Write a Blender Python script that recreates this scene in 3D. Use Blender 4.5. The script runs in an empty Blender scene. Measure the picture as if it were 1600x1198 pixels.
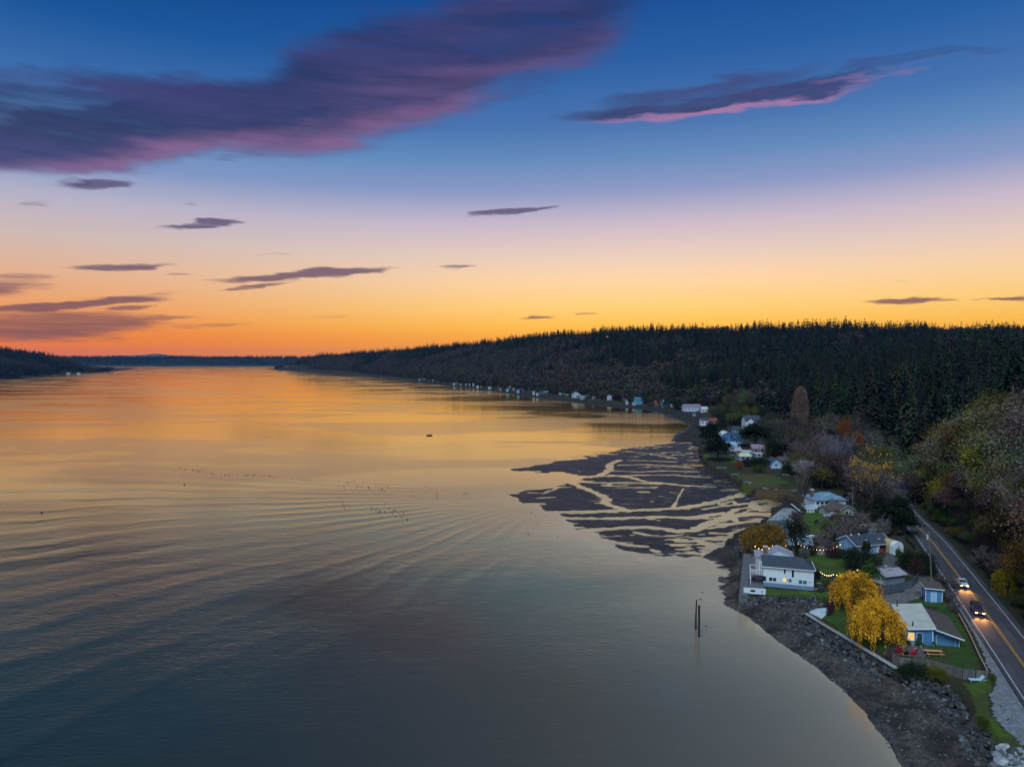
import bpy, math, random
import numpy as np
from mathutils import Vector, Matrix

# ---------------------------------------------------------------- camera, sky, sun, exposure
R = math.radians
SC = bpy.context.scene
COL = SC.collection
rnd = random.Random(7)
rng = np.random.default_rng(7)

CAM_H, FPX, HOR = 55.0, 1067.0, 560.0          # height, focal length in photo pixels, horizon row
PITCH = math.atan((599 - HOR) / FPX)
cd = bpy.data.cameras.new('camera')
cam = bpy.data.objects.new('camera', cd)
COL.objects.link(cam)
cam.location = (0, 0, CAM_H)
cam.rotation_euler = (math.pi / 2 - PITCH, 0, 0)
cd.sensor_width = 36
cd.lens = FPX / 1600 * 36
cd.clip_start = 1
cd.clip_end = 90000
SC.camera = cam


def ray(px, py):
    c, s = math.cos(PITCH), math.sin(PITCH)
    dx, dy = (px - 800) / FPX, (599 - py) / FPX
    return np.array([dx, c + dy * s, -s + dy * c])


def G(px, py, z=3.0):
    """point of the horizontal plane z that the photograph shows at px, py"""
    r = ray(px, py)
    t = (z - CAM_H) / r[2]
    return (r[0] * t, r[1] * t)


def GL(pts, z=3.0):
    return np.array([G(a, b, z) for a, b in pts])


def azel(px, py):
    r = ray(px, py)
    return math.degrees(math.atan2(r[0], r[1])), math.degrees(math.atan2(r[2], math.hypot(r[0], r[1])))


class NT:
    """tiny helper for shader / geometry node trees"""

    def __init__(s, nt):
        s.nt = nt

    def n(s, t, **k):
        o = s.nt.nodes.new(t)
        for a, b in k.items():
            setattr(o, a, b)
        return o

    def set(s, sock, v):
        if isinstance(v, bpy.types.NodeSocket):
            s.nt.links.new(v, sock)
        elif v is not None:
            if hasattr(sock.default_value, '__len__') and not hasattr(v, '__len__'):
                v = (v,) * len(sock.default_value)
            if hasattr(sock.default_value, '__len__') and len(sock.default_value) == 4 and len(v) == 3:
                v = (*v, 1)
            sock.default_value = v

    def math(s, op, a, b=None, c=None, clamp=False):
        o = s.n('ShaderNodeMath', operation=op, use_clamp=clamp)
        s.set(o.inputs[0], a)
        if b is not None: s.set(o.inputs[1], b)
        if c is not None: s.set(o.inputs[2], c)
        return o.outputs[0]

    def vec(s, op, a, b=None):
        o = s.n('ShaderNodeVectorMath', operation=op)
        s.set(o.inputs[0], a)
        if b is not None: s.set(o.inputs[1], b)
        return o.outputs['Value'] if op in ('LENGTH', 'DOT_PRODUCT', 'DISTANCE') else o.outputs[0]

    def xyz(s, v):
        o = s.n('ShaderNodeSeparateXYZ')
        s.set(o.inputs[0], v)
        return o.outputs

    def comb(s, x, y, z=0.0):
        o = s.n('ShaderNodeCombineXYZ')
        s.set(o.inputs[0], x); s.set(o.inputs[1], y); s.set(o.inputs[2], z)
        return o.outputs[0]

    def map(s, v, a, b, c=0.0, d=1.0, smooth=True):
        o = s.n('ShaderNodeMapRange')
        o.interpolation_type = 'SMOOTHSTEP' if smooth else 'LINEAR'
        s.set(o.inputs[0], v)
        for i, q in enumerate((a, b, c, d)):
            s.set(o.inputs[i + 1], q)
        return o.outputs[0]

    def noise(s, v, scale, detail=3, rough=.5, col=False, dist=0.0):
        o = s.n('ShaderNodeTexNoise')
        if v is not None: s.set(o.inputs['Vector'], v)
        o.inputs['Scale'].default_value = scale
        o.inputs['Detail'].default_value = detail
        o.inputs['Roughness'].default_value = rough
        o.inputs['Distortion'].default_value = dist
        return o.outputs['Color' if col else 'Fac']

    def mapping(s, v, loc=(0, 0, 0), rot=(0, 0, 0), sc=(1, 1, 1), t='POINT'):
        o = s.n('ShaderNodeMapping', vector_type=t)
        s.set(o.inputs['Vector'], v)
        o.inputs['Location'].default_value = loc
        o.inputs['Rotation'].default_value = rot
        o.inputs['Scale'].default_value = sc
        return o.outputs[0]

    def mix(s, f, a, b, t='MIX'):
        o = s.n('ShaderNodeMix', data_type='RGBA', blend_type=t)
        s.set(o.inputs[0], f)
        s.set(o.inputs[6], a); s.set(o.inputs[7], b)
        return o.outputs[2]

    def ramp(s, f, stops, interp='LINEAR'):
        o = s.n('ShaderNodeValToRGB')
        s.set(o.inputs[0], f)
        e = o.color_ramp.elements
        o.color_ramp.interpolation = interp
        while len(e) < len(stops): e.new(0.5)
        for q, (p, c) in zip(e, stops):
            q.position = p
            q.color = (*c, 1) if len(c) == 3 else c
        return o.outputs[0]


def lin(r, g, b):
    f = lambda v: (v / 255 / 12.92) if v / 255 < .04045 else ((v / 255 + .055) / 1.055) ** 2.4
    return (f(r), f(g), f(b))


W = bpy.data.worlds.new('World')
SC.world = W
W.use_nodes = True
W.cycles.sampling_method = 'MANUAL'
W.cycles.sample_map_resolution = 512
w = NT(W.node_tree)
w.nt.nodes.clear()
geo = w.n('ShaderNodeTexCoord').outputs['Generated']
dx, dy, dz = w.xyz(w.vec('NORMALIZE', geo))[:3]
DEG = 57.29578
EL = w.math('MULTIPLY', w.math('ARCSINE', dz), DEG)                    # elevation in degrees
AZ = w.math('MULTIPLY', w.math('ARCTAN2', dx, dy), DEG)                # azimuth, 0 = down the inlet
# clear sky: colour by height above the horizon, for the left, the middle and the right of the glow
HS = [0.0, .6, 1.6, 2.7, 4.3, 6.4, 8.5, 11, 13.5, 16, 18.4, 23, 27.2, 45, 90]
LEFT = [(252, 122, 20), (252, 124, 28), (246, 132, 44), (244, 148, 78), (238, 166, 112), (226, 180, 150), (208, 186, 180), (182, 178, 198),
        (126, 150, 196), (90, 136, 190), (60, 110, 174), (16, 82, 152), (0, 64, 134), (0, 44, 100), (0, 26, 66)]
MIDC = [(255, 164, 24), (255, 166, 34), (254, 168, 54), (255, 190, 70), (255, 206, 120), (250, 211, 164), (230, 204, 190), (198, 184, 202),
        (136, 152, 196), (94, 136, 188), (66, 114, 176), (30, 92, 162), (8, 74, 148), (6, 56, 118), (2, 34, 80)]
BACK = [(150, 150, 180), (155, 150, 180), (160, 152, 184), (165, 155, 186), (160, 156, 188), (150, 156, 190), (140, 156, 194), (128, 152, 196),
        (114, 146, 196), (100, 138, 190), (84, 126, 182), (58, 106, 168), (36, 90, 156), (10, 60, 120), (2, 34, 80)]


def skyramp(cols):
    return w.ramp(w.math('DIVIDE', w.math('MAXIMUM', EL, 0.0), 90.0), [(h / 90, lin(*c)) for h, c in zip(HS, cols)])


side = w.map(AZ, -38, 4)
front = w.mix(side, skyramp(LEFT), skyramp(MIDC))
away = w.map(w.math('ABSOLUTE', AZ), 55, 130)
clear = w.mix(away, front, skyramp(BACK))
# clouds: soft streaks (azimuth, elevation, half length, half thickness, tilt), torn by stretched noise
uv0 = w.comb(AZ, EL)
warp = w.noise(w.mapping(uv0, sc=(.055, .22, 1)), 1.0, 5, .58, col=True)
warp2 = w.noise(w.mapping(uv0, rot=(0, 0, R(-10)), sc=(.18, 1.1, 1)), 1.0, 4, .6, col=True)


def shift(v, wp, amt):
    o = w.vec('SUBTRACT', wp, (.5, .5, .5))
    return w.vec('ADD', v, w.vec('MULTIPLY', o, amt))


uvA = shift(shift(uv0, warp, (7, 5.2, 0)), warp2, (1.2, 1.0, 0))
uvB = shift(shift(uv0, warp, (6, 1.2, 0)), warp2, (5.5, .95, 0))


def ell(uv, px0, py0, px1, py1, half):
    a0, e0 = azel(px0, py0)
    a1, e1 = azel(px1, py1)
    hl = math.hypot(a1 - a0, e1 - e0) / 2
    hw = half / FPX * 57.3
    return w.mapping(uv, loc=((a0 + a1) / 2, (e0 + e1) / 2, 0), rot=(0, 0, math.atan2(e1 - e0, a1 - a0)), sc=(hl, hw, 1), t='TEXTURE')


dens = pink = None
for (px0, py0, px1, py1, half, amp, pk) in [
    (-260, 224, 640, 122, 60, 1.0, .62), (-200, 120, 320, 128, 34, .5, 0), (60, 268, 160, 285, 12, .5, .5), (180, 190, 900, 66, 80, 1.0, .62), (380, 105, 1120, -45, 84, .85, .3),
    (-250, 190, 420, 140, 60, .8, 0), (420, 195, 880, 140, 30, .55, 1), (640, 105, 960, 40, 80, .6, .2),
    (800, 196, 1480, 84, 21, .8, 3.4), (860, 168, 1340, 92, 24, .62, .1), (1230, 122, 1640, 66, 11, .5, 2.4),
    (-600, 320, -100, 200, 90, .9, 1),
]:
    q = ell(uvA, px0, py0, px1, py1, half)
    f = w.math('MULTIPLY', w.map(w.vec('LENGTH', q), 1.08, .5), amp)
    dens = f if dens is None else w.math('MAXIMUM', dens, f)
    qx, qy, _ = w.xyz(q)[:3]
    p = w.math('MULTIPLY', w.math('MULTIPLY', f, w.map(qy, -.15, -.75)), pk)
    pink = p if pink is None else w.math('MAXIMUM', pink, p)
low = None
for (px0, py0, px1, py1, half, amp) in [
    (85, 290, 225, 288, 9, .85), (110, 262, 215, 286, 7, .6), (25, 320, 80, 317, 4, .5), (235, 359, 395, 343, 5.5, .9), (275, 324, 335, 321, 4, .5),
    (705, 343, 875, 322, 5, 1.0), (320, 250, 400, 243, 6, .4), (100, 424, 290, 415, 3.6, .7), (-120, 448, 120, 446, 13, .75),
    (225, 433, 300, 433, 3, .6), (290, 448, 625, 416, 7, 1.0), (430, 436, 600, 424, 3.5, .9), (325, 459, 450, 449, 3.6, .8), (-100, 494, 300, 461, 7, .95),
    (160, 488, 265, 480, 3.6, .8), (-260, 528, 340, 497, 21, .85), (210, 512, 440, 504, 4, .5), (-200, 508, 200, 500, 9, .7), (60, 478, 180, 470, 4, .8), (150, 500, 330, 494, 4, .7), (670, 419, 760, 415, 2.2, .6),
    (795, 501, 890, 496, 2.6, .8), (900, 494, 945, 492, 2, .5), (1310, 477, 1495, 470, 3.6, 1.0), (1480, 471, 1700, 464, 2.6, .9),
    (1380, 442, 1440, 440, 2, .3), (340, 404, 480, 398, 2.5, .35), (430, 503, 600, 492, 2.5, .35), (860, 398, 910, 395, 2, .25),
]:
    f = w.math('MULTIPLY', w.map(w.vec('LENGTH', ell(uvB, px0, py0 - 2, px1, py1 - 2, half * 1.25)), 1.25, .35), amp)
    low = f if low is None else w.math('MAXIMUM', low, f)
tear = w.noise(w.mapping(uv0, rot=(0, 0, R(-9)), sc=(.05, .5, 1)), 1.0, 6, .62)
dens = w.map(w.math('ADD', dens, w.math('MULTIPLY', w.math('SUBTRACT', w.math('ADD', w.math('MULTIPLY', tear, .6), w.math('MULTIPLY', w.noise(w.mapping(uv0, rot=(0, 0, R(-14)), sc=(.13, .8, 1)), 1.0, 7, .68), .4)), .5), 1.5)), .14, 1.0)
tear2 = w.noise(w.mapping(uv0, rot=(0, 0, R(-6)), sc=(.09, 1.5, 1)), 1.0, 5, .6)
low = w.map(w.math('ADD', low, w.math('MULTIPLY', w.math('SUBTRACT', tear2, .5), 1.5)), .26, .95)
c_high = w.mix(w.map(tear, .35, .65), lin(36, 44, 90), lin(60, 60, 112))
c_high = w.mix(w.math('MINIMUM', w.math('MULTIPLY', pink, w.map(tear, .3, .6, .45, 1.0)), 1.0), c_high, lin(172, 118, 160))
c_low = w.mix(w.map(EL, 1.0, 11.0), lin(132, 84, 84), lin(92, 84, 120))
sky = w.mix(w.math('MULTIPLY', low, .92), clear, c_low)
sky = w.mix(w.math('MULTIPLY', dens, .93), sky, c_high)
nish = w.n('ShaderNodeTexSky', sky_type='NISHITA')
nish.sun_disc = False
nish.sun_elevation = R(1.5)
nish.sun_rotation = R(12)
bg1 = w.n('ShaderNodeBackground'); bg1.inputs[1].default_value = 1.0
w.set(bg1.inputs[0], sky)
bg2 = w.n('ShaderNodeBackground'); bg2.inputs[1].default_value = .006
w.set(bg2.inputs[0], nish.outputs[0])
add = w.n('ShaderNodeAddShader')
w.nt.links.new(bg1.outputs[0], add.inputs[0]); w.nt.links.new(bg2.outputs[0], add.inputs[1])
out = w.n('ShaderNodeOutputWorld')
w.nt.links.new(add.outputs[0], out.inputs[0])

# the last soft light of the day, from the high bright part of the sky
sd = bpy.data.lights.new('dusk_light', 'SUN')
sd.energy = 2.7
sd.angle = R(34)
sd.color = (.64, .85, 1.0)
sun = bpy.data.objects.new('dusk_light', sd)
COL.objects.link(sun)
sun.location = (0, -50, 200)
sun.rotation_euler = (R(38), 0, R(-22))

SC.view_settings.view_transform = 'Standard'
SC.view_settings.look = 'None'
SC.view_settings.exposure = 0
SC.view_settings.gamma = 1
SC.render.film_transparent = False
SC.cycles.max_bounces = 6
SC.cycles.diffuse_bounces = 2
SC.cycles.glossy_bounces = 3
SC.cycles.transmission_bounces = 2
SC.cycles.transparent_max_bounces = 6
SC.cycles.volume_bounces = 0
SC.cycles.use_denoising = True
SC.cycles.sample_clamp_indirect = 4


# ---------------------------------------------------------------- helpers
def tag(o, label=None, cat=None, group=None, kind=None):
    if label: o['label'] = label
    if cat: o['category'] = cat
    if group: o['group'] = group
    if kind: o['kind'] = kind
    return o


def obj(name, me, parent=None, loc=(0, 0, 0), rz=0.0):
    o = bpy.data.objects.new(name, me)
    COL.objects.link(o)
    if parent is not None: o.parent = parent
    o.location = loc
    if rz: o.rotation_euler = (0, 0, rz)
    return o


def empty(name, loc, rz=0.0, label=None, cat=None, group=None):
    o = bpy.data.objects.new(name, None)
    COL.objects.link(o)
    o.location = loc
    o.rotation_euler = (0, 0, rz)
    o.empty_display_size = .5
    return tag(o, label, cat, group)


def big_mesh(name, V, F, mats, mi=None, smooth=False):
    """V (n,3), F (m,3|4) arrays"""
    me = bpy.data.meshes.new(name)
    V = np.asarray(V, dtype=np.float32); F = np.asarray(F, dtype=np.int32)
    k = F.shape[1]
    me.vertices.add(len(V)); me.vertices.foreach_set('co', V.ravel())
    me.loops.add(F.size); me.loops.foreach_set('vertex_index', F.ravel())
    me.polygons.add(len(F)); me.polygons.foreach_set('loop_start', np.arange(0, F.size, k, dtype=np.int32))
    me.polygons.foreach_set('use_smooth', np.full(len(F), smooth))
    for m in mats: me.materials.append(m)
    if mi is not None: me.polygons.foreach_set('material_index', np.asarray(mi, dtype=np.int32))
    me.update(calc_edges=True)
    return me


class MB:
    """collects boxes, bars, prisms and sheets into one mesh"""

    def __init__(s):
        s.v, s.f, s.m = [], [], []

    def add(s, vs, fs, mi=0):
        b = len(s.v)
        s.v += [tuple(map(float, q)) for q in vs]
        s.f += [tuple(i + b for i in f) for f in fs]
        s.m += [mi] * len(fs)

    def box(s, x0, x1, y0, y1, z0, z1, mi=0):
        s.add([(x0, y0, z0), (x1, y0, z0), (x1, y1, z0), (x0, y1, z0), (x0, y0, z1), (x1, y0, z1), (x1, y1, z1), (x0, y1, z1)],
              [(3, 2, 1, 0), (4, 5, 6, 7), (0, 1, 5, 4), (1, 2, 6, 5), (2, 3, 7, 6), (3, 0, 4, 7)], mi)
        return s

    def prism(s, poly, vec, mi=0):
        """polygon (list of 3-D points) swept along vec"""
        n = len(poly)
        a = [tuple(p) for p in poly]
        b = [tuple(p[i] + vec[i] for i in range(3)) for p in poly]
        s.add(a + b, [tuple(range(n))[::-1], tuple(range(n, 2 * n))] + [(i, (i + 1) % n, n + (i + 1) % n, n + i) for i in range(n)], mi)
        return s

    def bar(s, p, q, w, h=None, mi=0):
        """rectangular bar from p to q"""
        p, q = Vector(p), Vector(q)
        h = w if h is None else h
        d = (q - p).normalized()
        up = Vector((0, 0, 1)) if abs(d.z) < .95 else Vector((0, 1, 0))
        x = d.cross(up).normalized() * w / 2
        y = x.cross(d).normalized() * h / 2
        s.add([p - x - y, p + x - y, p + x + y, p - x + y, q - x - y, q + x - y, q + x + y, q - x + y],
              [(3, 2, 1, 0), (4, 5, 6, 7), (0, 1, 5, 4), (1, 2, 6, 5), (2, 3, 7, 6), (3, 0, 4, 7)], mi)
        return s

    def tube(s, p, q, r0, r1=None, n=6, mi=0, cap=True):
        p, q = Vector(p), Vector(q)
        r1 = r0 if r1 is None else r1
        d = (q - p).normalized()
        up = Vector((0, 0, 1)) if abs(d.z) < .95 else Vector((0, 1, 0))
        x = d.cross(up).normalized(); y = x.cross(d).normalized()
        ring = lambda c, r: [c + x * (r * math.cos(t)) + y * (r * math.sin(t)) for t in [2 * math.pi * i / n for i in range(n)]]
        fs = [(i, n + i, n + (i + 1) % n, (i + 1) % n) for i in range(n)]
        if cap: fs += [tuple(range(n)), tuple(range(n, 2 * n))[::-1]]
        s.add(ring(p, r0) + ring(q, r1), fs, mi)
        return s

    def mesh(s, name, mats, smooth=False):
        me = bpy.data.meshes.new(name)
        me.from_pydata(s.v, [], s.f)
        if not isinstance(mats, (list, tuple)): mats = [mats]
        for m in mats: me.materials.append(m)
        if len(mats) > 1: me.polygons.foreach_set('material_index', s.m)
        if smooth: me.polygons.foreach_set('use_smooth', [True] * len(me.polygons))
        me.update()
        return me

    def build(s, name, mats, parent=None, loc=(0, 0, 0), rz=0.0, smooth=False):
        return obj(name, s.mesh(name, mats, smooth), parent, loc, rz)


_mats = {}


def M(name, c1, c2=None, scale=2.0, rough=.8, spec=.3, metal=0.0, vary=0.0, bump=0.0, bscale=None, detail=4, emit=None, stretch=None, c3=None):
    if name in _mats: return _mats[name]
    m = bpy.data.materials.new(name)
    m.use_nodes = True
    t = NT(m.node_tree)
    b = m.node_tree.nodes['Principled BSDF']
    b.inputs['Roughness'].default_value = rough
    b.inputs['Specular IOR Level'].default_value = spec
    b.inputs['Metallic'].default_value = metal
    tc = t.n('ShaderNodeTexCoord').outputs['Object']
    if stretch: tc = t.mapping(tc, sc=stretch)
    c = c1
    if c2 is not None:
        f = t.noise(tc, scale, detail, .6)
        f = t.map(f, .32, .68)
        c = t.mix(f, c1, c2)
        if c3 is not None:
            c = t.mix(t.map(t.noise(tc, scale * .37, 3, .6), .5, .62), c, c3)
    if vary:
        r = t.n('ShaderNodeObjectInfo').outputs['Random']
        if c2 is None: c = t.mix(0.0, c1, c1)
        c = t.mix(1.0, c, t.comb(t.map(r, 0, 1, 1 - vary, 1 + vary, False), t.map(r, 0, 1, 1 - vary, 1 + vary, False),
                                 t.map(t.math('ADD', t.math('MULTIPLY', r, .8), t.math('MULTIPLY', t.math('FRACT', t.math('MULTIPLY', r, 7.31)), .2)), 0, 1, 1 - vary, 1 + vary, False)), 'MULTIPLY')
    t.set(b.inputs['Base Color'], c)
    if bump:
        bn = t.n('ShaderNodeBump')
        bn.inputs['Distance'].default_value = bump
        t.set(bn.inputs['Height'], t.noise(tc, bscale or scale * 2, 5, .6))
        t.nt.links.new(bn.outputs[0], b.inputs['Normal'])
    if emit:
        b.inputs['Emission Color'].default_value = (*emit[0], 1)
        b.inputs['Emission Strength'].default_value = emit[1]
    _mats[name] = m
    return m


# ---------------------------------------------------------------- value noise and distance fields for the terrain
_lat = np.random.default_rng(3).random((256, 256))


def vnoise(x, y):
    xi, yi = np.floor(x).astype(int), np.floor(y).astype(int)
    fx, fy = x - xi, y - yi
    fx, fy = fx * fx * (3 - 2 * fx), fy * fy * (3 - 2 * fy)
    g = lambda a, b: _lat[a & 255, b & 255]
    return (g(xi, yi) * (1 - fx) + g(xi + 1, yi) * fx) * (1 - fy) + (g(xi, yi + 1) * (1 - fx) + g(xi + 1, yi + 1) * fx) * fy


def fbm(x, y, o=4):
    s, a, t = 0, 1, 0
    for i in range(o):
        s = s + a * vnoise(x * 2 ** i + 17.3 * i, y * 2 ** i + 5.1 * i); t += a; a *= .5
    return s / t - .5


def dist_poly(X, Y, P, vals=None, closed=False):
    """distance to a polyline, and a value interpolated along it"""
    best = np.full(X.shape, 1e18)
    bv = np.zeros(X.shape)
    n = len(P)
    for i in range(n if closed else n - 1):
        a, b = P[i], P[(i + 1) % n]
        d = b - a
        L = d @ d + 1e-9
        t = np.clip(((X - a[0]) * d[0] + (Y - a[1]) * d[1]) / L, 0, 1)
        q = (X - a[0] - t * d[0]) ** 2 + (Y - a[1] - t * d[1]) ** 2
        m = q < best
        best = np.where(m, q, best)
        if vals is not None: bv = np.where(m, vals[i] * (1 - t) + vals[(i + 1) % n] * t, bv)
    return (np.sqrt(best), bv) if vals is not None else np.sqrt(best)


def inside(X, Y, P):
    c = np.zeros(X.shape, bool)
    n = len(P)
    for i in range(n):
        x0, y0 = P[i]; x1, y1 = P[(i + 1) % n]
        if y0 == y1: continue
        m = ((y0 > Y) != (y1 > Y)) & (X < (x1 - x0) * (Y - y0) / (y1 - y0) + x0)
        c ^= m
    return c


CLOSE = np.array([(-1300, 3900), (-200, 7000), (9000, 7000), (9000, -900), (60, -900)], float)
# waterline (z = 0) and the bank above the beach (z = 3), both from near to far
WL = np.vstack([[(52, -300), (52, 20)], GL([
    (1480, 1300), (1410, 1198), (1350, 1110), (1300, 1065), (1230, 1010), (1190, 980), (1160, 960), (1128, 942), (1121, 900),
    (1112, 880), (1102, 871), (1062, 873), (1024, 871), (981, 861), (941, 844), (929, 832), (895, 830), (903, 825), (895, 817),
    (875, 804), (846, 799), (837, 784), (809, 785), (797, 772), (872, 758), (903, 755), (906, 743), (846, 738), (803, 736), (803, 733),
    (866, 722), (941, 709), (981, 700), (1010, 697), (1053, 692), (1050, 680), (1067, 675), (1075, 666), (1070, 660), (1055, 654.5),
    (1043, 651), (1030, 645), (1010, 641), (960, 636.5), (900, 629.5), (850, 623.5), (800, 616), (760, 609.5), (700, 603), (650, 597),
    (600, 591), (520, 584), (460, 580), (418, 577.5)], 0.0)])
BK = np.vstack([[(60, -300), (62, 20)], GL([
    (1700, 1350), (1620, 1250), (1572, 1190), (1530, 1130), (1500, 1090), (1480, 1068), (1440, 1052), (1404, 1046), (1330, 1000),
    (1258, 957), (1290, 944), (1276, 930), (1155, 930), (1161, 868), (1165, 838), (1212, 836), (1232, 820), (1232, 813), (1200, 812), (1236, 793), (1248, 789),
    (1235, 778), (1215, 770), (1180, 765), (1160, 757), (1148, 747), (1128, 736), (1110, 727), (1095, 712), (1092, 700), (1098, 685),
    (1100, 665), (1103, 652), (1098, 645), (1080, 640), (1040, 636), (1000, 631.5), (960, 629), (900, 623), (850, 617.5), (800, 610.5), (760, 604.5),
    (700, 598.5), (650, 593), (600, 587.5), (520, 581.5), (460, 577.8), (425, 575.5)])])
WPOLY = np.vstack([WL, CLOSE]); BPOLY = np.vstack([BK, CLOSE])
ROADPX = [(1418, 742), (1411, 757), (1404, 770), (1403, 783), (1411, 798), (1425, 813), (1451.5, 840), (1473, 867), (1495, 895.6), (1513, 920), (1535, 949.7), (1560, 984), (1585.5, 1019), (1640, 1095)]
ZR = 3.5
RD = GL(ROADPX, ZR)[::-1]                       # near to far
d0 = RD[0] - RD[1]
RD = np.vstack([[RD[0] + d0 / np.linalg.norm(d0) * k_ for k_ in (150, 125, 100, 75, 50, 25, 10)], RD])
de = np.array([(150, 262), (170, 290), (200, 312), (240, 340), (290, 380)], float)
RD = np.vstack([RD[:-2], de]) if False else np.vstack([RD, RD[-1] + (9, 24), RD[-1] + (26, 62), RD[-1] + (60, 120)])


def smooth_line(P, n):
    """Catmull-Rom through P, n points per span"""
    P = np.asarray(P, float)
    Q = np.vstack([2 * P[0] - P[1], P, 2 * P[-1] - P[-2]])
    o = []
    for i in range(1, len(Q) - 2):
        for k in range(n):
            t = k / n
            o.append(.5 * ((2 * Q[i]) + (-Q[i - 1] + Q[i + 1]) * t + (2 * Q[i - 1] - 5 * Q[i] + 4 * Q[i + 1] - Q[i + 2]) * t * t + (-Q[i - 1] + 3 * Q[i] - 3 * Q[i + 1] + Q[i + 2]) * t ** 3))
    o.append(P[-1])
    return np.array(o)


RDS = smooth_line(RD, 5)
# foot of the wooded hill, and its crest with heights
nearfoot = []
for i in range(0, len(RD) - 3):
    a, b = RD[i], RD[i + 1]
    t = (b - a) / np.linalg.norm(b - a)
    nearfoot.append(a + np.array([t[1], -t[0]]) * 6.5)
FOOT = np.vstack([nearfoot, GL([(1385, 735), (1330, 715), (1262, 692), (1215, 655), (1150, 640), (1100, 632.5), (1060, 630.5), (1000, 627.5), (960, 621.5), (920, 618.5), (890, 614.5), (840, 610.8), (800, 605.5),
                                (740, 599), (700, 595.5), (660, 590.8), (560, 582.2), (480, 578), (430, 575.5)])])
CREST = np.array([(a_, b_, c_ - (5 if b_ > 450 and c_ > 20 else 0)) for a_, b_, c_ in [(105, -60, 24), (112, 60, 26), (128, 120, 29), (146, 170, 30), (160, 205, 29), (176, 240, 24), (200, 275, 17), (240, 320, 20), (330, 360, 30), (470, 480, 46), (640, 750, 68),
                  (900, 1200, 95), (703, 1250, 97), (525, 1400, 107), (300, 1600, 110), (169, 1800, 108), (0, 2050, 96), (-220, 2350, 86),
                  (-506, 2700, 70), (-872, 3100, 58), (-1066, 3250, 30), (-1250, 3480, 0)]], float)
SPOLY = np.vstack([FOOT, CREST[::-1, :2]])
HWL = np.array([G(*p, 0.0) for p in [(-300, 600), (-60, 594.5), (0, 592), (60, 588), (100, 584), (150, 581.5)]] + [(-1720, 2950)])
HPOLY = np.vstack([HWL, [(-2000, 3600), (-6000, 3600), (-6000, 1500)]])
HCREST = np.array([(-1700, 2800, 2), (-1727, 2750, 14), (-1771, 2700, 46), (-1828, 2600, 72), (-1875, 2500, 84), (-2024, 2400, 92), (-2600, 2300, 94)], float)
DELTA = GL([(1102, 871), (1062, 873), (1024, 871), (981, 861), (941, 844), (929, 832), (895, 830), (903, 825), (895, 817),
            (875, 804), (846, 799), (837, 784), (809, 785), (797, 772), (872, 758), (903, 755), (906, 743), (846, 738), (803, 736), (803, 733),
            (866, 722), (941, 709), (981, 700), (1010, 697), (1053, 692), (1080, 690), (1090, 700), (1100, 715), (1128, 738), (1150, 756), (1175, 768), (1215, 778), (1235, 785), (1200, 812), (1160, 835), (1135, 850), (1115, 868)], 0.0)
z8 = lambda pts: GL([(780 + a / 3.478, 660 + b / 3.478) for a, b in pts], 0.0)
CHAN = [  # channels in the flats: line, width in metres
    (z8([(250, 490), (500, 484), (700, 478), (860, 472), (1000, 463), (1100, 447), (1190, 428), (1290, 398), (1372, 370)]), 5.6),
    (z8([(330, 520), (560, 521), (720, 517), (900, 512), (1040, 520), (1150, 500), (1215, 492)]), 4.6),
    (z8([(420, 592), (560, 580), (680, 571), (800, 566), (900, 578), (960, 590), (1060, 585), (1110, 560), (1200, 530), (1300, 505), (1400, 497), (1500, 500)]), 5.0),
    (z8([(400, 330), (470, 360), (560, 398), (590, 420), (575, 440), (640, 462), (700, 475)]), 4.5),
    (z8([(300, 335), (430, 300), (540, 290), (600, 260), (600, 225), (655, 205)]), 6),
    (z8([(600, 285), (720, 300), (790, 320), (870, 327), (1000, 342), (1150, 349)]), 2.6),
    (z8([(440, 322), (600, 330), (700, 326), (860, 330)]), 3.5),
    (z8([(650, 232), (800, 228), (920, 236), (1060, 248)]), 2.4),
    (z8([(610, 262), (760, 268), (900, 262), (1080, 268)]), 2.2),
    (z8([(560, 292), (760, 286), (940, 284), (1150, 300)]), 2.4),
    (z8([(700, 158), (830, 170), (960, 196)]), 1.6),
    (z8([(700, 205), (830, 208), (960, 214)]), 1.6),
    (z8([(1080, 640), (1135, 655), (1160, 680), (1140, 705), (1110, 740)]), 3.6),
    (z8([(1090, 560), (1150, 545), (1200, 520), (1290, 470), (1400, 455), (1500, 450), (1550, 436), (1540, 422)]), 2.2),
    (z8([(1110, 470), (1200, 455), (1260, 450), (1340, 440)]), 2.2),
    (z8([(1180, 430), (1200, 445), (1270, 425), (1285, 440)]), 1.6),
    (z8([(1370, 460), (1385, 430), (1460, 420), (1480, 440), (1440, 465), (1390, 466)]), 3.4),
    (z8([(1120, 520), (1260, 515), (1300, 545), (1180, 552), (1110, 555)]), 2.2),
    (z8([(1140, 575), (1300, 548), (1420, 530)]), 1.8),
    (z8([(1160, 600), (1250, 605), (1330, 580)]), 1.5),
    (z8([(610, 648), (700, 668), (790, 672)]), 3.2),
    (z8([(745, 598), (800, 610)]), 2.6),
    (z8([(830, 690), (860, 700)]), 2.0),
    (z8([(200, 410), (300, 405)]), 2.0), (z8([(160, 380), (240, 385), (330, 350)]), 1.2),
    (z8([(760, 376), (800, 378)]), 2.4), (z8([(930, 380), (1000, 382)]), 1.0), (z8([(1000, 360), (940, 470)]), .5),
    (z8([(1120, 120), (1030, 145)]), 1.4),
]


def ragged(X, Y):
    rg = .3 + .7 * np.clip((Y - 175) / 25, 0, 1)
    return X + rg * (7 * fbm(X / 18 + 3, Y / 7, 4) + 2.0 * fbm(X / 4, Y / 2.5, 3)), Y + rg * (9 * fbm(X / 15, Y / 12 + 8, 4) + 2.5 * fbm(X / 5, Y / 2.5 + 4, 3))


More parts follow.
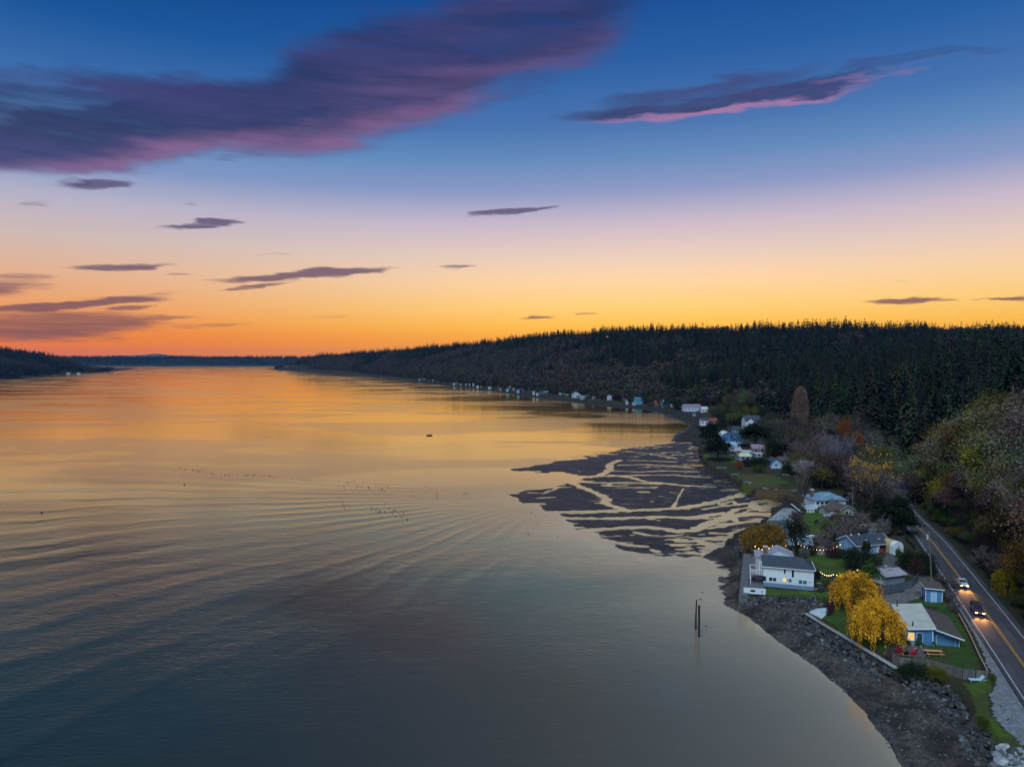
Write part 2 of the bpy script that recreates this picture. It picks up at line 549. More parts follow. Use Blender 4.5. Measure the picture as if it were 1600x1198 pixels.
def Hgt(X, Y):
    X = np.asarray(X, float); Y = np.asarray(Y, float)
    far = np.clip((Y - 300) / 900, 0, 1)
    n1 = fbm(X / 9, Y / 9); n2 = fbm(X / 60, Y / 60); n3 = fbm(X / 2.3, Y / 2.3, 3)
    Xr, Yr = ragged(X, Y)
    inW = inside(Xr, Yr, WPOLY); inB = inside(X, Y, BPOLY)
    dW = dist_poly(Xr, Yr, WL); dB = dist_poly(X, Y, BK)
    sea = -np.minimum(.03 * dW + .0008 * dW ** 1.5, 6) - .03
    beach = 1.5 * dW / (dW + dB + .01) + .06 * n1 * np.minimum(dW, 3) + .05 * n3
    h = np.where(inW, beach, sea)
    # tidal flats
    dl = inside(Xr, Yr, DELTA)
    dd = dist_poly(Xr, Yr, DELTA, closed=True)
    rag = 1.2 * fbm(X / 14, Y / 8, 4) + .5 * fbm(X / 3, Y / 3, 3)
    flat = .13 + .10 * rag + .05 * fbm(X / 16, Y / 3.0, 4) - .10 * np.exp(-dd / 2.5) - .28 * np.exp(-dd / 9) * np.clip(fbm(X / 12, Y / 3.5, 3) * 3, 0, 1)
    stripes = fbm(X / 13 + 40, Y / 2.6 + 11, 4)
    damp = np.exp(-(((X - 92) / 26) ** 2 + ((Y - 233) / 26) ** 2)) + .55 * np.exp(-(((X - 92) / 26) ** 2 + ((Y - 320) / 45) ** 2))
    flat = flat - damp * np.clip(stripes - .03, 0, 1) * .42
    thin = fbm(X / 20 + 71, Y / 4.2 + 13, 4)
    flat = flat - .30 * np.exp(-(thin / .028) ** 2) * np.clip(fbm(X / 25 + 5, Y / 14, 2) * 5 + .7, 0, 1) * np.clip((X - 22) / 15, .25, 1)
    for P, wd in CHAN:
        d = dist_poly(X, Y, P) * (1 + .9 * n3) + .9 * n3 + n1 * 1.2
        flat = np.minimum(flat, -.05 + np.clip(d - wd * .27, -1, 9) * .11)
    h = np.where(dl & ~inB, np.minimum(np.maximum(flat, -.16), np.maximum(beach, .12) + .3), h)
    # thin runs of standing water on the narrow beach left of the white house
    pud = np.exp(-(((X - 58) / 8) ** 2)) * np.clip((Y - 150) / 8, 0, 1) * np.clip((215 - Y) / 10, 0, 1)
    h = np.where(inW & ~inB, h - pud * np.clip(fbm(X / 5 + 9, Y / 1.7, 3) + .02, 0, 1) * 5, h)
    # land
    bench = 3.0 + .25 * n2 * far
    sF, _ = dist_poly(X, Y, FOOT, np.zeros(len(FOOT)))
    dC, hC = dist_poly(X, Y, CREST[:, :2], CREST[:, 2])
    slope = inside(X, Y, SPOLY)
    hn = np.clip((Y - 250) / 150, 0, 1)
    t = sF / (sF + dC + .01)
    t = (1 - hn) * t ** .62 + hn * (1 - (1 - t) ** 1.35)
    hill = 3 + (hC - 3) * t + (n2 * 22 * np.clip(sF / 150, 0, 1) + n1 * 2 * np.clip(sF / 30, 0, 1)) * np.clip(dC / 120, 0, 1)
    land = np.where(slope, np.maximum(hill, 3), bench)
    frontland = inside(X, Y, np.vstack([BK, FOOT[::-1]]))
    beyond = inB & ~slope & ~frontland
    land = np.where(beyond, hC + fbm(X / 200, Y / 200) * 14 * np.clip(dC / 200, 0, 1), land)
    # flatten under and beside the road
    dr = dist_poly(X, Y, RDS)
    k = np.clip((dr - 6.2) / 5, 0, 1); k = k * k * (3 - 2 * k)
    rz = np.where(dr < 4.6, ZR - .35, ZR - .02)
    land = np.where(inB, land * k + (1 - k) * np.where(dr < 7, rz, 3.2), land)
    e = np.clip(dB / (1.1 + 8 * far), 0, 1)
    h = np.where(inB, h * 0 + .7 + (land - .7) * e, h)
    # headland across the inlet
    ih = inside(X, Y, HPOLY)
    dh = dist_poly(X, Y, HWL)
    dc, hc = dist_poly(X, Y, HCREST[:, :2], HCREST[:, 2])
    hh = hc * np.clip(dh / (dh + dc + .1), 0, 1) ** .7 + 2.0 * np.clip(dh / 30, 0, 1) + n2 * 8 * np.clip(dh / 200, 0, 1)
    return np.where(ih, np.maximum(hh, .3), h)


def H1(x, y):
    return float(Hgt(np.array([x]), np.array([y]))[0])
# ---------------------------------------------------------------- terrain
def axis(lo, hi, step, far_lo, far_hi, g=1.06, mx=60):
    a = list(np.arange(lo, hi, step))
    s, x = step, a[0]
    L = []
    while x > far_lo:
        s = min(s * g, mx); x -= s; L.append(x)
    s, x = step, a[-1]
    U = []
    while x < far_hi:
        s = min(s * g, mx); x += s; U.append(x)
    return np.array(L[::-1] + a + U)


ax = axis(-8, 165, .55, -2900, 2400)
ay = axis(60, 350, .75, -250, 4000, 1.012, 30)
GX, GY = np.meshgrid(ax, ay)
GZ = Hgt(GX, GY)
nx, ny = len(ax), len(ay)
idx = np.arange(nx * ny).reshape(ny, nx)
F = np.stack([idx[:-1, :-1], idx[:-1, 1:], idx[1:, 1:], idx[1:, :-1]], -1).reshape(-1, 4)
fz = GZ.ravel()[F]
F = F[fz.max(1) > -1.2]
V = np.stack([GX.ravel(), GY.ravel(), GZ.ravel()], 1)
inBg = inside(GX, GY, BPOLY).ravel()
wood = (inside(GX, GY, SPOLY) | (inBg.reshape(GX.shape) & ~inside(GX, GY, np.vstack([BK, FOOT[::-1]]))) | inside(GX, GY, HPOLY)).ravel()
dRg = dist_poly(GX, GY, RDS).ravel()
wood &= dRg > 7

gm = bpy.data.materials.new('shore_ground')
gm.use_nodes = True
t = NT(gm.node_tree)
B = gm.node_tree.nodes['Principled BSDF']
pos = t.n('ShaderNodeNewGeometry').outputs['Position']
z = t.xyz(pos)[2]
at = t.n('ShaderNodeAttribute', attribute_name='zone').outputs['Color']
zr, zg, zb = t.xyz(at)[:3]
nA = t.noise(pos, 1.1, 8, .72); nB = t.noise(pos, .16, 5, .6); nC = t.noise(pos, 3.2, 4, .8)
nS = t.noise(t.mapping(pos, sc=(.10, .45, 1)), 1.0, 5, .6)
mud = t.mix(t.map(nS, .35, .65), lin(30, 26, 20), lin(58, 50, 39))
mud = t.mix(t.map(nA, .5, .75), mud, lin(30, 27, 25))
shingle = t.mix(t.map(nA, .3, .6), lin(28, 25, 24), lin(88, 76, 68))
shingle = t.mix(t.map(nC, .60, .68), shingle, lin(170, 160, 150))
shingle = t.mix(t.map(nB, .42, .62), shingle, lin(42, 35, 32))
nearm = t.map(t.xyz(pos)[1], 172, 205)
beach = t.mix(nearm, shingle, mud)
grass = t.mix(t.map(nB, .35, .65), lin(50, 52, 26), lin(62, 50, 34))
grass = t.mix(t.map(nA, .42, .7), grass, lin(44, 46, 26))
floor = t.mix(t.map(nA, .35, .65), lin(34, 32, 22), lin(56, 46, 32))
c = t.mix(t.map(t.math('ADD', zr, t.math('MULTIPLY', nA, .3)), .5, .75), beach, grass)
c = t.mix(zg, c, floor)
t.set(B.inputs['Base Color'], c)
wet = t.math('MULTIPLY', t.map(z, .42, .10), t.map(nA, .2, .7, 1.0, .6))
glint = t.math('MULTIPLY', t.map(t.noise(t.mapping(pos, sc=(.16, .85, 1)), 1.0, 6, .68), .54, .62), wet)
t.set(B.inputs['Roughness'], t.math('SUBTRACT', t.map(wet, 0, 1, .95, .36, False), t.math('MULTIPLY', glint, .22)))
t.set(B.inputs['Specular IOR Level'], t.map(glint, 0, 1, .35, 1.0))
bn = t.n('ShaderNodeBump'); bn.inputs['Distance'].default_value = .10
t.set(bn.inputs['Strength'], t.map(glint, 0, 1, 1.0, .1))
t.set(bn.inputs['Height'], t.math('ADD', nA, t.math('MULTIPLY', nC, .4)))
t.nt.links.new(bn.outputs[0], B.inputs['Normal'])
me = big_mesh('ground', V, F, [gm], smooth=True)
ca = me.color_attributes.new('zone', 'FLOAT_COLOR', 'POINT')
zc = np.zeros((nx * ny, 4), np.float32)
zc[:, 0] = inBg * np.clip(dist_poly(GX, GY, BK).ravel() / 1.5, 0, 1)
zc[:, 1] = wood
zc[:, 3] = 1
ca.data.foreach_set('color', zc.ravel())
ground = obj('ground', me)
tag(ground, 'dark shingle beach, tidal mudflats and wooded land behind them', kind='structure')

# ---------------------------------------------------------------- water
wx = axis(-60, 140, 1.3, -30000, 30000, 1.10, 4000)
wy = axis(60, 380, 1.3, -1500, 60000, 1.08, 4000)
WX, WY = np.meshgrid(wx, wy)
n1x, n1y = len(wx), len(wy)
idx = np.arange(n1x * n1y).reshape(n1y, n1x)
Fw = np.stack([idx[:-1, :-1], idx[:-1, 1:], idx[1:, 1:], idx[1:, :-1]], -1).reshape(-1, 4)
me = None
wm = bpy.data.materials.new('sea_water')
wm.use_nodes = True
t = NT(wm.node_tree)
t.nt.nodes.clear()
pos = t.n('ShaderNodeNewGeometry').outputs['Position']
px_, py_, _ = t.xyz(pos)[:3]
shal = t.n('ShaderNodeAttribute', attribute_name='shallow').outputs['Fac']
# swell bent round the mouth of the flats: crests fan out from P
PW = G(872, 772, 0.0)
rel = t.vec('SUBTRACT', pos, (PW[0], PW[1], 0))
rx, ry, _ = t.xyz(rel)[:3]
rr = t.vec('LENGTH', rel)
nl = t.noise(t.mapping(pos, sc=(.011, .011, 1)), 1.0, 3, .5)
nm = t.noise(t.mapping(pos, sc=(.045, .03, 1)), 1.0, 3, .5)
# angle from due -X, turning towards the camera
ang = t.math('ARCTAN2', t.math('MULTIPLY', ry, -1.0), t.math('MULTIPLY', rx, -1.0))
K = 64.0
ph = t.math('ADD', t.math('MULTIPLY', ang, K), t.math('ADD', t.math('MULTIPLY', rr, .012), t.math('MULTIPLY', nl, 13.0)))
ph = t.math('ADD', ph, t.math('MULTIPLY', nm, 2.6))
s1 = t.math('SUBTRACT', 1.0, t.math('MULTIPLY', t.math('POWER', t.math('ABSOLUTE', t.math('SINE', t.math('MULTIPLY', ph, .5))), 1.3), 2.0))
s2 = t.math('SINE', t.math('ADD', t.math('MULTIPLY', ph, 2.13), t.math('MULTIPLY', nm, 9.0)))
env = t.math('MULTIPLY', t.map(rr, 8, 40), t.map(rr, 430, 220))
env = t.math('MULTIPLY', env, t.math('MULTIPLY', t.map(ang, -.45, -.1), t.math('MAXIMUM', t.map(ang, 1.6, .8), t.math('MULTIPLY', t.map(ang, 2.3, 2.0), t.map(rr, 190, 50, .5, 1.5)))))
env = t.math('MULTIPLY', env, t.map(t.noise(t.mapping(pos, sc=(.016, .022, 1)), 1.0, 4, .6), .36, .62, .12, 1.0))
swell = t.math('MULTIPLY', t.math('MULTIPLY', t.math('ADD', s1, t.math('MULTIPLY', s2, .22)), env), t.math('MULTIPLY', rr, .00025))
# fine ripples, ruffled in patches
patch = t.noise(t.mapping(pos, rot=(0, 0, R(8)), sc=(.0048, .013, 1)), 1.0, 5, .6, dist=.5)
calm = t.map(patch, t.map(py_, 200, 420, .36, .46), t.map(py_, 200, 420, .68, .53))
rip = t.noise(t.mapping(pos, rot=(0, 0, R(14)), sc=(.55, 1.5, 1)), 1.0, 4, .6)
rip2 = t.noise(t.mapping(pos, rot=(0, 0, R(-30)), sc=(.16, .34, 1)), 1.0, 3, .5)
fr = t.map(py_, 90, 500, 1.0, .3)
ripa = t.math('MULTIPLY', rip, t.math('MULTIPLY', t.map(calm, 0, 1, .055, .02), fr))
rip2a = t.math('MULTIPLY', rip2, t.math('MULTIPLY', t.map(calm, 0, 1, .07, .03), fr))
# long low undulations on the far water
und = t.noise(t.mapping(pos, rot=(0, 0, R(4)), sc=(.0035, .030, 1)), 1.0, 3, .5)
unda = t.math('MULTIPLY', und, t.map(py_, 260, 700, 0.0, .26))
hgt = t.math('ADD', t.math('ADD', swell, ripa), t.math('ADD', rip2a, unda))
bn = t.n('ShaderNodeBump'); bn.inputs['Distance'].default_value = 1.0
t.set(bn.inputs['Height'], hgt)
gl = t.n('ShaderNodeBsdfGlossy')
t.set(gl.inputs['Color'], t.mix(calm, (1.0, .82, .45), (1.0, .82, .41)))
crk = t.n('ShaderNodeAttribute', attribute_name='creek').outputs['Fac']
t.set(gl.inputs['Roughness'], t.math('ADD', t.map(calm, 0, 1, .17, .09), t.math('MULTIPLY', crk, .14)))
t.nt.links.new(bn.outputs[0], gl.inputs['Normal'])
df = t.n('ShaderNodeBsdfDiffuse')
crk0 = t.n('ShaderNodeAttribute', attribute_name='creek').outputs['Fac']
t.set(df.inputs['Color'], t.mix(crk0, t.mix(shal, (.014, .017, .015), (.60, .42, .28)), (.95, .62, .30)))  # in the channels, gold of the low sky is painted into the diffuse colour
fz_ = t.n('ShaderNodeFresnel'); fz_.inputs['IOR'].default_value = 1.9
t.nt.links.new(bn.outputs[0], fz_.inputs['Normal'])
mx = t.n('ShaderNodeMixShader')
nrm = t.n('ShaderNodeNewGeometry')
cosv = t.math('ABSOLUTE', t.vec('DOT_PRODUCT', nrm.outputs['Incoming'], bn.outputs[0]))
fac = t.math('ADD', t.math('MULTIPLY', t.math('POWER', t.math('SUBTRACT', 1.0, cosv, clamp=True), 2.2), .98), .012)
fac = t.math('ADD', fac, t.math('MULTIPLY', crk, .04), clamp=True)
t.nt.links.new(fac, mx.inputs[0]); t.nt.links.new(df.outputs[0], mx.inputs[1]); t.nt.links.new(gl.outputs[0], mx.inputs[2])
o_ = t.n('ShaderNodeOutputMaterial'); t.nt.links.new(mx.outputs[0], o_.inputs[0])
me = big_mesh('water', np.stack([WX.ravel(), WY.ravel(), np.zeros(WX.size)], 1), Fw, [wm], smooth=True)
at = me.attributes.new('shallow', 'FLOAT', 'POINT')
dsh = dist_poly(*ragged(WX, WY), WL).ravel()
nearf = np.clip((420 - WY.ravel()) / 200, 0, 1)
at.data.foreach_set('value', ((.30 * np.exp(-dsh / 38) + .52 * np.exp(-np.maximum(dist_poly(WX, WY, z8([(480, 600), (620, 660), (800, 720), (980, 740), (1150, 780), (1180, 900)])).ravel() - 4, 0) / 34) + .28 * np.exp(-dsh / 14) + .16 * np.exp(-dsh / 1.6)) * nearf).astype(np.float32))
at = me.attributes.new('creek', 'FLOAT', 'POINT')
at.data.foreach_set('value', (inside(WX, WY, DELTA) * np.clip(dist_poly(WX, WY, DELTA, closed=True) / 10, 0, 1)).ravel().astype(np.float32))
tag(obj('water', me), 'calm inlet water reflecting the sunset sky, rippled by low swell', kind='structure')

# far shore and mountains
def ridge_land(name, x0, x1, yc, depth, hmax, seed, mat, label, prof):
    xs = np.linspace(x0, x1, 260); vs = np.linspace(-1, 1, 13)
    A, Bv = np.meshgrid(xs, vs)
    e = np.clip((A - x0) / (x1 - x0), 0, 1)
    p = np.interp(e, prof[0], prof[1])
    hgt = hmax * p * np.clip(1 - np.abs(Bv) ** 2.5, 0, 1) * (1 + .5 * fbm(A / 260 + seed, Bv * 2 + seed, 5)) - .5
    Vv = np.stack([A.ravel(), (yc + Bv * depth / 2 + 60 * fbm(A / 500 + seed, Bv, 3)).ravel(), hgt.ravel()], 1)
    i = np.arange(A.size).reshape(A.shape)
    Ff = np.stack([i[:-1, :-1], i[:-1, 1:], i[1:, 1:], i[1:, :-1]], -1).reshape(-1, 4)
    tag(obj(name, big_mesh(name, Vv, Ff, [mat], smooth=True)), label, kind='structure')


ridge_land('far_hills', -4600, -1200, 5600, 900, 60, 4, M('far_wood', lin(40, 46, 40), lin(24, 30, 30), scale=.01),
           'low dark wooded shore closing the inlet at the horizon', ([0, .2, .5, .8, 1], [1, .95, 1, 1.0, .9]))
ridge_land('mountains', -5900, -3300, 8600, 1200, 100, 9, M('far_rock', lin(110, 110, 120), lin(80, 84, 96), scale=.002),
           'faint blue mountains far beyond the wooded shore', ([0, .2, .35, .5, .7, .85, 1], [.3, .7, .8, 1, .95, .6, .4]))

# haze over the inlet
hz = MB(); hz.box(-7500, 4500, -1200, 10200, -7.5, 172)
hm = bpy.data.materials.new('haze_air')
hm.use_nodes = True
hm.node_tree.nodes.clear()
t = NT(hm.node_tree)
pv = t.n('ShaderNodeVolumePrincipled')
pv.inputs['Color'].default_value = (.22, .50, .95, 1)
pv.inputs['Density'].default_value = .000035
pv.inputs['Anisotropy'].default_value = .2
o_ = t.n('ShaderNodeOutputMaterial'); t.nt.links.new(pv.outputs[0], o_.inputs['Volume'])
HAZE = True
if HAZE:
    hzo = hz.build('haze', hm)
    tag(hzo, 'thin blue evening haze over the inlet', kind='stuff')
# ---------------------------------------------------------------- trees: mesh makers
def quads(C, size, r, aspect=1.0, flat=0.0, axis=None):
    """leaf-sized four-sided faces at points C, turned at random (axis: long direction)"""
    n = len(C)
    size = np.broadcast_to(size, (n,))[:, None]
    a = r.normal(size=(n, 3)) if axis is None else axis + r.normal(size=(n, 3)) * .12
    a /= np.linalg.norm(a, axis=1, keepdims=True)
    b = r.normal(size=(n, 3)); b[:, 2] *= 1 - flat
    b = np.cross(a, b); b /= np.linalg.norm(b, axis=1, keepdims=True) + 1e-9
    a = a * size * aspect / 2; b = b * size / 2
    V = np.stack([C - a - b * .6, C + a * .2 - b, C + a + b * .3, C - a * .1 + b], 1).reshape(-1, 3)
    return V, np.arange(4 * n).reshape(n, 4)


def cat(parts):
    V, Fc, k = [], [], 0
    for v, f in parts:
        V.append(v); Fc.append(f + k); k += len(v)
    return np.vstack(V), np.vstack(Fc)


def limb(p, q, r0, r1, n=4):
    p, q = np.asarray(p, float), np.asarray(q, float)
    d = (q - p); d = d / (np.linalg.norm(d) + 1e-9)
    u = np.array([0, 0, 1.]) if abs(d[2]) < .9 else np.array([1., 0, 0])
    x = np.cross(d, u); x /= np.linalg.norm(x); y = np.cross(d, x)
    th = np.arange(n) * 2 * np.pi / n
    ring = np.cos(th)[:, None] * x + np.sin(th)[:, None] * y
    V = np.vstack([p + ring * r0, q + ring * r1])
    i = np.arange(n)
    return V, np.stack([i, (i + 1) % n, n + (i + 1) % n, n + i], 1)


def conifer(seed, h=1.0, tiers=15, per=9, rad=.19, base=.10, leaf=.9):
    """unit-height conifer crown: drooping fronds in whorls, thinning to the tip"""
    r = np.random.default_rng(seed)
    P = []
    for i in range(tiers):
        f = (i + r.uniform(-.3, .3)) / tiers
        z = base + (1 - base) * f
        R0 = rad * (1 - f) ** (.75 if tiers > 12 else .95) * r.uniform(.7, 1.12) + .008
        m = max(4, int(per * (1 - .55 * f)))
        a0 = r.uniform(0, 6.28)
        for k in range(m):
            a = a0 + 6.283 * k / m + r.uniform(-.25, .25)
            L = R0 * r.uniform(.6, 1.2)
            d = np.array([math.cos(a), math.sin(a), 0]); s = np.array([-d[1], d[0], 0])
            w = L * .5 * leaf
            zz = np.array([0, 0, z])
            tip = zz + d * L + (0, 0, -L * r.uniform(.25, .7))
            mid = zz + d * L * .5 + (0, 0, L * .05)
            P += [(np.array([zz + (0, 0, .012), mid - s * w, tip, mid + s * w * .8]), np.array([[0, 1, 2, 3]]))]
            q = mid + (0, 0, -L * .18)
            P += [(np.array([zz - (0, 0, .015), q - s * w * .5 + (0, 0, -.012), tip * .8 + q * .2, q + s * w * .6 + (0, 0, .02)]), np.array([[0, 1, 2, 3]]))]
    P.append((np.array([(-.008, 0, .93), (.008, 0, .93), (.003, 0, 1.0), (-.003, 0, 1.0)]), np.array([[0, 1, 2, 3]])))
    V, Fc = cat(P)
    return V * h, Fc


def trunk_mesh(name, h, r, mat, limbs=(), bend=0.0, seed=0):
    rr_ = np.random.default_rng(seed)
    P = []
    p = np.zeros(3)
    for i in range(4):
        q = np.array([bend * math.sin(i + 1.), bend * math.cos(i * 1.7), h * (i + 1) / 4])
        P.append(limb(p, q, r * (1 - i * .21), r * (1 - (i + 1) * .21), 6)); p = q
    for a, b, r0, r1 in limbs: P.append(limb(a, b, r0, r1, 4))
    return big_mesh(name, *cat(P), [mat], smooth=True)


def broadleaf(seed, h=12., r0=4.5, n=38, per=34, leaf=.42, low=.22, spread=1.0, fill=.55):
    """crown of leaf clumps on a lumpy ellipsoid, with limbs reaching to some of them"""
    r = np.random.default_rng(seed)
    zc, rz = h * (.5 + low * .5), h * (.5 - low * .5)
    C = []
    for k in range(n):
        u = r.normal(size=3); u /= np.linalg.norm(u)
        if u[2] < -.55: u[2] *= -.5
        m = r.uniform(fill, 1.0) * (1 + .22 * math.sin(3 * math.atan2(u[1], u[0]) + seed))
        C.append((u[0] * r0 * m, u[1] * r0 * m, zc + u[2] * rz * min(m, 1.05)))
    C = np.array(C)
    cs = r0 * .27 * spread
    L = np.vstack([c + r.normal(size=(per, 3)) * (cs, cs, cs * .6) for c in C])
    V, Fc = quads(L, leaf * r.uniform(.6, 1.3, len(L)), r, 1.3)
    top = np.array([0, 0, h * .45])
    lb = [(np.array([0, 0, h * r.uniform(.2, .45)]), c * .93 + np.array([0, 0, c[2] * .04]), .02 * h * .7, .03) for c in C[::3]]
    return V, Fc, lb


def bare(seed, h=12., r0=4.0, n1=9, n2=6, n3=7, up=.7, tw=.05, lowest=.2, leaves=0, leaf=.3):
    """leafless crown: limbs, branches and fine twigs"""
    r = np.random.default_rng(seed)
    P, tips = [], []
    lb = []
    for i in range(n1):
        a = 6.283 * i / n1 + r.uniform(-.4, .4)
        s = np.array([0, 0, h * r.uniform(lowest, .5)])
        f = r.uniform(.55, 1)
        e = np.array([math.cos(a) * r0 * f, math.sin(a) * r0 * f, s[2] + (h - s[2]) * up * r.uniform(.55, 1.0)])
        if i == 0: e = np.array([0, 0, h * .93])
        m = s * .45 + e * .55 + (0, 0, -h * .03)
        lb += [(s, m, .012 * h, .008 * h), (m, e, .008 * h, .03)]
        for j in range(n2):
            q = r.uniform(.25, 1)
            b = (s + (m - s) * q / .55) if q < .55 else m + (e - m) * (q - .55) / .45
            d = e - s; d /= np.linalg.norm(d)
            o = r.normal(size=3) * .75 + d + (0, 0, .45 * up); o /= np.linalg.norm(o)
            Lb = h * r.uniform(.12, .26)
            c = b + o * Lb
            P.append(limb(b, c, tw * 1.3, tw * .5, 3))
            for k in range(n3):
                b2 = b + (c - b) * r.uniform(.2, 1)
                o2 = o + r.normal(size=3) * .6 + (0, 0, .3); o2 /= np.linalg.norm(o2)
                c2 = b2 + o2 * h * r.uniform(.05, .13)
                s2 = np.cross(o2, r.normal(size=3)); s2 /= np.linalg.norm(s2)
                P.append((np.array([b2 - s2 * tw * .5, b2 + s2 * tw * .5, c2 + s2 * tw * .15, c2 - s2 * tw * .15]), np.array([[0, 1, 2, 3]])))
                tips.append(c2)
    V, Fc = cat(P)
    T = np.array(tips)
    return V, Fc, lb, T


def poplar(seed, h=22., r0=2.6, n=1500):
    r = np.random.default_rng(seed)
    zz = r.uniform(.08, 1, n)
    prof = np.interp(zz, [0, .12, .35, .7, .92, 1], [.35, .8, 1, 1.0, .65, .15]) * r0
    a = r.uniform(0, 6.28, n)
    q = prof * np.sqrt(r.uniform(.05, 1, n)) * (1 + .12 * np.sin(a * 5))
    C = np.stack([np.cos(a) * q, np.sin(a) * q, zz * h], 1)
    return quads(C, .16, r, 9.0, axis=np.stack([np.cos(a) * .25, np.sin(a) * .25, np.ones(n)], 1))


def willow(seed, h=8.5, r0=4.6, n=260, hang=1.0, dens=1.0):
    """weeping crown: shoots rise to a lumpy dome and hang from it in strands of narrow leaves"""
    r = np.random.default_rng(seed)
    P, lb = [], []
    C = []
    for k in range(n):
        a = r.uniform(0, 6.283); q = math.sqrt(r.uniform(0, 1))
        lump = 1 + .15 * math.sin(3 * a + seed) + .10 * math.sin(7 * a + 2 * seed)
        x, y = math.cos(a) * r0 * q * lump, math.sin(a) * r0 * q * lump
        z = h * (.46 + .54 * math.sqrt(max(0, 1 - (q * .98) ** 2))) * (1 - .16 * r.random() - .13 * (math.sin(x * 2.1 + seed) * math.sin(y * 2.3 + seed) > .1))
        top = np.array([x, y, z])
        C.append(top)
        L = hang * h * r.uniform(.22, .62) * (.6 + .5 * q)
        L = min(L, z - .4)
        m = int((9 + L * 7) * dens)
        tt = np.linspace(0, 1, m)
        out_ = np.array([math.cos(a), math.sin(a), 0])
        S = top + out_ * (.35 * np.sin(tt * 2.4))[:, None] + np.stack([0 * tt, 0 * tt, .35 * np.sin(tt * 3.1) * (tt < .4) - L * tt ** 1.2], 1) + r.normal(size=(m, 3)) * (.16, .16, .10)
        P.append(quads(S, .145 * r.uniform(.7, 1.3, m), r, 2.6, axis=np.tile([0, 0, -1.0], (m, 1)) + r.normal(size=(m, 3)) * .35))
        if k % 2 == 0:
            s_ = top + r.normal(size=(16, 3)) * (.42, .42, .30)
            P.append(quads(s_, .2, r, 1.9))
    C = np.array(C)
    for c in C[::14]: lb.append((np.array([c[0] * .05, c[1] * .05, h * .16]), np.array([c[0] * .5, c[1] * .5, h * .5]), .13, .07)); lb.append((np.array([c[0] * .5, c[1] * .5, h * .5]), c * .96, .07, .03))
    V, Fc = cat(P)
    return V, Fc, lb


def leafmat(name, c1, c2, c3=None, vary=.25, scale=.45):
    if name in _mats: return _mats[name]
    m = bpy.data.materials.new(name); m.use_nodes = True
    t = NT(m.node_tree)
    b = m.node_tree.nodes['Principled BSDF']
    b.inputs['Roughness'].default_value = .75
    b.inputs['Specular IOR Level'].default_value = .12
    pos = t.n('ShaderNodeTexCoord').outputs['Object']
    inf = t.n('ShaderNodeObjectInfo')
    off = t.vec('ADD', pos, t.comb(t.math('MULTIPLY', inf.outputs['Random'], 90), 0, 0))
    c = t.mix(t.map(t.noise(off, scale, 3, .6), .35, .65), c1, c2)
    if c3 is not None: c = t.mix(t.map(t.noise(off, scale * .7, 2, .5), .54, .66), c, c3)
    fine = t.noise(off, 3.1, 2, .6)
    c = t.mix(1.0, c, t.comb(*[t.map(fine, .3, .7, .74, 1.26, False)] * 3), 'MULTIPLY')
    r = inf.outputs['Random']
    v = lambda k: t.map(t.math('FRACT', t.math('MULTIPLY', r, k)), 0, 1, 1 - vary, 1 + vary, False)
    c = t.mix(1.0, c, t.comb(v(1.0), v(3.7) if vary > .2 else v(1.0), v(9.1)), 'MULTIPLY')
    t.set(b.inputs['Base Color'], c)
    _mats[name] = m
    return m


bark = M('bark', (.055, .042, .032), (.10, .085, .07), scale=3, rough=.95)
bark_pale = M('bark_pale', (.14, .125, .115), (.23, .21, .195), scale=3, rough=.9)
m_con = leafmat('conifer_needles', (.012, .017, .010), (.030, .040, .022), (.042, .040, .022), vary=.4)
m_con_near = leafmat('conifer_needles_near', (.014, .026, .014), (.030, .048, .022))
m_alder = leafmat('bare_alder_twigs', (.056, .044, .035), (.088, .068, .054), (.036, .034, .025))
m_olive = leafmat('olive_leaves', (.050, .055, .012), (.125, .11, .022), (.13, .075, .026), vary=.38)
m_brown = leafmat('brown_leaves', (.11, .082, .056), (.19, .15, .11), (.09, .085, .036), vary=.35)
m_yellow = leafmat('yellow_leaves', (.20, .155, .018), (.33, .23, .02), (.10, .10, .02))
m_green = leafmat('green_leaves', (.035, .060, .014), (.075, .105, .018))
m_dkgreen = leafmat('dark_green_leaves', (.010, .019, .010), (.024, .034, .015))
m_gold = leafmat('golden_willow_leaves', (.52, .22, .010), (1.0, .48, .025), (.26, .135, .012), vary=.05)
m_orange = leafmat('orange_leaves', (.50, .19, .015), (.62, .28, .02), vary=.06)
m_rust = leafmat('rust_leaves', (.26, .065, .012), (.18, .06, .02), vary=.1)
m_twig = leafmat('grey_twigs', (.15, .125, .118), (.22, .185, .17), vary=.15)
m_twig2 = leafmat('brown_twigs', (.12, .09, .074), (.20, .155, .13), vary=.2)
m_mauve = leafmat('mauve_twigs', (.15, .10, .105), (.19, .14, .14), vary=.1)
m_poplar = leafmat('poplar_twigs', (.17, .10, .075), (.22, .14, .105), vary=.05)

# unit-scaled variants ------------------------------------------------
CON, CONF, DEC, DECF = [], [], [], []
for i in range(5):
    V_, F_ = conifer(10 + i, 1, 19, 11, rad=[.21, .25, .19, .28, .23][i])
    CON.append((big_mesh('crown', V_, F_, [m_con]), trunk_mesh('trunk', .97, .014, bark, seed=i)))
    V_, F_ = conifer(30 + i, 1, 14, 8, rad=[.24, .28, .21, .31, .26][i], base=.05)
    CONF.append(big_mesh('conifer_far', V_, F_, [m_con]))
for i in range(5):
    V_, F_, lb = broadleaf(50 + i, 12, 4.6, 50, 62, .29)
    DEC.append((V_, F_, trunk_mesh('trunk', 6, .26, bark, lb, .25, i), lb))
DECM = []
for i in range(5):
    for m_ in (m_olive, m_brown, m_yellow, m_green, m_alder):
        DECM.append((big_mesh('crown', DEC[i][0], DEC[i][1], [m_]), DEC[i][2]))
BARE = []
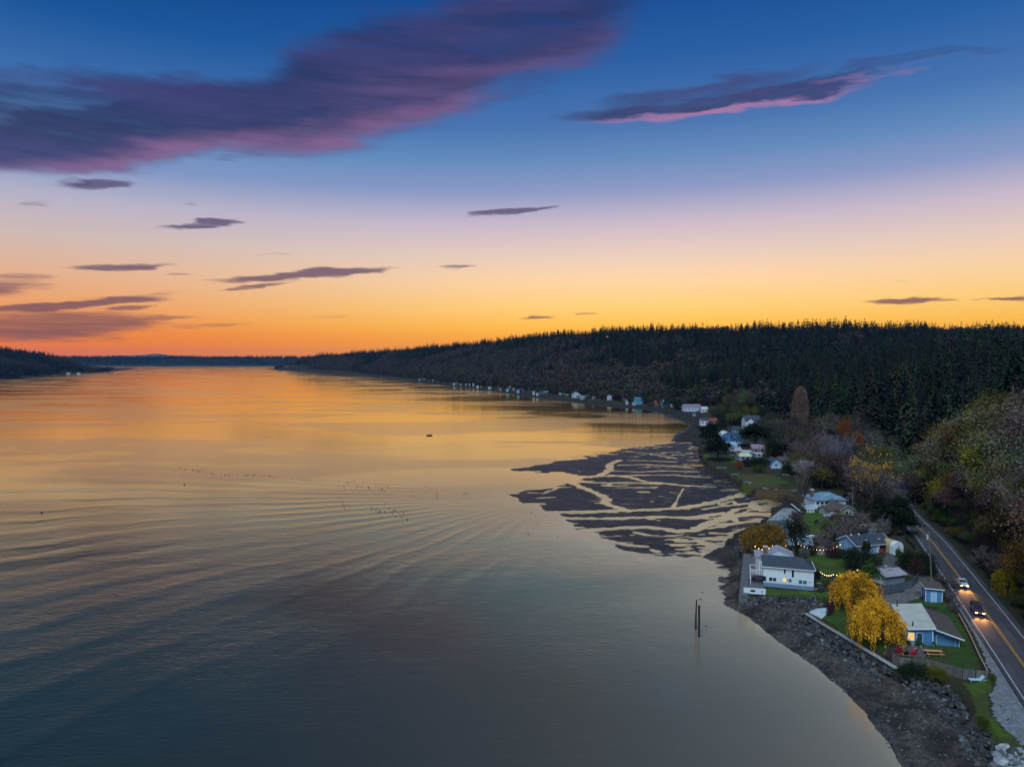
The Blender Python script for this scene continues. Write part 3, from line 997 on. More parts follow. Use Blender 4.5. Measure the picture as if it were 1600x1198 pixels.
for i in range(4):
    V_, F_, lb, T_ = bare(70 + i, 12, 4.6, 11, 8, 8, tw=.085)
    tk = trunk_mesh('trunk', 6.5, .24, bark, lb, .3, i)
    BARE.append((big_mesh('crown', V_, F_, [m_alder]), tk))
    BARE.append((big_mesh('crown', V_, F_, [m_twig2]), tk))
for i in range(4):
    V_, F_, lb = broadleaf(90 + i, 12, 5.0, 20, 12, 1.15, low=.1)
    DECF.append(big_mesh('broadleaf_far', V_, F_, [m_alder]))


def tree(name, label, xy, z, crown, trunk, s=1.0, rz=0.0, group=None, cat_='tree', sx=None):
    r = empty(name, (xy[0], xy[1], z), rz, label, cat_, group)
    r.scale = (s * (sx or 1), s * (sx or 1), s)
    obj('trunk', trunk, r)
    obj('crown', crown, r)
    return r


# ---------------------------------------------------------------- the wooded hill
def scatter(poly, step, r):
    lo, hi = poly.min(0), poly.max(0)
    xs = np.arange(lo[0], hi[0], step); ys = np.arange(lo[1], hi[1], step)
    X, Y = np.meshgrid(xs, ys)
    X = X.ravel() + r.uniform(-.45, .45, X.size) * step; Y = Y.ravel() + r.uniform(-.45, .45, Y.size) * step
    k = inside(X, Y, poly)
    return X[k], Y[k]


r_ = np.random.default_rng(21)
edge = []
for i in range(2, len(CREST)):                     # strip just behind the crest
    a = CREST[i, :2]
    edge.append(a)
back = []
Cx = CREST[:, :2]
for i in range(len(Cx)):
    d = Cx[min(i + 1, len(Cx) - 1)] - Cx[max(i - 1, 0)]
    d = d / np.linalg.norm(d)
    back.append(Cx[i] + np.array([d[1], -d[0]]) * (22 if i < 8 else 45))
FPOLY = np.vstack([FOOT, np.array(back)[::-1]])
PX, PY = scatter(FPOLY, 8.2, r_)
q1, q2 = scatter(FPOLY, 4.6, r_)
k1 = (q2 < 330) & (q1 < 260); k0 = ~((PY < 330) & (PX < 260))
PX, PY = np.concatenate([PX[k0], q1[k1]]), np.concatenate([PY[k0], q2[k1]])
keep = (PX / np.maximum(PY, 1) < .95) & (PY > 75)
# thin out with distance: trees get broader in the picture than their spacing
dist = np.hypot(PX, PY)
keep &= (dist < 900) | (r_.uniform(0, 1, len(PX)) < .62)
keep &= dist_poly(PX, PY, RDS) > np.where(PY > 235, 6.5, 9.0)
PX, PY, dist = PX[keep], PY[keep], dist[keep]
PZ = Hgt(PX, PY)
frac = fbm(PX / 110, PY / 110, 3)
fz2 = (PZ - 3) / 100
decid = (frac + r_.normal(size=len(PX)) * .09 - fz2 * .50 + .11 + .09 * (PY > 1000) - .28 * ((dist > 330) & (dist < 950) & (PX > 190)) > .0)
nearzone = (PY < 290) & (PX < 260)
decid = decid | (nearzone & (r_.uniform(0, 1, len(PX)) < .93))
order = np.argsort(dist)
forest_c = [i for i in order if not decid[i]]
forest_d = [i for i in order if decid[i]]
NC, ND = 300, 520
for n_, i in enumerate(forest_c[:NC]):
    cr, tk = CON[r_.integers(5)]
    s = r_.uniform(19, 33) * (.8 if nearzone[i] else 1)
    tree('conifer_tree', 'dark conifer among the nearest evergreens of the wooded hill', (PX[i], PY[i]), PZ[i] - .3, cr, tk, s, r_.uniform(0, 6.28),
         group='nearest conifers on the wooded hill', sx=r_.uniform(.85, 1.2))
kinds = {0: ('olive green tree in thinning leaf, among the nearest trees of the wooded bank', 'olive leafy trees on the wooded bank'),
         1: ('brownish tree with dull autumn leaves, among the nearest trees of the wooded bank', 'brownish leafy trees on the wooded bank'),
         2: ('yellowing tree among the nearest trees of the wooded bank', 'yellowing trees on the wooded bank'),
         3: ('still green leafy tree among the nearest trees of the wooded bank', 'green leafy trees on the wooded bank'),
         4: ('mauve brown almost bare tree, among the nearest trees of the wooded bank', 'almost bare trees on the wooded bank'),
         9: ('leafless grey brown tree with a fine twiggy crown, among the nearest on the wooded bank', 'leafless trees on the wooded bank')}
for n_, i in enumerate(forest_d[:ND]):
    u = r_.uniform()
    hgt_ = min(max((PZ[i] - 3) / 20, 0), 1)
    if nearzone[i]:
        k = r_.choice([0, 1, 2, 3, 4, 9], p=[.36 - .20 * hgt_, .10 + .30 * hgt_, .14 - .09 * hgt_, .14 - .10 * hgt_, .02, .24 + .09 * hgt_])
    else:
        k = r_.choice([0, 1, 4, 9], p=[.18, .14, .36, .32])
    if k == 9: cr, tk = BARE[r_.integers(len(BARE))]
    else: cr, tk = DECM[r_.integers(5) * 5 + k]
    s = r_.uniform(.8, 1.35) * (1.0 + .3 * hgt_ if nearzone[i] else 1.2)
    d_ = dist_poly(PX[i:i + 1], PY[i:i + 1], RDS)[0]
    if d_ < 18: s *= .72 + .28 * (d_ - 9.5) / 8.5
    lab, grp = kinds[int(k)]
    tree({0: 'leafy_tree', 1: 'brown_leafy_tree', 2: 'yellow_leafy_tree', 3: 'green_leafy_tree', 4: 'alder_tree', 9: 'bare_tree'}[int(k)], lab, (PX[i], PY[i]), PZ[i] - .3, cr, tk, s,
         r_.uniform(0, 6.28), group=grp, sx=r_.uniform(.9, 1.2))


def src(me):
    return bpy.data.objects.new(me.name + '_source', me)       # never linked: only the node tree reads it


def forest(name, label, P, S, RZ, meshes, seed):
    me = bpy.data.meshes.new(name)
    me.vertices.add(len(P)); me.vertices.foreach_set('co', np.asarray(P, np.float32).ravel())
    r = np.random.default_rng(seed)
    for nm_, arr, ty in (('scl', S, 'FLOAT'), ('rot', RZ, 'FLOAT'), ('vid', r.integers(0, len(meshes), len(P)), 'INT')):
        a = me.attributes.new(nm_, ty, 'POINT'); a.data.foreach_set('value', np.asarray(arr, np.int32 if ty == 'INT' else np.float32))
    o = obj(name, me)
    tag(o, label, kind='stuff')
    g = bpy.data.node_groups.new(name, 'GeometryNodeTree')
    g.interface.new_socket('Geometry', in_out='INPUT', socket_type='NodeSocketGeometry')
    g.interface.new_socket('Geometry', in_out='OUTPUT', socket_type='NodeSocketGeometry')
    t = NT(g)
    gi, go = t.n('NodeGroupInput'), t.n('NodeGroupOutput')
    j = t.n('GeometryNodeJoinGeometry')
    na = lambda nm_, ty: (lambda q: (q.inputs['Name'].__setattr__('default_value', nm_), q)[1])(t.n('GeometryNodeInputNamedAttribute', data_type=ty))
    vid, scl, rot = na('vid', 'INT'), na('scl', 'FLOAT'), na('rot', 'FLOAT')
    rc = t.comb(0, 0, 0); rnode = rc.node
    g.links.new(rot.outputs[0], rnode.inputs[2])
    for k, m in enumerate(meshes):
        oi = t.n('GeometryNodeObjectInfo'); oi.inputs['Object'].default_value = src(m)
        cmp_ = t.n('FunctionNodeCompare', data_type='INT', operation='EQUAL')
        g.links.new(vid.outputs[0], cmp_.inputs[2]); cmp_.inputs[3].default_value = k
        ip = t.n('GeometryNodeInstanceOnPoints')
        g.links.new(gi.outputs[0], ip.inputs['Points']); g.links.new(cmp_.outputs[0], ip.inputs['Selection'])
        g.links.new(oi.outputs['Geometry'], ip.inputs['Instance'])
        g.links.new(rc, ip.inputs['Rotation']); g.links.new(scl.outputs[0], ip.inputs['Scale'])
        g.links.new(ip.outputs[0], j.inputs[0])
    g.links.new(j.outputs[0], go.inputs[0])
    o.modifiers.new('forest', 'NODES').node_group = g
    return o


CONM = [c_[0] for c_ in CON]
fc = forest_c[NC:]; fd = forest_d[ND:]
fdm = [i for i in fd if dist[i] < 750]; fd = [i for i in fd if dist[i] >= 750]
fcm = [i for i in fc if dist[i] < 900]; fc = [i for i in fc if dist[i] >= 900]
nf = lambda ids: np.stack([PX[ids], PY[ids], PZ[ids] - .5], 1)
forest('broadleaf_wood', 'mixed bare and thinly leaved trees covering the lower slope of the wooded hill', nf(fdm), r_.uniform(1.0, 1.7, len(fdm)), r_.uniform(0, 6.28, len(fdm)),
       [DECM[0][0], DECM[6][0], DECM[9][0], DECM[14][0], DECM[24][0], BARE[0][0], BARE[2][0], BARE[4][0], BARE[7][0]], 11)
forest('conifer_wood', 'dark conifers standing thick on the nearer part of the wooded hill', nf(fcm), r_.uniform(19, 33, len(fcm)) * (1.05 + .9 * fbm(PX[fcm] / 35, PY[fcm] / 35, 3)), r_.uniform(0, 6.28, len(fcm)), CONM, 12)
forest('conifer_forest', 'dark mass of conifers covering the long wooded hill', nf(fc), r_.uniform(17, 31, len(fc)) * (1.05 + .9 * fbm(PX[fc] / 45, PY[fc] / 45, 3)), r_.uniform(0, 6.28, len(fc)), CONF, 1)
forest('alder_forest', 'brownish mass of bare alders on the slopes of the long wooded hill', nf(fd), r_.uniform(1.0, 1.8, len(fd)), r_.uniform(0, 6.28, len(fd)), DECF, 2)
# headland across the water
HX, HY = scatter(np.vstack([HWL, [(-1760, 3000), (-2100, 2600), (-2500, 2450), (-2300, 1500)]]), 13, r_)
HZ = Hgt(HX, HY)
k_ = (HZ > 1.2) & (HX / HY > -.86)
HX, HY, HZ = HX[k_], HY[k_], HZ[k_]
cm = (fbm(HX / 150, HY / 150, 3) + r_.normal(size=len(HX)) * .1) > 0
for m_, nm_, lab, ms, sc in ((cm, 'headland_conifers', 'dark conifers covering the headland across the inlet', CONF, (14, 24)), (~cm, 'headland_alders', 'brownish bare trees covering the headland across the inlet', DECF, (.9, 1.5))):
    forest(nm_, lab, np.stack([HX[m_], HY[m_], HZ[m_] - .5], 1), r_.uniform(*sc, m_.sum()), r_.uniform(0, 6.28, m_.sum()), ms, 5)
# trees on the far shore
fx = r_.uniform(-4500, -1300, 5200); fy = 5200 + r_.uniform(0, 380, 5200)
forest('far_shore_conifers', 'distant line of conifers on the low shore at the horizon', np.stack([fx, fy, np.interp(fy, [5200, 5420, 5600], [6, 46, 62])], 1), r_.uniform(14, 30, 5200), r_.uniform(0, 6.28, 5200), CONF, 7)
print('trees', len(forest_c), len(forest_d), len(HX))
# ---------------------------------------------------------------- road, lawns, paths
def sheet(name, poly, step, mat, lift, label, kind='structure', wob=0.0):
    """patch of ground cover lying on the terrain inside a ragged outline"""
    lo, hi = poly.min(0) - step, poly.max(0) + step
    xs = np.arange(lo[0], hi[0] + step, step); ys = np.arange(lo[1], hi[1] + step, step)
    X, Y = np.meshgrid(xs, ys)
    cx, cy = (X[:-1, :-1] + step / 2), (Y[:-1, :-1] + step / 2)
    k = inside(cx + .9 * fbm(cx / 1.5, cy / 1.5, 3) + wob * fbm(cx / 7, cy / 7 + 3, 4), cy + .9 * fbm(cx / 1.5 + 7, cy / 1.5, 3) + wob * fbm(cx / 7 + 9, cy / 7, 4), poly)
    i = np.arange(X.size).reshape(X.shape)
    Fq = np.stack([i[:-1, :-1], i[:-1, 1:], i[1:, 1:], i[1:, :-1]], -1)[k]
    u, inv = np.unique(Fq, return_inverse=True)
    P = np.stack([X.ravel()[u], Y.ravel()[u]], 1)
    Z = Hgt(P[:, 0], P[:, 1]) + lift
    o = obj(name, big_mesh(name, np.column_stack([P, Z]), inv.reshape(-1, 4), [mat], smooth=True))
    return tag(o, label, kind=kind)


def strip(name, line, off0, off1, z, mat, dash=None, thick=0.0):
    P = np.asarray(line); T = np.gradient(P, axis=0); T /= np.linalg.norm(T, axis=1, keepdims=True)
    N = np.stack([T[:, 1], -T[:, 0]], 1)
    o0 = np.broadcast_to(off0, len(P))[:, None]; o1 = np.broadcast_to(off1, len(P))[:, None]
    A, Bq = P + N * o0, P + N * o1
    n = len(P)
    V = np.vstack([np.column_stack([A, np.full(n, z)]), np.column_stack([Bq, np.full(n, z)])])
    i = np.arange(n - 1)
    Fq = np.stack([i, n + i, n + i + 1, i + 1], 1)
    if thick:
        V = np.vstack([V, V - (0, 0, thick)])
        Fq = np.vstack([Fq, np.stack([i, i + 1, 2 * n + i + 1, 2 * n + i], 1), np.stack([n + i, 3 * n + i, 3 * n + i + 1, n + i + 1], 1)])
    return big_mesh(name, V, Fq, [mat])


def roadmat():
    m = bpy.data.materials.new('asphalt'); m.use_nodes = True
    t = NT(m.node_tree); b = m.node_tree.nodes['Principled BSDF']
    pos = t.n('ShaderNodeNewGeometry').outputs['Position']
    # along / across the straight part of the road
    rot = t.mapping(pos, rot=(0, 0, R(21)))
    a = t.noise(t.mapping(rot, sc=(1.6, .05, 1)), 1.0, 4, .6)
    g = t.noise(pos, 9, 4, .8); p = t.noise(pos, .22, 5, .6)
    c = t.mix(t.map(a, .35, .65), (.052, .048, .055), (.092, .083, .092))
    c = t.mix(t.map(p, .4, .65), c, (.062, .056, .060))
    c = t.mix(1.0, c, t.comb(*[t.map(g, .2, .8, .75, 1.25, False)] * 3), 'MULTIPLY')
    t.set(b.inputs['Base Color'], c)
    b.inputs['Roughness'].default_value = .75
    b.inputs['Specular IOR Level'].default_value = .35
    return m


RDM = smooth_line(RD, 8)
m_road = roadmat()
m_line = M('road_line_white', (.62, .62, .62), (.42, .42, .42), scale=1.5, rough=.7)
m_yel = M('road_line_yellow', (.62, .30, .035), (.45, .21, .03), scale=1.5, rough=.7)
m_gravel = M('gravel', (.10, .092, .088), (.22, .205, .195), scale=1.3, rough=.95, bump=.05, bscale=6, c3=(.12, .11, .095))
road = obj('road', strip('road', RDM, -4.0, 4.5, ZR, m_road, thick=.3)); tag(road, 'two lane asphalt road along the foot of the wooded bank', kind='structure')
for nm_, a, b_, mt in (('road_marking', -3.42, -3.27, m_line), ('road_marking', 3.27, 3.42, m_line), ('road_marking', -.2, -.06, m_yel), ('road_marking', .06, .2, m_yel)):
    tag(obj(nm_, strip(nm_, RDM[(RDM[:, 1] < (234 if a > 0 else 222))], a, b_, ZR + .012, mt)), ('double yellow centre line' if mt is m_yel else 'white edge line') + ' of the road', kind='structure')
GRAV = np.vstack([GL([(1497, 953), (1519, 985), (1532, 1015), (1547, 1050), (1556, 1072), (1545, 1086), (1553, 1117), (1578, 1143), (1640, 1205)], 3.3), RDM[(RDM[:, 1] > 60) & (RDM[:, 1] < 150)] - np.array([3.4, -1.3])])
sheet('gravel_shoulder', GRAV, .3, M('pale_gravel', (.15, .15, .16), (.26, .26, .275), scale=1.6, rough=.95, c3=(.19, .18, .17)), .12, 'pale gravel lay-by and shoulder on the water side of the road')
RS = np.column_stack([RDM, np.zeros(len(RDM))])
sheet('gravel_yard', GL([(1372, 955), (1376, 930), (1410, 925), (1437, 905), (1447, 912), (1445, 930), (1425, 938), (1410, 944), (1395, 950)]), .4, m_gravel, .05, 'gravel yard between the blue cottage and the grey plank fence')
sheet('gravel_drive', GL([(1374, 890), (1383, 866), (1410, 866), (1407, 885), (1425, 893), (1452, 898), (1462, 915), (1440, 908), (1405, 890)]), .4, M('dark_gravel', (.075, .068, .065), (.14, .13, .12), scale=1.5, rough=.95), .05,
      'dark gravel drive in front of the light blue garage')
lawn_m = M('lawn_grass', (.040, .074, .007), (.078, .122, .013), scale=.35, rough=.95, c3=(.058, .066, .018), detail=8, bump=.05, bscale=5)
lawn_d = M('shaded_lawn_grass', (.026, .062, .008), (.052, .094, .012), scale=.4, rough=.95, c3=(.048, .054, .016), detail=8, bump=.05, bscale=5)  # darker copy of the lawn grass, with shade put into its colour
for nm_, pts, mt, lab in [
    ('lawn', [(1262, 868), (1300, 862), (1325, 870), (1322, 893), (1300, 899), (1278, 893), (1258, 880)], lawn_m, 'bright mown lawn behind the white two storey house'),
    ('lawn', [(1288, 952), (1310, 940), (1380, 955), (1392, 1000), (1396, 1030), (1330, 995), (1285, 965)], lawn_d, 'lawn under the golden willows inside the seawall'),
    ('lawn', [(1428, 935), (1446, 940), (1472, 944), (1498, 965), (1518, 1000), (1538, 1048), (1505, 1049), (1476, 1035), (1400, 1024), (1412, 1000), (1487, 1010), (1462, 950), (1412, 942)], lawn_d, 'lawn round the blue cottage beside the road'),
    ('lawn', [(1257, 799), (1275, 797), (1298, 802), (1296, 812), (1283, 818), (1262, 820), (1254, 812)], lawn_m, 'small bright lawn below the blue roofed house'),
    ('lawn', [(1197, 920), (1270, 925), (1300, 922), (1300, 938), (1276, 930), (1196, 929)], lawn_m, 'grass strip between the white house and the rock wall'),
    ('lawn', [(1123, 718), (1138, 714), (1152, 717), (1150, 723), (1130, 724)], lawn_m, 'small bright lawn among the houses by the bay'),
    ('lawn', [(1098, 711), (1106, 709), (1110, 715), (1102, 718)], lawn_m, 'tiny lawn by the dark pines at the beach'),
    ('lawn', [(1264, 820), (1290, 818), (1300, 830), (1280, 850), (1264, 852)], lawn_m, 'grass beside the small blue house'),
    ('verge_grass', [(1500, 1068), (1545, 1063), (1553, 1078), (1543, 1090), (1551, 1120), (1578, 1146), (1640, 1210), (1610, 1225), (1560, 1165), (1540, 1130), (1520, 1095)], lawn_m, 'rough grass between the rocks and the gravel lay-by'),
    ('marsh_grass', [(1150, 748), (1165, 742), (1195, 740), (1218, 744), (1228, 756), (1200, 762), (1165, 760)], M('marsh', (.06, .075, .012), (.10, .058, .022), scale=.12, rough=.95, c3=(.05, .09, .012)), 'green and brown salt marsh grass behind the beach'),
    ('marsh_grass', [(1170, 762), (1200, 763), (1240, 762), (1250, 772), (1236, 777), (1200, 769)], M('marsh_brown', (.10, .05, .02), (.07, .05, .025), scale=.2, rough=.95), 'rusty brown salt marsh strip beside the creek mouth'),
]:
    sheet(nm_, GL(pts), .45, mt, .07 + .004 * (len(pts) % 3), lab, wob=14 if 'marsh' in nm_ else 1.2)
sheet('patio_ground', GL([(1396, 1004), (1450, 1011), (1447, 1028), (1404, 1024), (1393, 1014)]), .4, M('patio_gravel', (.07, .065, .065), (.15, .14, .14), scale=2, rough=.9), .085, 'dark gravel terrace in front of the blue cottage')

# rocks ---------------------------------------------------------------
def rock_mesh(seed, mat, flat=.75):
    r = np.random.default_rng(seed)
    a = (1 + 5 ** .5) / 2
    V = np.array([(-1, a, 0), (1, a, 0), (-1, -a, 0), (1, -a, 0), (0, -1, a), (0, 1, a), (0, -1, -a), (0, 1, -a), (a, 0, -1), (a, 0, 1), (-a, 0, -1), (-a, 0, 1)], float)
    Fq = np.array([(0, 11, 5), (0, 5, 1), (0, 1, 7), (0, 7, 10), (0, 10, 11), (1, 5, 9), (5, 11, 4), (11, 10, 2), (10, 7, 6), (7, 1, 8), (3, 9, 4), (3, 4, 2), (3, 2, 6), (3, 6, 8), (3, 8, 9), (4, 9, 5), (2, 4, 11), (6, 2, 10), (8, 6, 7), (9, 8, 1)])
    V = V / np.linalg.norm(V[0]) * r.uniform(.68, 1.2, (12, 1))
    V = V * (r.uniform(.8, 1.25), r.uniform(.7, 1.1), flat * r.uniform(.8, 1.1)) * .5
    return big_mesh('rock', V, Fq, [mat])


m_rockd = M('dark_rock', (.022, .021, .022), (.085, .080, .078), scale=1.6, rough=.85, vary=.35, bump=.05)
m_rockm = M('grey_rock', (.07, .07, .073), (.18, .18, .18), scale=1.6, rough=.85, vary=.35, bump=.05)
m_rockl = M('pale_rock', (.20, .21, .22), (.44, .45, .45), scale=1.2, rough=.8, vary=.35, bump=.05)
RK = {k: [rock_mesh(i + 20 * j, m) for i in range(7)] for j, (k, m) in enumerate((('d', m_rockd), ('m', m_rockm), ('l', m_rockl)))}


def rockpile(name, label, line, width, n, size, kinds_, ztop=2.9, zfall=2.2, side=1, cat_='rocks'):
    line = np.asarray(line)
    root = empty(name, (line[0][0], line[0][1], 1.0), 0, label, cat_)
    seg = np.linalg.norm(np.diff(line, axis=0), axis=1); cum = np.concatenate([[0], np.cumsum(seg)])
    for k in range(n):
        s = rnd.uniform(0, cum[-1]); i = min(int(np.searchsorted(cum, s, 'right')) - 1, len(seg) - 1)
        f = (s - cum[i]) / seg[i]
        p = line[i] * (1 - f) + line[i + 1] * f
        T = (line[i + 1] - line[i]) / seg[i]
        N = np.array([-T[1], T[0]]) * side
        u = rnd.random() ** .85
        wd = width if not callable(width) else width(s / cum[-1])
        q = p + N * u * wd
        zz = max(ztop - zfall * u, H1(*q)) + rnd.uniform(-.1, .15)
        sz = size * rnd.uniform(.6, 1.35)
        kk = kinds_[rnd.randrange(len(kinds_))]
        o = obj('rock', RK[kk][rnd.randrange(7)], root, (q[0] - line[0][0], q[1] - line[0][1], zz - 1.0 - sz * .12))
        o.rotation_euler = (rnd.uniform(-.5, .5), rnd.uniform(-.5, .5), rnd.uniform(0, 6.28))
        o.scale = (sz,) * 3
    return root


rockpile('riprap_revetment', 'dark boulder revetment sloping from the long pale seawall cap to the beach', GL([(1256, 958), (1330, 1003), (1400, 1046)], 2.6), 3.9, 285, 1.05, 'dddmd', 2.5, 2.0, -1)
rockpile('riprap_revetment', 'dark boulder bank below the curved plank fence and the gravel lay-by', GL([(1406, 1050), (1440, 1056), (1478, 1066), (1500, 1092), (1528, 1128), (1556, 1164), (1600, 1215)], 2.8), 3.2, 290, 1.1, 'dddmd', 2.7, 2.1, -1)
rockpile('pale_rock_pile', 'pile of pale grey and white boulders at the end of the gravel lay-by', GL([(1548, 1198), (1560, 1165), (1592, 1170), (1640, 1215)], 2.8), 3.4, 64, 1.5, 'lllmm', 3.0, 1.3, -1)
rockpile('boulder_seawall', 'stacked boulder wall under the grass strip of the white house', GL([(1157, 931), (1276, 932)], 2.6), 1.5, 260, 1.0, 'dddmdd', 2.7, 2.1, -1)
rockpile('shore_boulders', 'dark boulders at the foot of the brownish willows', GL([(1158, 868), (1163, 840), (1185, 833)], 1.6), 2.2, 60, 1.0, 'ddm', 1.6, 1.2, 1)
rockpile('shore_boulders', 'dark boulders scattered round the creek beside the pale slab', GL([(1258, 957), (1290, 944), (1300, 935)], 2.6), 1.6, 45, .9, 'dddm', 2.6, 1.2, 1)
# loose stones and weed on the beach
bx_ = rng.uniform(44, 96, 26000); by_ = rng.uniform(78, 152, 26000)
kk = inside(bx_, by_, WPOLY) & ~inside(bx_, by_, BPOLY)
bx_, by_ = bx_[kk], by_[kk]
kk = rng.uniform(0, 1, len(bx_)) < .25 + 1.6 * np.clip(fbm(bx_ / 6, by_ / 6, 4) + .1, 0, 1)
bx_, by_ = bx_[kk], by_[kk]
bz_ = Hgt(bx_, by_)
forest('beach_stones', 'stones and dark weed strewn over the shingle beach', np.column_stack([bx_, by_, bz_]), .12 + .45 * rng.random(len(bx_)) ** 4, rng.uniform(0, 6.28, len(bx_)), [RK['d'][0], RK['d'][2], RK['m'][1], RK['d'][4], RK['m'][3]], 3)

# ---------------------------------------------------------------- building kit
m_white = M('white_paint', (.74, .76, .78), (.66, .69, .72), scale=.6, rough=.6)
m_trim = M('white_trim', (.78, .80, .82), rough=.55)
m_blue = M('blue_clapboard', (.085, .235, .42), (.105, .27, .47), scale=1.2, rough=.6)
m_lblue = M('light_blue_siding', (.27, .43, .60), (.31, .47, .64), scale=1.0, rough=.6)
m_fdn = M('blue_grey_foundation', (.16, .23, .33), (.20, .27, .37), scale=1, rough=.8)
m_shingle = M('dark_shingles', (.035, .042, .058), (.085, .092, .115), scale=3.2, rough=.9, stretch=(1, 4, 1))
m_brownroof = M('brown_shingles', (.085, .065, .055), (.13, .10, .085), scale=2.0, rough=.9)
m_metal = M('pale_metal_roof', (.58, .54, .45), (.70, .66, .56), scale=.5, rough=.5)
m_violet = M('violet_grey_roof', (.30, .28, .33), (.38, .36, .40), scale=.8, rough=.6)
m_glass = M('window_glass', (.015, .025, .035), rough=.06, spec=.6)
m_glassb = M('blue_window_glass', (.05, .13, .17), rough=.08, spec=.6)
m_lit = M('lit_window', (.5, .3, .1), (.9, .6, .2), scale=2.2, rough=.4, emit=((1.0, .52, .10), .9))
m_dark = M('dark_opening', (.012, .012, .014), rough=.9)
m_deck = M('grey_deck', (.11, .105, .11), (.17, .16, .165), scale=1.0, rough=.85, stretch=(6, .6, 1))
m_conc = M('concrete', (.26, .26, .265), (.38, .375, .37), scale=.9, rough=.9, c3=(.2, .2, .195))
m_wood = M('weathered_planks', (.115, .095, .085), (.20, .17, .155), scale=1.2, rough=.9, stretch=(5, 5, .4), vary=.15)
m_bluewood = M('blue_grey_planks', (.075, .095, .12), (.12, .145, .175), scale=1.2, rough=.9, stretch=(5, 5, .4), vary=.12)
m_redwood = M('red_brown_planks', (.16, .075, .05), (.22, .11, .08), scale=1.2, rough=.9, vary=.1)
m_brick = M('chimney_brick', (.16, .07, .05), (.24, .12, .09), scale=3, rough=.9)
m_teal = M('teal_wall', (.06, .11, .12), (.085, .14, .15), scale=.6, rough=.85)


def walls(root, x0, x1, y0, y1, h, mat, axis=None, rise=0.0, z0=0.0, name='wall', skew=.5):
    b = MB()
    if axis == 'y':
        b.prism([(x0, y0, z0), (x1, y0, z0), (x1, y0, h), (x0 + (x1 - x0) * skew, y0, h + rise), (x0, y0, h)], (0, y1 - y0, 0))
    elif axis == 'x':
        b.prism([(x0, y0, z0), (x0, y0, h), (x0, y0 + (y1 - y0) * skew, h + rise), (x0, y1, h), (x0, y1, z0)], (x1 - x0, 0, 0))
    else:
        b.box(x0, x1, y0, y1, z0, h)
    return b.build(name, mat, root)


def gable_roof(root, x0, x1, y0, y1, h, rise, mat, axis='x', ov=.35, th=.14, fascia=None, skew=.5):
    b = MB()
    if axis == 'x':
        ym = y0 + (y1 - y0) * skew
        for ya, s in ((y0, -1), (y1, 1)):
            run = abs(ym - ya); dz = rise * ov / run
            b.prism([(x0 - ov, ya + s * ov, h - dz + .02), (x0 - ov, ym, h + rise + .02), (x0 - ov, ym, h + rise + th), (x0 - ov, ya + s * ov, h - dz + th)], (x1 - x0 + 2 * ov, 0, 0))
    else:
        xm = x0 + (x1 - x0) * skew
        for xa, s in ((x0, -1), (x1, 1)):
            run = abs(xm - xa); dz = rise * ov / run
            b.prism([(xa + s * ov, y0 - ov, h - dz + .02), (xm, y0 - ov, h + rise + .02), (xm, y0 - ov, h + rise + th), (xa + s * ov, y0 - ov, h - dz + th)], (0, y1 - y0 + 2 * ov, 0))
    r = b.build('roof', mat, root)
    if fascia is not None:
        f = MB()
        if axis == 'x':
            ym = y0 + (y1 - y0) * skew
            for xx in (x0 - ov - .04, x1 + ov + .04):
                for ya, s in ((y0, -1), (y1, 1)):
                    dz = rise * ov / abs(ym - ya)
                    f.bar((xx, ya + s * ov, h - dz + .08), (xx, ym, h + rise + .08), .06, .22)
            f.bar((x0 - ov, y0 - ov - .05, h - rise * ov / abs(ym - y0) + .06), (x1 + ov, y0 - ov - .05, h - rise * ov / abs(ym - y0) + .06), .06, .16)
        else:
            xm = x0 + (x1 - x0) * skew
            for yy in (y0 - ov - .04, y1 + ov + .04):
                for xa, s in ((x0, -1), (x1, 1)):
                    dz = rise * ov / abs(xm - xa)
                    f.bar((xa + s * ov, yy, h - dz + .08), (xm, yy, h + rise + .08), .06, .22)
        f.build('fascia', fascia, root)
    return r


def hip_roof(root, x0, x1, y0, y1, h, rise, mat, ov=.4, inset=None, left=True, right=True):
    X0, X1, Y0, Y1 = x0 - ov, x1 + ov, y0 - ov, y1 + ov
    ym = (Y0 + Y1) / 2
    k = inset if inset is not None else (Y1 - Y0) / 2
    a = (X0 + (k if left else 0), ym, h + rise); b_ = (X1 - (k if right else 0), ym, h + rise)
    b = MB()
    P = [(X0, Y0, h), (X1, Y0, h), (X1, Y1, h), (X0, Y1, h), a, b_]
    Q = [(p[0], p[1], p[2] - .14) for p in P[:4]]
    b.add(P + Q, [(0, 1, 5, 4), (1, 2, 5), (2, 3, 4, 5), (3, 0, 4), (0, 6, 7, 1), (1, 7, 8, 2), (2, 8, 9, 3), (3, 9, 6, 0), (6, 9, 8, 7)])
    return b.build('roof', mat, root)


_wc = {}


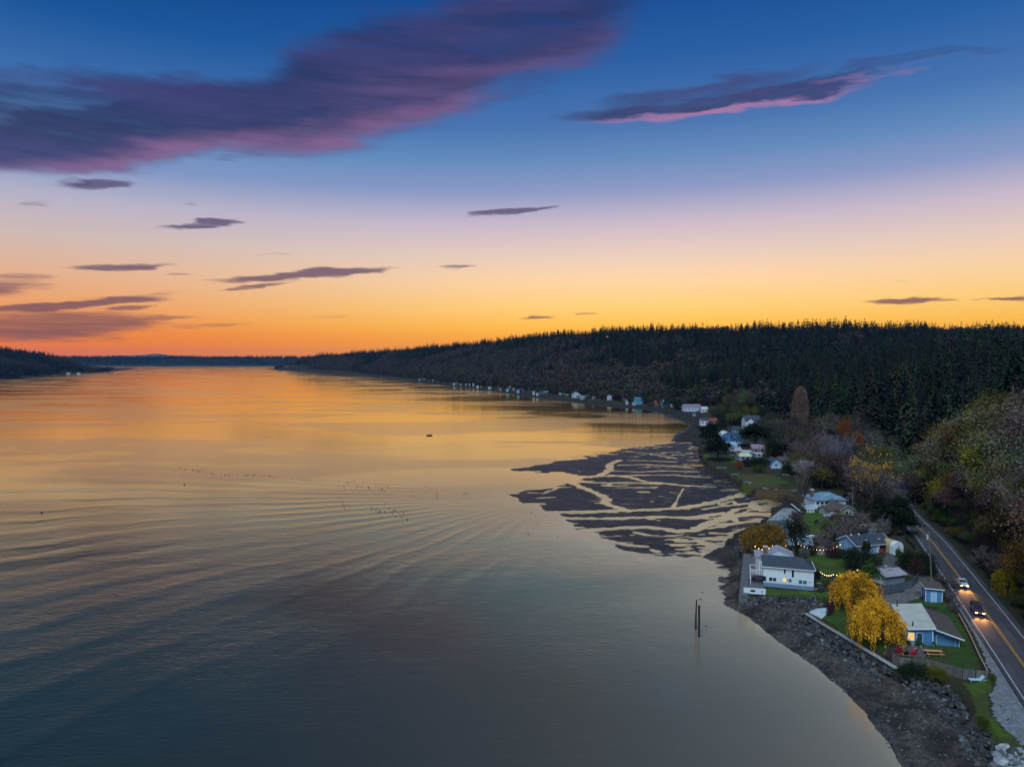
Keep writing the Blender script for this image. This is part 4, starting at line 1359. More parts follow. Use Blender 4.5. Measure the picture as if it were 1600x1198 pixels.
def window(root, face, a, z, w_, h_, pane=None, frame=None, at=0.0, name='window', fw=.07):
    """frame standing proud of the wall, pane inside it; face S/N (along x) or W/E (along y)"""
    pane = pane or m_glass; frame = frame or m_trim
    key = (face, round(w_, 2), round(h_, 2), pane.name, frame.name, fw)
    if key not in _wc:
        s = -1 if face in 'SW' else 1
        f, p = MB(), MB()
        bars = [(0, w_, -fw, 0), (0, w_, h_, h_ + fw), (-fw, 0, -fw, h_ + fw), (w_, w_ + fw, -fw, h_ + fw)]
        d0, d1 = sorted((.003 * s, .05 * s)); e0, e1 = sorted((.002 * s, .018 * s))
        for u0, u1, v0, v1 in bars:
            f.box(u0, u1, d0, d1, v0, v1) if face in 'SN' else f.box(d0, d1, u0, u1, v0, v1)
        p.box(0, w_, e0, e1, 0, h_) if face in 'SN' else p.box(e0, e1, 0, w_, 0, h_)
        _wc[key] = (f.mesh(name, frame), p.mesh('pane', pane))
    f, p = _wc[key]
    o = obj(name, f, root, (a, at, z) if face in 'SN' else (at, a, z))
    obj('pane', p, o)
    return o


def door(root, face, a, z, w_, h_, mat, at=0.0, name='door'):
    o = window(root, face, a, z, w_, h_, mat, m_trim, at, name)
    return o


def house(name, label, px, py, rz, cat_='house', z=3.0, group=None):
    x, y = G(px, py, z)
    return empty(name, (x, y, z), R(rz), label, cat_, group)


# ---------------------------------------------------------------- white two storey house on the rock wall
A = house('beach_house', 'white two storey house with blue grey base and dark shingle roof above the boulder wall', 1193, 915.3, -17)
wA, dA, hA = 10.5, 6.8, 4.65
walls(A, 0, wA, 0, dA, hA - .04, m_white, z0=.92)
MB().box(-.04, wA + .04, -.05, dA, -.3, .93).build('foundation', m_fdn, A)
hip_roof(A, 0, wA, 0, dA, hA, 1.75, m_shingle, .4, inset=2.6, left=False)
b = MB()
for k in range(19): b.box(.12 + k * .57, .15 + k * .57, -.025, -.001, .95, hA - .15)
b.build('batten', M('batten_grey', (.55, .60, .64), rough=.7), A)
b = MB(); b.box(-.06, .07, -.045, .06, .93, hA - .16); b.box(wA - .07, wA + .06, -.045, .06, .93, hA - .16); b.box(-.4, wA + .4, -.46, -.405, hA - .15, hA + .01)
b.build('corner_trim', m_trim, A)
MB().bar((wA + .42, -.3, hA - .05), (wA + .42, dA + .3, hA - .05), .14, .16).build('gutter', m_trim, A)
for a_, z_, w_, h_, p_ in ((1.15, 1.35, .72, .85, m_glass), (1.98, 1.35, .72, .85, m_glass), (4.15, 1.5, .62, .75, m_lit), (4.95, 1.75, .24, .35, m_glassb), (5.35, 1.45, .6, .8, m_glassb),
                           (7.4, 1.3, .8, .85, m_glassb), (8.32, 1.3, .8, .85, m_glassb), (4.3, 3.35, .42, .95, m_glass), (5.95, 2.65, .5, 1.65, m_glass), (9.55, 1.75, .26, .26, m_glassb)):
    window(A, 'S', a_, z_, w_, h_, p_)
window(A, 'W', 1.2, 1.2, 1.6, 2.0, m_glass, at=0)
window(A, 'W', 1.4, 3.4, 1.3, .9, m_glass, at=0)
MB().box(-.14, .5, -.08, -.052, 1.25, 2.35).build('meter_box', m_dark, A)
# violet roofed wing and chimney at the back left, gabled wing behind
MB().box(-1.6, 1.5, 3.3, 9.2, 0, 5.6).build('side_wing', M('lilac_wall', (.40, .38, .43), rough=.7), A)
MB().box(-1.8, 1.65, 3.1, 9.4, 5.605, 5.8).build('flat_roof', m_violet, A)
c_ = MB().box(.25, 1.15, 6.0, 6.9, 5.8, 7.4).build('chimney', m_brick, A)
MB().box(.1, 1.3, 5.85, 7.05, 7.4, 7.58).build('chimney_cap', M('pale_cap', (.6, .5, .4), rough=.8), c_)
walls(A, 1.7, 7.0, dA + .01, 12.5, 4.9, m_white, 'y', 1.2, name='rear_wing', skew=.38)
gable_roof(A, 1.7, 7.0, dA + .3, 12.5, 4.95, 1.3, m_violet, 'y', .3, fascia=m_trim, skew=.38)
# upper balcony
bal = MB().box(-2.9, -.02, .2, 4.2, 2.35, 2.5).build('balcony', M('balcony_floor', (.35, .30, .27), rough=.8), A)
b = MB()
for x_ in (-2.85, -1.45, -.1):
    b.bar((x_, .25, 2.5), (x_, .25, 3.5), .09)
for y_ in (2.2, 4.15): b.bar((-2.85, y_, 2.5), (-2.85, y_, 3.5), .09)
b.bar((-2.85, .25, 3.5), (-.1, .25, 3.5), .1); b.bar((-2.85, .25, 3.5), (-2.85, 4.15, 3.5), .1); b.bar((-2.85, .25, 2.9), (-.1, .25, 2.9), .05); b.bar((-2.85, .25, 2.9), (-2.85, 4.15, 2.9), .05)
b.bar((-2.85, 4.15, 3.5), (-.1, 4.15, 3.5), .1)
b.build('balcony_rail', m_trim, bal)
b = MB()
for x_, y_ in ((-2.8, .3), (-2.8, 4.1)): b.bar((x_, y_, 0), (x_, y_, 2.35), .14)
b.build('post', m_trim, bal)
b = MB()
for x_ in (-.9, -.5): b.bar((x_, .3, 2.5), (x_, .3, 5.6), .12)
b.bar((-.9, .3, 5.5), (-.5, .3, 5.5), .1)
b.build('mast_post', m_trim, bal)
# terrace and seawall left of it
TER = GL([(1156, 928), (1163, 866), (1185, 866), (1194, 917), (1192, 928)])
b = MB(); b.prism([(x, y, 3.0) for x, y in TER], (0, 0, .14)); tag(b.build('terrace_deck', m_deck), 'dark timber terrace between the seawall and the white house', 'deck')
s0 = GL([(1154.5, 930), (1161, 866)]); T_ = (s0[1] - s0[0]) / np.linalg.norm(s0[1] - s0[0]); N_ = np.array([T_[1], -T_[0]])
root = empty('seawall', (s0[0][0], s0[0][1], 0), math.atan2(T_[1], T_[0]), 'grey concrete seawall with flat walkway left of the white house', 'seawall')
Ls = float(np.linalg.norm(s0[1] - s0[0]))
for k in range(6):
    x0_ = k * Ls / 6
    MB().box(x0_ + .01, x0_ + Ls / 6 - .01, -1.9, 0, -.6, 3.22).build('wall_panel', M('dark_concrete', (.085, .08, .085), (.14, .135, .14), scale=1, rough=.9), root)
MB().box(0, Ls, -1.75, -.25, 3.23, 3.29).build('walkway', m_deck, root)
b = MB()
for k in range(6): b.bar((.5 + k * (Ls - 1) / 5, .1, -.5), (.5 + k * (Ls - 1) / 5, .1, 3.1), .3)
b.build('pile', M('creosote', (.03, .026, .022), (.06, .05, .045), scale=2, rough=.9), root)
x, y = G(1162, 926.5, 3.1)
wp = empty('low_wall', (x, y, 3.1), R(-12), 'white painted low wall with a dark oval opening at the corner of the terrace', 'wall')
MB().box(0, 4.6, 0, .22, 0, 1.15).build('wall_face', m_white, wp)
MB().box(-.05, 4.65, -.05, .27, 1.152, 1.24).build('coping', m_trim, wp)
b = MB(); b.prism([(1.9 + .6 * math.cos(t_), -.03, .68 + .24 * math.sin(t_)) for t_ in [i * math.pi / 7 for i in range(14)]], (0, .028, 0)); b.build('opening', m_dark, wp)
MB().box(3.75, 3.95, -.02, -.001, .35, .8).build('vent', m_dark, wp)

# ---------------------------------------------------------------- blue cottage with the pale metal roof
Bc = house('blue_cottage', 'bright blue cottage with pale metal roof, dark lean-to roof and a lit window', 1414.5, 1003.5, -21)
w1, d1, h1, w2 = 4.35, 12.6, 2.55, 4.3
b = MB(); b.prism([(0, 0, -.2), (w1, 0, -.2), (w1, 0, h1 + .75), (0, 0, h1)], (0, d1, 0)); b.build('wall', m_blue, Bc)
b = MB(); b.prism([(w1 + .01, .9, -.2), (w1 + w2, .9, -.2), (w1 + w2, .9, 2.0), (w1 + .01, .9, h1 + .25)], (0, d1 - 1.6, 0)); b.build('garage_wall', m_blue, Bc)
b = MB(); b.prism([(-.45, -.45, h1 - .02), (w1 + .32, -.45, h1 + .80), (w1 + .32, -.45, h1 + .93), (-.45, -.45, h1 + .11)], (0, d1 + .9, 0)); rfm = b.build('roof', m_metal, Bc)
b = MB()
for k in range(24):
    yy = -.3 + k * .56
    b.bar((-.44, yy, h1 + .125), (w1 + .3, yy, h1 + .94), .05, .03)
b.build('seam', M('roof_seam', (.36, .34, .31), rough=.6), rfm)
b = MB(); b.prism([(w1 + .34, -.35, h1 + .55), (w1 + w2 + .5, -.35, 1.86), (w1 + w2 + .5, -.35, 1.99), (w1 + .34, -.35, h1 + .70)], (0, d1 - .3, 0)); b.build('side_roof', m_brownroof, Bc)
b = MB()
b.bar((-.46, -.49, h1 + .02), (w1 + .34, -.49, h1 + .84), .07, .24); b.bar((w1 + .38, -.45, h1 + .9), (w1 + .38, d1 + .45, h1 + .9), .09, .2)
b.bar((w1 + .3, -.40, h1 + .62), (w1 + w2 + .52, -.40, 1.92), .07, .22); b.bar((-.49, -.45, h1), (-.49, d1 + .45, h1), .07, .16)
b.build('fascia', m_trim, Bc)
b = MB()
for x_, y_, t_ in ((0, 0, h1 - .05), (w1, 0, h1 + .65), (w1 + w2, .9, 1.85)):
    b.box(x_ - .10, x_ + .06, y_ - .04, y_ + .08, -.1, t_)
b.build('corner_trim', m_trim, Bc)
b = MB()
for k in range(11):
    z_ = .15 + k * .23
    b.box(.08, w1 - .12, -.028, -.001, z_, z_ + .03); 
    if z_ < 1.9: b.box(w1 + .06, w1 + w2 - .12, .872, .899, z_, z_ + .03)
b.build('clapboard_shadow', M('blue_shadow_line', (.06, .17, .32), rough=.7), Bc)  # strips in darker blue paint the shade under each board
window(Bc, 'S', .42, .62, .95, 1.35, m_lit, fw=.11)
MB().box(.5, .75, -.022, -.019, .75, .95).build('sill_pot', m_dark, Bc)
door(Bc, 'S', 1.85, .02, .85, 2.05, M('dark_door', (.03, .035, .05), rough=.5), name='door')
door(Bc, 'S', w1 + .75, .02, 2.9, 1.75, M('garage_door', (.10, .26, .44), (.13, .30, .49), scale=2, rough=.6), at=.9, name='garage_door')
for k in range(6): window(Bc, 'W', 1.0 + k * 1.9, .75, 1.35, 1.25, m_glass, at=0, fw=.13)
for x_, y_, h_ in ((.35, 11.6, 1.2), (1.3, .9, .9), (5.3, 6.5, .35)):
    zr_ = h1 + .1 + .18 * x_ if x_ < w1 else h1
    MB().tube((x_, y_, zr_ - .1), (x_, y_, zr_ + h_), .11, .11, 8).build('vent_pipe', m_dark, Bc)
# small blue shed
S_ = house('garden_shed', 'small bright blue shed with pale blue door beside the road hedge', 1446, 940, -19, 'shed')
b = MB(); b.prism([(0, 0, -.1), (0, 0, 3.0), (0, 3.6, 3.35), (0, 3.6, -.1)], (3.1, 0, 0)); b.build('wall', m_blue, S_)
b = MB(); b.prism([(-.3, -.35, 3.0), (-.3, -.35, 3.12), (-.3, 3.9, 3.52), (-.3, 3.9, 3.40)], (3.7, 0, 0)); b.build('roof', m_brownroof, S_)
b = MB(); b.box(-.32, 3.42, -.42, -.36, 2.92, 3.12); b.box(-.38, -.31, -.4, 3.9, 3.0, 3.16)
for x_, y_ in ((0, 0), (3.1, 0), (0, 3.6)): b.box(x_ - .07, x_ + .07, y_ - .04, y_ + .07, -.08, 2.9)
b.build('trim', m_trim, S_)
door(S_, 'S', 1.05, .1, .95, 2.1, M('pale_blue_door', (.35, .58, .78), rough=.5))
window(S_, 'W', 1.6, 1.3, .5, .7, m_glassb)

# ---------------------------------------------------------------- light blue garage house
E_ = house('garage_house', 'light blue single storey house with dark roof, two skylights and open garage', 1338, 866, 14.4)
wE, dE, hE = 10.8, 6.6, 2.45
walls(E_, 0, wE, 0, dE, hE, m_lblue, 'x', 1.75, z0=-.2)
rf = gable_roof(E_, 0, wE, 0, dE, hE, 1.75, m_shingle, 'x', .45, fascia=m_trim)
for x_ in (3.6, 7.9):
    o = MB().box(x_, x_ + .85, 1.25, 1.85, 0, .12).build('skylight', M('skylight', (.75, .8, .82), rough=.3), rf, (0, 0, hE + .80))
    o.rotation_euler = (0, 0, 0)
    o.rotation_euler.x = 0
for x_ in (.9, 3.4): MB().box(x_, x_ + .4, 3.1, 3.5, hE + 1.7, hE + 2.15).build('roof_vent', m_trim, rf)
door(E_, 'S', 3.6, .02, 2.8, 2.05, m_lblue, name='garage_door')
door(E_, 'S', 7.3, .02, 2.2, 2.1, m_dark, name='open_bay')
window(E_, 'S', 1.2, .9, 1.0, .9, m_glass)
b = MB(); b.box(6.5, 7.15, -.05, -.001, .02, 2.2); b.box(9.7, 10.6, -.05, -.001, .02, 2.2); b.build('panel', m_white, E_)
# red tool cart in the open bay
tag(MB().box(-.5, .5, -.3, .3, .25, .9).box(-.55, .55, -.35, .35, .9, .97).build('tool_cart', M('red_brown_paint', (.30, .07, .04), rough=.5), loc=(*G(1377, 863.5), 3.0), rz=R(14)), 'reddish tool cart just outside the open garage bay', 'cart')

# canopy shelter: tan rear, white front
F_ = house('canopy_shelter', 'arched fabric shelter with tan roof and white front drape beside the garage', 1396, 866.5, 14, 'shelter')
arc = [(1.55 - 1.6 * math.cos(t_), 1.9 + 1.5 * math.sin(t_) ** .9 if math.sin(t_) > 0 else 1.9) for t_ in [i * math.pi / 8 for i in range(9)]]
pf = [(-.05, 0)] + arc + [(3.15, 0)]
for nm_, y0_, y1_, mt in (('front_drape', 0, 1.3, M('white_fabric', (.70, .72, .74), (.78, .80, .82), scale=1.2, rough=.8, bump=.12, bscale=1.2)), ('rear_cover', 1.31, 6.4, M('tan_fabric', (.52, .34, .17), (.60, .40, .21), scale=1, rough=.85))):
    b = MB(); b.prism([(x_, y0_, z_) for x_, z_ in pf], (0, y1_ - y0_, 0)); b.build(nm_, mt, F_)
b = MB(); b.prism([(.9, -.03, 0), (1.3, -.03, 2.4), (2.0, -.03, 2.4), (2.2, -.03, 0)], (0, .028, 0)); b.build('door_flap', M('bluish_fabric', (.5, .56, .62), rough=.8), F_)
b = MB(); b.prism([(.2, -.5, -.02), (2.7, -.5, -.02), (2.6, 0, .5), (.3, 0, .5)], (0, .3, 0)); b.build('loose_hem', m_white, F_)

# grey garage with ribbed metal roof
D_ = house('grey_garage', 'grey garage with rusty pale metal roof inside the blue grey plank fence', 1383.5, 914.5, 19, 'garage')
walls(D_, 0, 5.8, 0, 4.3, 2.15, M('grey_siding', (.22, .23, .27), (.27, .28, .32), scale=1, rough=.8), 'x', .75, z0=-.2)
rd_ = gable_roof(D_, 0, 5.8, 0, 4.3, 2.15, .75, M('rusty_metal', (.36, .31, .33), (.46, .40, .41), scale=.7, rough=.6, stretch=(3, .3, 1)), 'x', .5)
b = MB()
for k in range(14): b.bar((-.45 + k * .51, -.48, 2.15), (-.45 + k * .51, 2.1, 3.04), .05, .05)
b.build('rib', m_violet, rd_)
MB().box(1.6, 3.8, 1.45, 1.65, 2.72, 2.86).build('ridge_vent', m_dark, rd_)
MB().box(-.012, -.002, .1, 4.2, 0, 2.1).build('end_panel', M('pale_end', (.5, .56, .62), rough=.7), D_)
door(D_, 'W', .9, .02, 1.8, 1.9, m_white, at=-.012)

# blue roofed house with deck
Gh = house('blue_roofed_house', 'pale house with steel blue hip roof and white deck beside the creek flats', 1273, 793, 3)
walls(Gh, 0, 11.2, 0, 8.2, 2.7, m_white, z0=-.3)
gr_ = hip_roof(Gh, 0, 11.2, 0, 8.2, 2.72, 2.0, M('steel_blue_roof', (.15, .25, .34), (.19, .29, .38), scale=1, rough=.7), .5, inset=4.4)
c_ = MB().box(.3, 1.1, 3.0, 3.9, 2.8, 5.6).build('chimney', m_brick, Gh); MB().box(.2, 1.2, 2.9, 4.0, 5.6, 5.8).build('chimney_cap', m_trim, c_)
for k in range(3): window(Gh, 'S', .5 + k * 1.5, .75, 1.2, 1.3, m_glass, fw=.12)
window(Gh, 'S', 7.4, .9, 1.4, 1.0, m_glass, fw=.12)
for x_, y_, w_ in ((4.4, 1.9, 1.9), (8.0, .7, .7), (9.3, .9, .7)): MB().box(x_, x_ + w_, y_, y_ + .5, 2.72 + (y_ + .9) * .44, 2.72 + (y_ + .9) * .44 + .15).build('skylight', M('skylight', (.75, .8, .82), rough=.3), gr_)
x, y = G(1257, 795, 3.0)
dk = empty('white_deck', (x, y, 3.0), R(3), 'white railed deck along the front of the blue roofed house', 'deck')
MB().box(0, 8.6, 0, 2.6, .5, .65).build('deck_floor', M('pale_deck', (.55, .57, .58), rough=.7), dk)
b = MB()
for k in range(12): b.bar((.05 + k * .77, .03, .65), (.05 + k * .77, .03, 1.5), .07)
b.bar((0, .03, 1.5), (8.6, .03, 1.5), .12); b.bar((0, .03, .95), (8.6, .03, .95), .05); b.bar((.03, 0, 1.5), (.03, 2.6, 1.5), .12); b.box(0, 4.6, -.04, -.01, 0, 1.45)
b.build('deck_rail', m_trim, dk)
b = MB(); [b.bar((.1 + k * 2.1, .1, -.3), (.1 + k * 2.1, .1, .5), .15) for k in range(5)]; b.build('post', m_trim, dk)

# brown cottage
Hc = house('brown_cottage', 'small beige cottage with brown shingle roof behind the small bright lawn', 1313, 807, 12)
walls(Hc, 0, 5.0, 0, 6.8, 2.15, M('beige_wall', (.32, .28, .25), (.38, .34, .30), scale=1, rough=.8), 'y', 1.5, z0=-.3)
gable_roof(Hc, 0, 5.0, 0, 6.8, 2.15, 1.5, m_brownroof, 'y', .4, fascia=M('beige_trim', (.5, .45, .42), rough=.7))
walls(Hc, -3.6, -.02, 1.6, 6.0, 1.9, M('beige_wall', (.32, .28, .25), rough=.8), 'x', 1.1, z0=-.3, name='side_wing')
gable_roof(Hc, -3.6, -.1, 1.6, 6.0, 1.9, 1.1, m_brownroof, 'x', .35)
window(Hc, 'S', 1.9, .6, 1.0, 1.1, m_glass); window(Hc, 'S', 3.4, .6, .6, .9, m_glass)
door(Hc, 'S', -2.4, 0, .9, 1.7, m_white, at=1.6)
MB().box(2.0, 2.5, 4.4, 4.9, 2.8, 4.6).build('chimney', m_brick, Hc)
# small blue house half behind the pine
I_ = house('small_blue_house', 'small blue house with dark blue roof half hidden by the dark pine', 1226, 851, -8)
walls(I_, 0, 6.7, 0, 8.6, 2.35, m_lblue, 'y', 1.3, z0=-.3)
gable_roof(I_, 0, 6.7, 0, 8.6, 2.35, 1.3, m_shingle, 'y', .35, fascia=m_trim)
window(I_, 'S', 4.4, .8, 1.2, 1.0, m_glassb); window(I_, 'S', 1.4, .8, 1.2, 1.0, m_glassb)
b = MB(); b.bar((6.9, -.2, -.2), (6.9, -.2, 2.2), .14); b.bar((7.6, -.6, -.2), (7.2, .4, 2.0), .12); b.box(6.75, 7.5, -.6, .2, -.2, .5); b.build('porch', m_trim, I_)
# little gable cottage behind the light blue house
J_ = house('gable_cottage', 'small cottage with light blue gable and long dark roof behind the light blue garage house', 1358, 836, 10)
walls(J_, 0, 6.2, 0, 3.6, 1.9, m_lblue, 'x', 1.0, z0=-.2)
gable_roof(J_, 0, 6.2, 0, 3.6, 1.9, 1.0, m_brownroof, 'x', .35, fascia=m_trim)
window(J_, 'W', 1.2, .7, 1.1, .9, m_glass)
# playhouse and red fence
K_ = house('playhouse', 'little grey shed with a white window frame under the string lights', 1272.5, 867, 4, 'shed')
walls(K_, 0, 3.0, 0, 2.2, 1.5, M('grey_lilac', (.24, .23, .26), rough=.8), 'x', .5, z0=-.1)
gable_roof(K_, 0, 3.0, 0, 2.2, 1.5, .5, m_brownroof, 'x', .2)
window(K_, 'S', 1.1, .55, .7, .6, m_glass, fw=.13)

# ---------------------------------------------------------------- patio on its own bulkhead by the creek
PT = GL([(1200, 812.5), (1224, 794), (1237, 794), (1247, 800.5), (1241, 806), (1240, 814)])
pt = empty('patio', (PT[0][0], PT[0][1], 3.0), 0, 'grey concrete patio on a dark green bulkhead at the edge of the flats', 'patio')
q = PT - PT[0]
b = MB(); b.prism([(x_, y_, .0) for x_, y_ in q], (0, 0, .2)); b.build('slab', m_conc, pt)
n_ = 5
for k in range(n_):
    a_ = q[0] * (1 - k / n_) + q[5] * (k / n_); c_ = q[0] * (1 - (k + 1) / n_) + q[5] * ((k + 1) / n_)
    b = MB(); b.prism([(a_[0] + .02, a_[1] + .25, -3.6), (c_[0] - .02, c_[1] + .25, -3.6), (c_[0] - .02, c_[1] + .25, -.01), (a_[0] + .02, a_[1] + .25, -.01)], (0, -.3, 0)); b.build('bulkhead_panel', m_teal, pt)
b = MB(); b.prism([(q[0][0], q[0][1], -3.6), (q[0][0], q[0][1], -.01), (q[1][0], q[1][1], -.01), (q[1][0], q[1][1], -3.6)], (-.3, 0, 0)); b.build('side_wall', m_conc, pt)
x0_, y0_ = G(1236, 790, 3.0); x1_, y1_ = G(1252, 803, 3.0)
rw = empty('retaining_wall', (x0_, y0_, 3.0), 0, 'white topped dark retaining wall slanting down to the patio', 'wall')
MB().bar((0, 0, 0), (x1_ - x0_, y1_ - y0_, 0), .35, 1.3).build('wall_face', m_dark, rw)
MB().bar((0, 0, .72), (x1_ - x0_, y1_ - y0_, .72), .45, .14).build('coping', m_trim, rw)
g0 = G(1261, 801, 3.0)
gt = empty('timber_trellis', (g0[0], g0[1], 3.0), R(4), 'white and green timber frame at the edge of the small bright lawn', 'frame')
b = MB(); [b.bar((k * 1.2, 0, 0), (k * 1.2, 0, 1.3), .16) for k in range(3)]; b.build('post', m_trim, gt)
b = MB(); [b.bar((0, 0, z_), (2.4, 0, z_), .1, .18) for z_ in (.3, .75, 1.25)]; b.build('rail', m_trim, gt)

# ---------------------------------------------------------------- long seawall with its pale cap
c0, c1 = np.array(G(1258.5, 957.5, 3.05)), np.array(G(1401, 1043.5, 3.05))
T_ = (c1 - c0) / np.linalg.norm(c1 - c0); Lc = float(np.linalg.norm(c1 - c0))
root = empty('bulkhead', (c0[0], c0[1], 3.05), math.atan2(T_[1], T_[0]), 'long timber bulkhead with a pale plank cap above the dark boulders', 'seawall')
for k in range(8):
    x0_, x1_ = k * Lc / 8 + .015, (k + 1) * Lc / 8 - .015
    MB().box(x0_, x1_, -.02, .14, -2.6, -.13).build('wall_panel', M('bulkhead_wood', (.06, .055, .05), (.11, .10, .09), scale=1.5, rough=.9, stretch=(4, 4, .5)), root)
    for j, (ya, yb) in enumerate(((-.34, .02), (.05, .48))):
        MB().box(x0_, x1_, ya, yb, -.12 + .01 * j, .02 + .015 * rnd.random()).build('cap_board', M('pale_boards', (.25, .26, .26), (.42, .43, .42), scale=1.5, rough=.85, stretch=(.6, 5, 1), vary=.15) if not (j == 1 and k in (1, 2)) else M('rusty_board', (.24, .12, .06), (.34, .2, .11), scale=2, rough=.9), root)
SL = GL([(1264, 957), (1276, 951.5), (1291, 950), (1296, 955), (1291, 961), (1284, 967)])
sp = empty('boat_slab', (SL[0][0], SL[0][1], 3.0), 0, 'pale concrete slab in the corner of the long seawall', 'slab')
q = SL - SL[0]
b = MB(); b.prism([(x_, y_, 0) for x_, y_ in q], (0, 0, .16)); b.build('slab_top', M('pale_concrete', (.48, .53, .56), (.60, .64, .66), scale=.8, rough=.7), sp)

# ---------------------------------------------------------------- fences
def plank_fence(name, label, pts, h, mat, panel=2.4, z=3.0, cap=None, board=.15):
    pts = [np.array(p) for p in pts]
    root = empty(name, (*pts[0], z), 0, label, 'fence')
    for a, c in zip(pts[:-1], pts[1:]):
        L = float(np.linalg.norm(c - a)); n = max(1, round(L / panel)); T = (c - a) / L; ang = math.atan2(T[1], T[0])
        for k in range(n):
            l0, l1 = L * k / n, L * (k + 1) / n
            o_ = a - pts[0] + T * l0
            b = MB(); m = int((l1 - l0 - .12) / board)
            for j in range(m):
                b.box(.06 + j * board + .008, .06 + (j + 1) * board - .008, -.012 - .006 * (j % 2), .012, -.25, h + rnd.uniform(-.035, .035))
            b.bar((.05, .035, .35), (l1 - l0 - .05, .035, .35), .04, .09); b.bar((.05, .035, h - .3), (l1 - l0 - .05, .035, h - .3), .04, .09)
            b.build('fence_panel', mat, root, (o_[0], o_[1], 0), ang)
            MB().box(-.055, .055, -.06, .05, -.3, h + .06).build('post', mat, root, (o_[0], o_[1], 0), ang)
            if cap: MB().box(0, l1 - l0, -.05, .05, h + .062, h + .10).build('top_rail', cap, root, (o_[0], o_[1], 0), ang)
    return root


plank_fence('plank_fence', 'weathered grey brown plank fence curving between the blue cottage and the beach rocks', GL([(1394.5, 1034), (1404.5, 1042), (1446, 1045), (1481, 1053.5), (1505, 1061), (1545.5, 1064)], 3.0), 1.75, m_wood)
plank_fence('plank_fence', 'blue grey plank fence curving round the grey garage', GL([(1372, 928), (1400, 924), (1425, 918.5), (1435, 907.5)], 3.0), 1.75, m_bluewood, cap=m_bluewood)
plank_fence('plank_fence', 'red brown plank fence under the string lights', GL([(1238, 866), (1258, 866)], 3.0), 1.7, m_redwood)
plank_fence('plank_fence', 'dark plank fence along the road behind the canopy shelter', GL([(1393, 845), (1415, 846), (1430, 862)], 3.0), 1.6, M('dark_planks', (.04, .035, .03), (.07, .06, .055), scale=1, rough=.9))


def rail_fence(name, label, pts, h, mat, step=2.2, rails=(.35, .75, 1.15), z=3.0, topmat=None):
    pts = [np.array(p) for p in pts]
    root = empty(name, (*pts[0], z), 0, label, 'fence')
    for a, c in zip(pts[:-1], pts[1:]):
        L = float(np.linalg.norm(c - a)); n = max(1, round(L / step)); T = (c - a) / L; ang = math.atan2(T[1], T[0])
        for k in range(n):
            l = L / n; o_ = a - pts[0] + T * l * k
            MB().box(-.07, .07, -.07, .07, -.3, h).build('post', mat, root, (o_[0], o_[1], 0), ang)
            for zz in rails:
                MB().box(0, l, -.10, -.072, zz - .08, zz + .08).build('rail', mat, root, (o_[0], o_[1], 0), ang)
            if topmat: MB().box(0, l, -.12, .06, h + .002, h + .05).build('top_rail', topmat, root, (o_[0], o_[1], 0), ang)
    return root


rail_fence('rail_fence', 'brown timber rail fence between the cottage lawn and the road shoulder', GL([(1497.5, 968), (1507, 985), (1517, 1005), (1529, 1032), (1544, 1062)], 3.0), 1.3, M('fence_brown', (.09, .055, .04), (.14, .09, .07), scale=1, rough=.9), topmat=M('pale_rail', (.42, .26, .18), (.5, .33, .24), scale=1, rough=.8))
rail_fence('guard_rail', 'low pale guard rail beside the road near the dark conifers', GL([(1416, 822), (1424, 832), (1444, 855)], 3.3), .75, M('galvanised', (.42, .42, .44), rough=.5, metal=.3), rails=(.55,), z=3.3)

# ---------------------------------------------------------------- utility poles
def pole(px, py, h, label, lean=(0, 0), arms=1, lamp=False):
    x, y = G(px, py)
    r = empty('utility_pole', (x, y, 3.0), 0, label, 'utility pole')
    t_ = (lean[0], lean[1], h)
    MB().tube((0, 0, -.5), t_, .17, .11, 8).build('post', M('pole_wood', (.13, .11, .095), (.19, .165, .14), scale=1, rough=.9, stretch=(6, 6, .3)), r)
    for k in range(arms):
        zz = h - .5 - .9 * k
        MB().bar((t_[0] * zz / h - 1.1, t_[1] * zz / h + .12, zz), (t_[0] * zz / h + 1.1, t_[1] * zz / h + .12, zz), .11).build('crossarm', m_wood, r)
    if lamp:
        MB().tube((t_[0], t_[1] + .3, h - 2.0), (t_[0], t_[1] + .3, h - .9), .26, .26, 10).build('transformer', M('transformer', (.45, .55, .58), rough=.4), r)
    return r


pole(1457, 924, 13.6, 'tall utility pole with a pale transformer standing behind the small blue shed', (-.9, .4), 1, True)
pole(1332, 804, 9.5, 'utility pole between the brown cottage and the tall yellow leaved tree', (0, 0), 1)
pole(1181, 697, 9.5, 'utility pole in front of the big dark conifer among the far houses', (0, 0), 1)
pole(1175, 612 + 22, 10, 'thin utility pole at the foot of the wooded hill', (0, 0), 1)
for q_, lab in (((1308, 856), 'thin pole behind the light blue house, left one'), ((1322, 852), 'thin pole behind the light blue house, right one')):
    x, y = G(*q_); tag(MB().tube((0, 0, -.3), (0, 0, 4.2), .06, .05, 6).build('garden_pole', m_wood, loc=(x, y, 3.0)), lab, 'pole')

# ---------------------------------------------------------------- string lights
m_bulb = M('lit_bulb', (1, .7, .3), emit=((1.0, .58, .22), 6.0))
bulb = bpy.data.meshes.new('bulb')
import bmesh
bm = bmesh.new(); bmesh.ops.create_icosphere(bm, subdivisions=1, radius=.105); bm.to_mesh(bulb); bm.free(); bulb.materials.append(m_bulb)


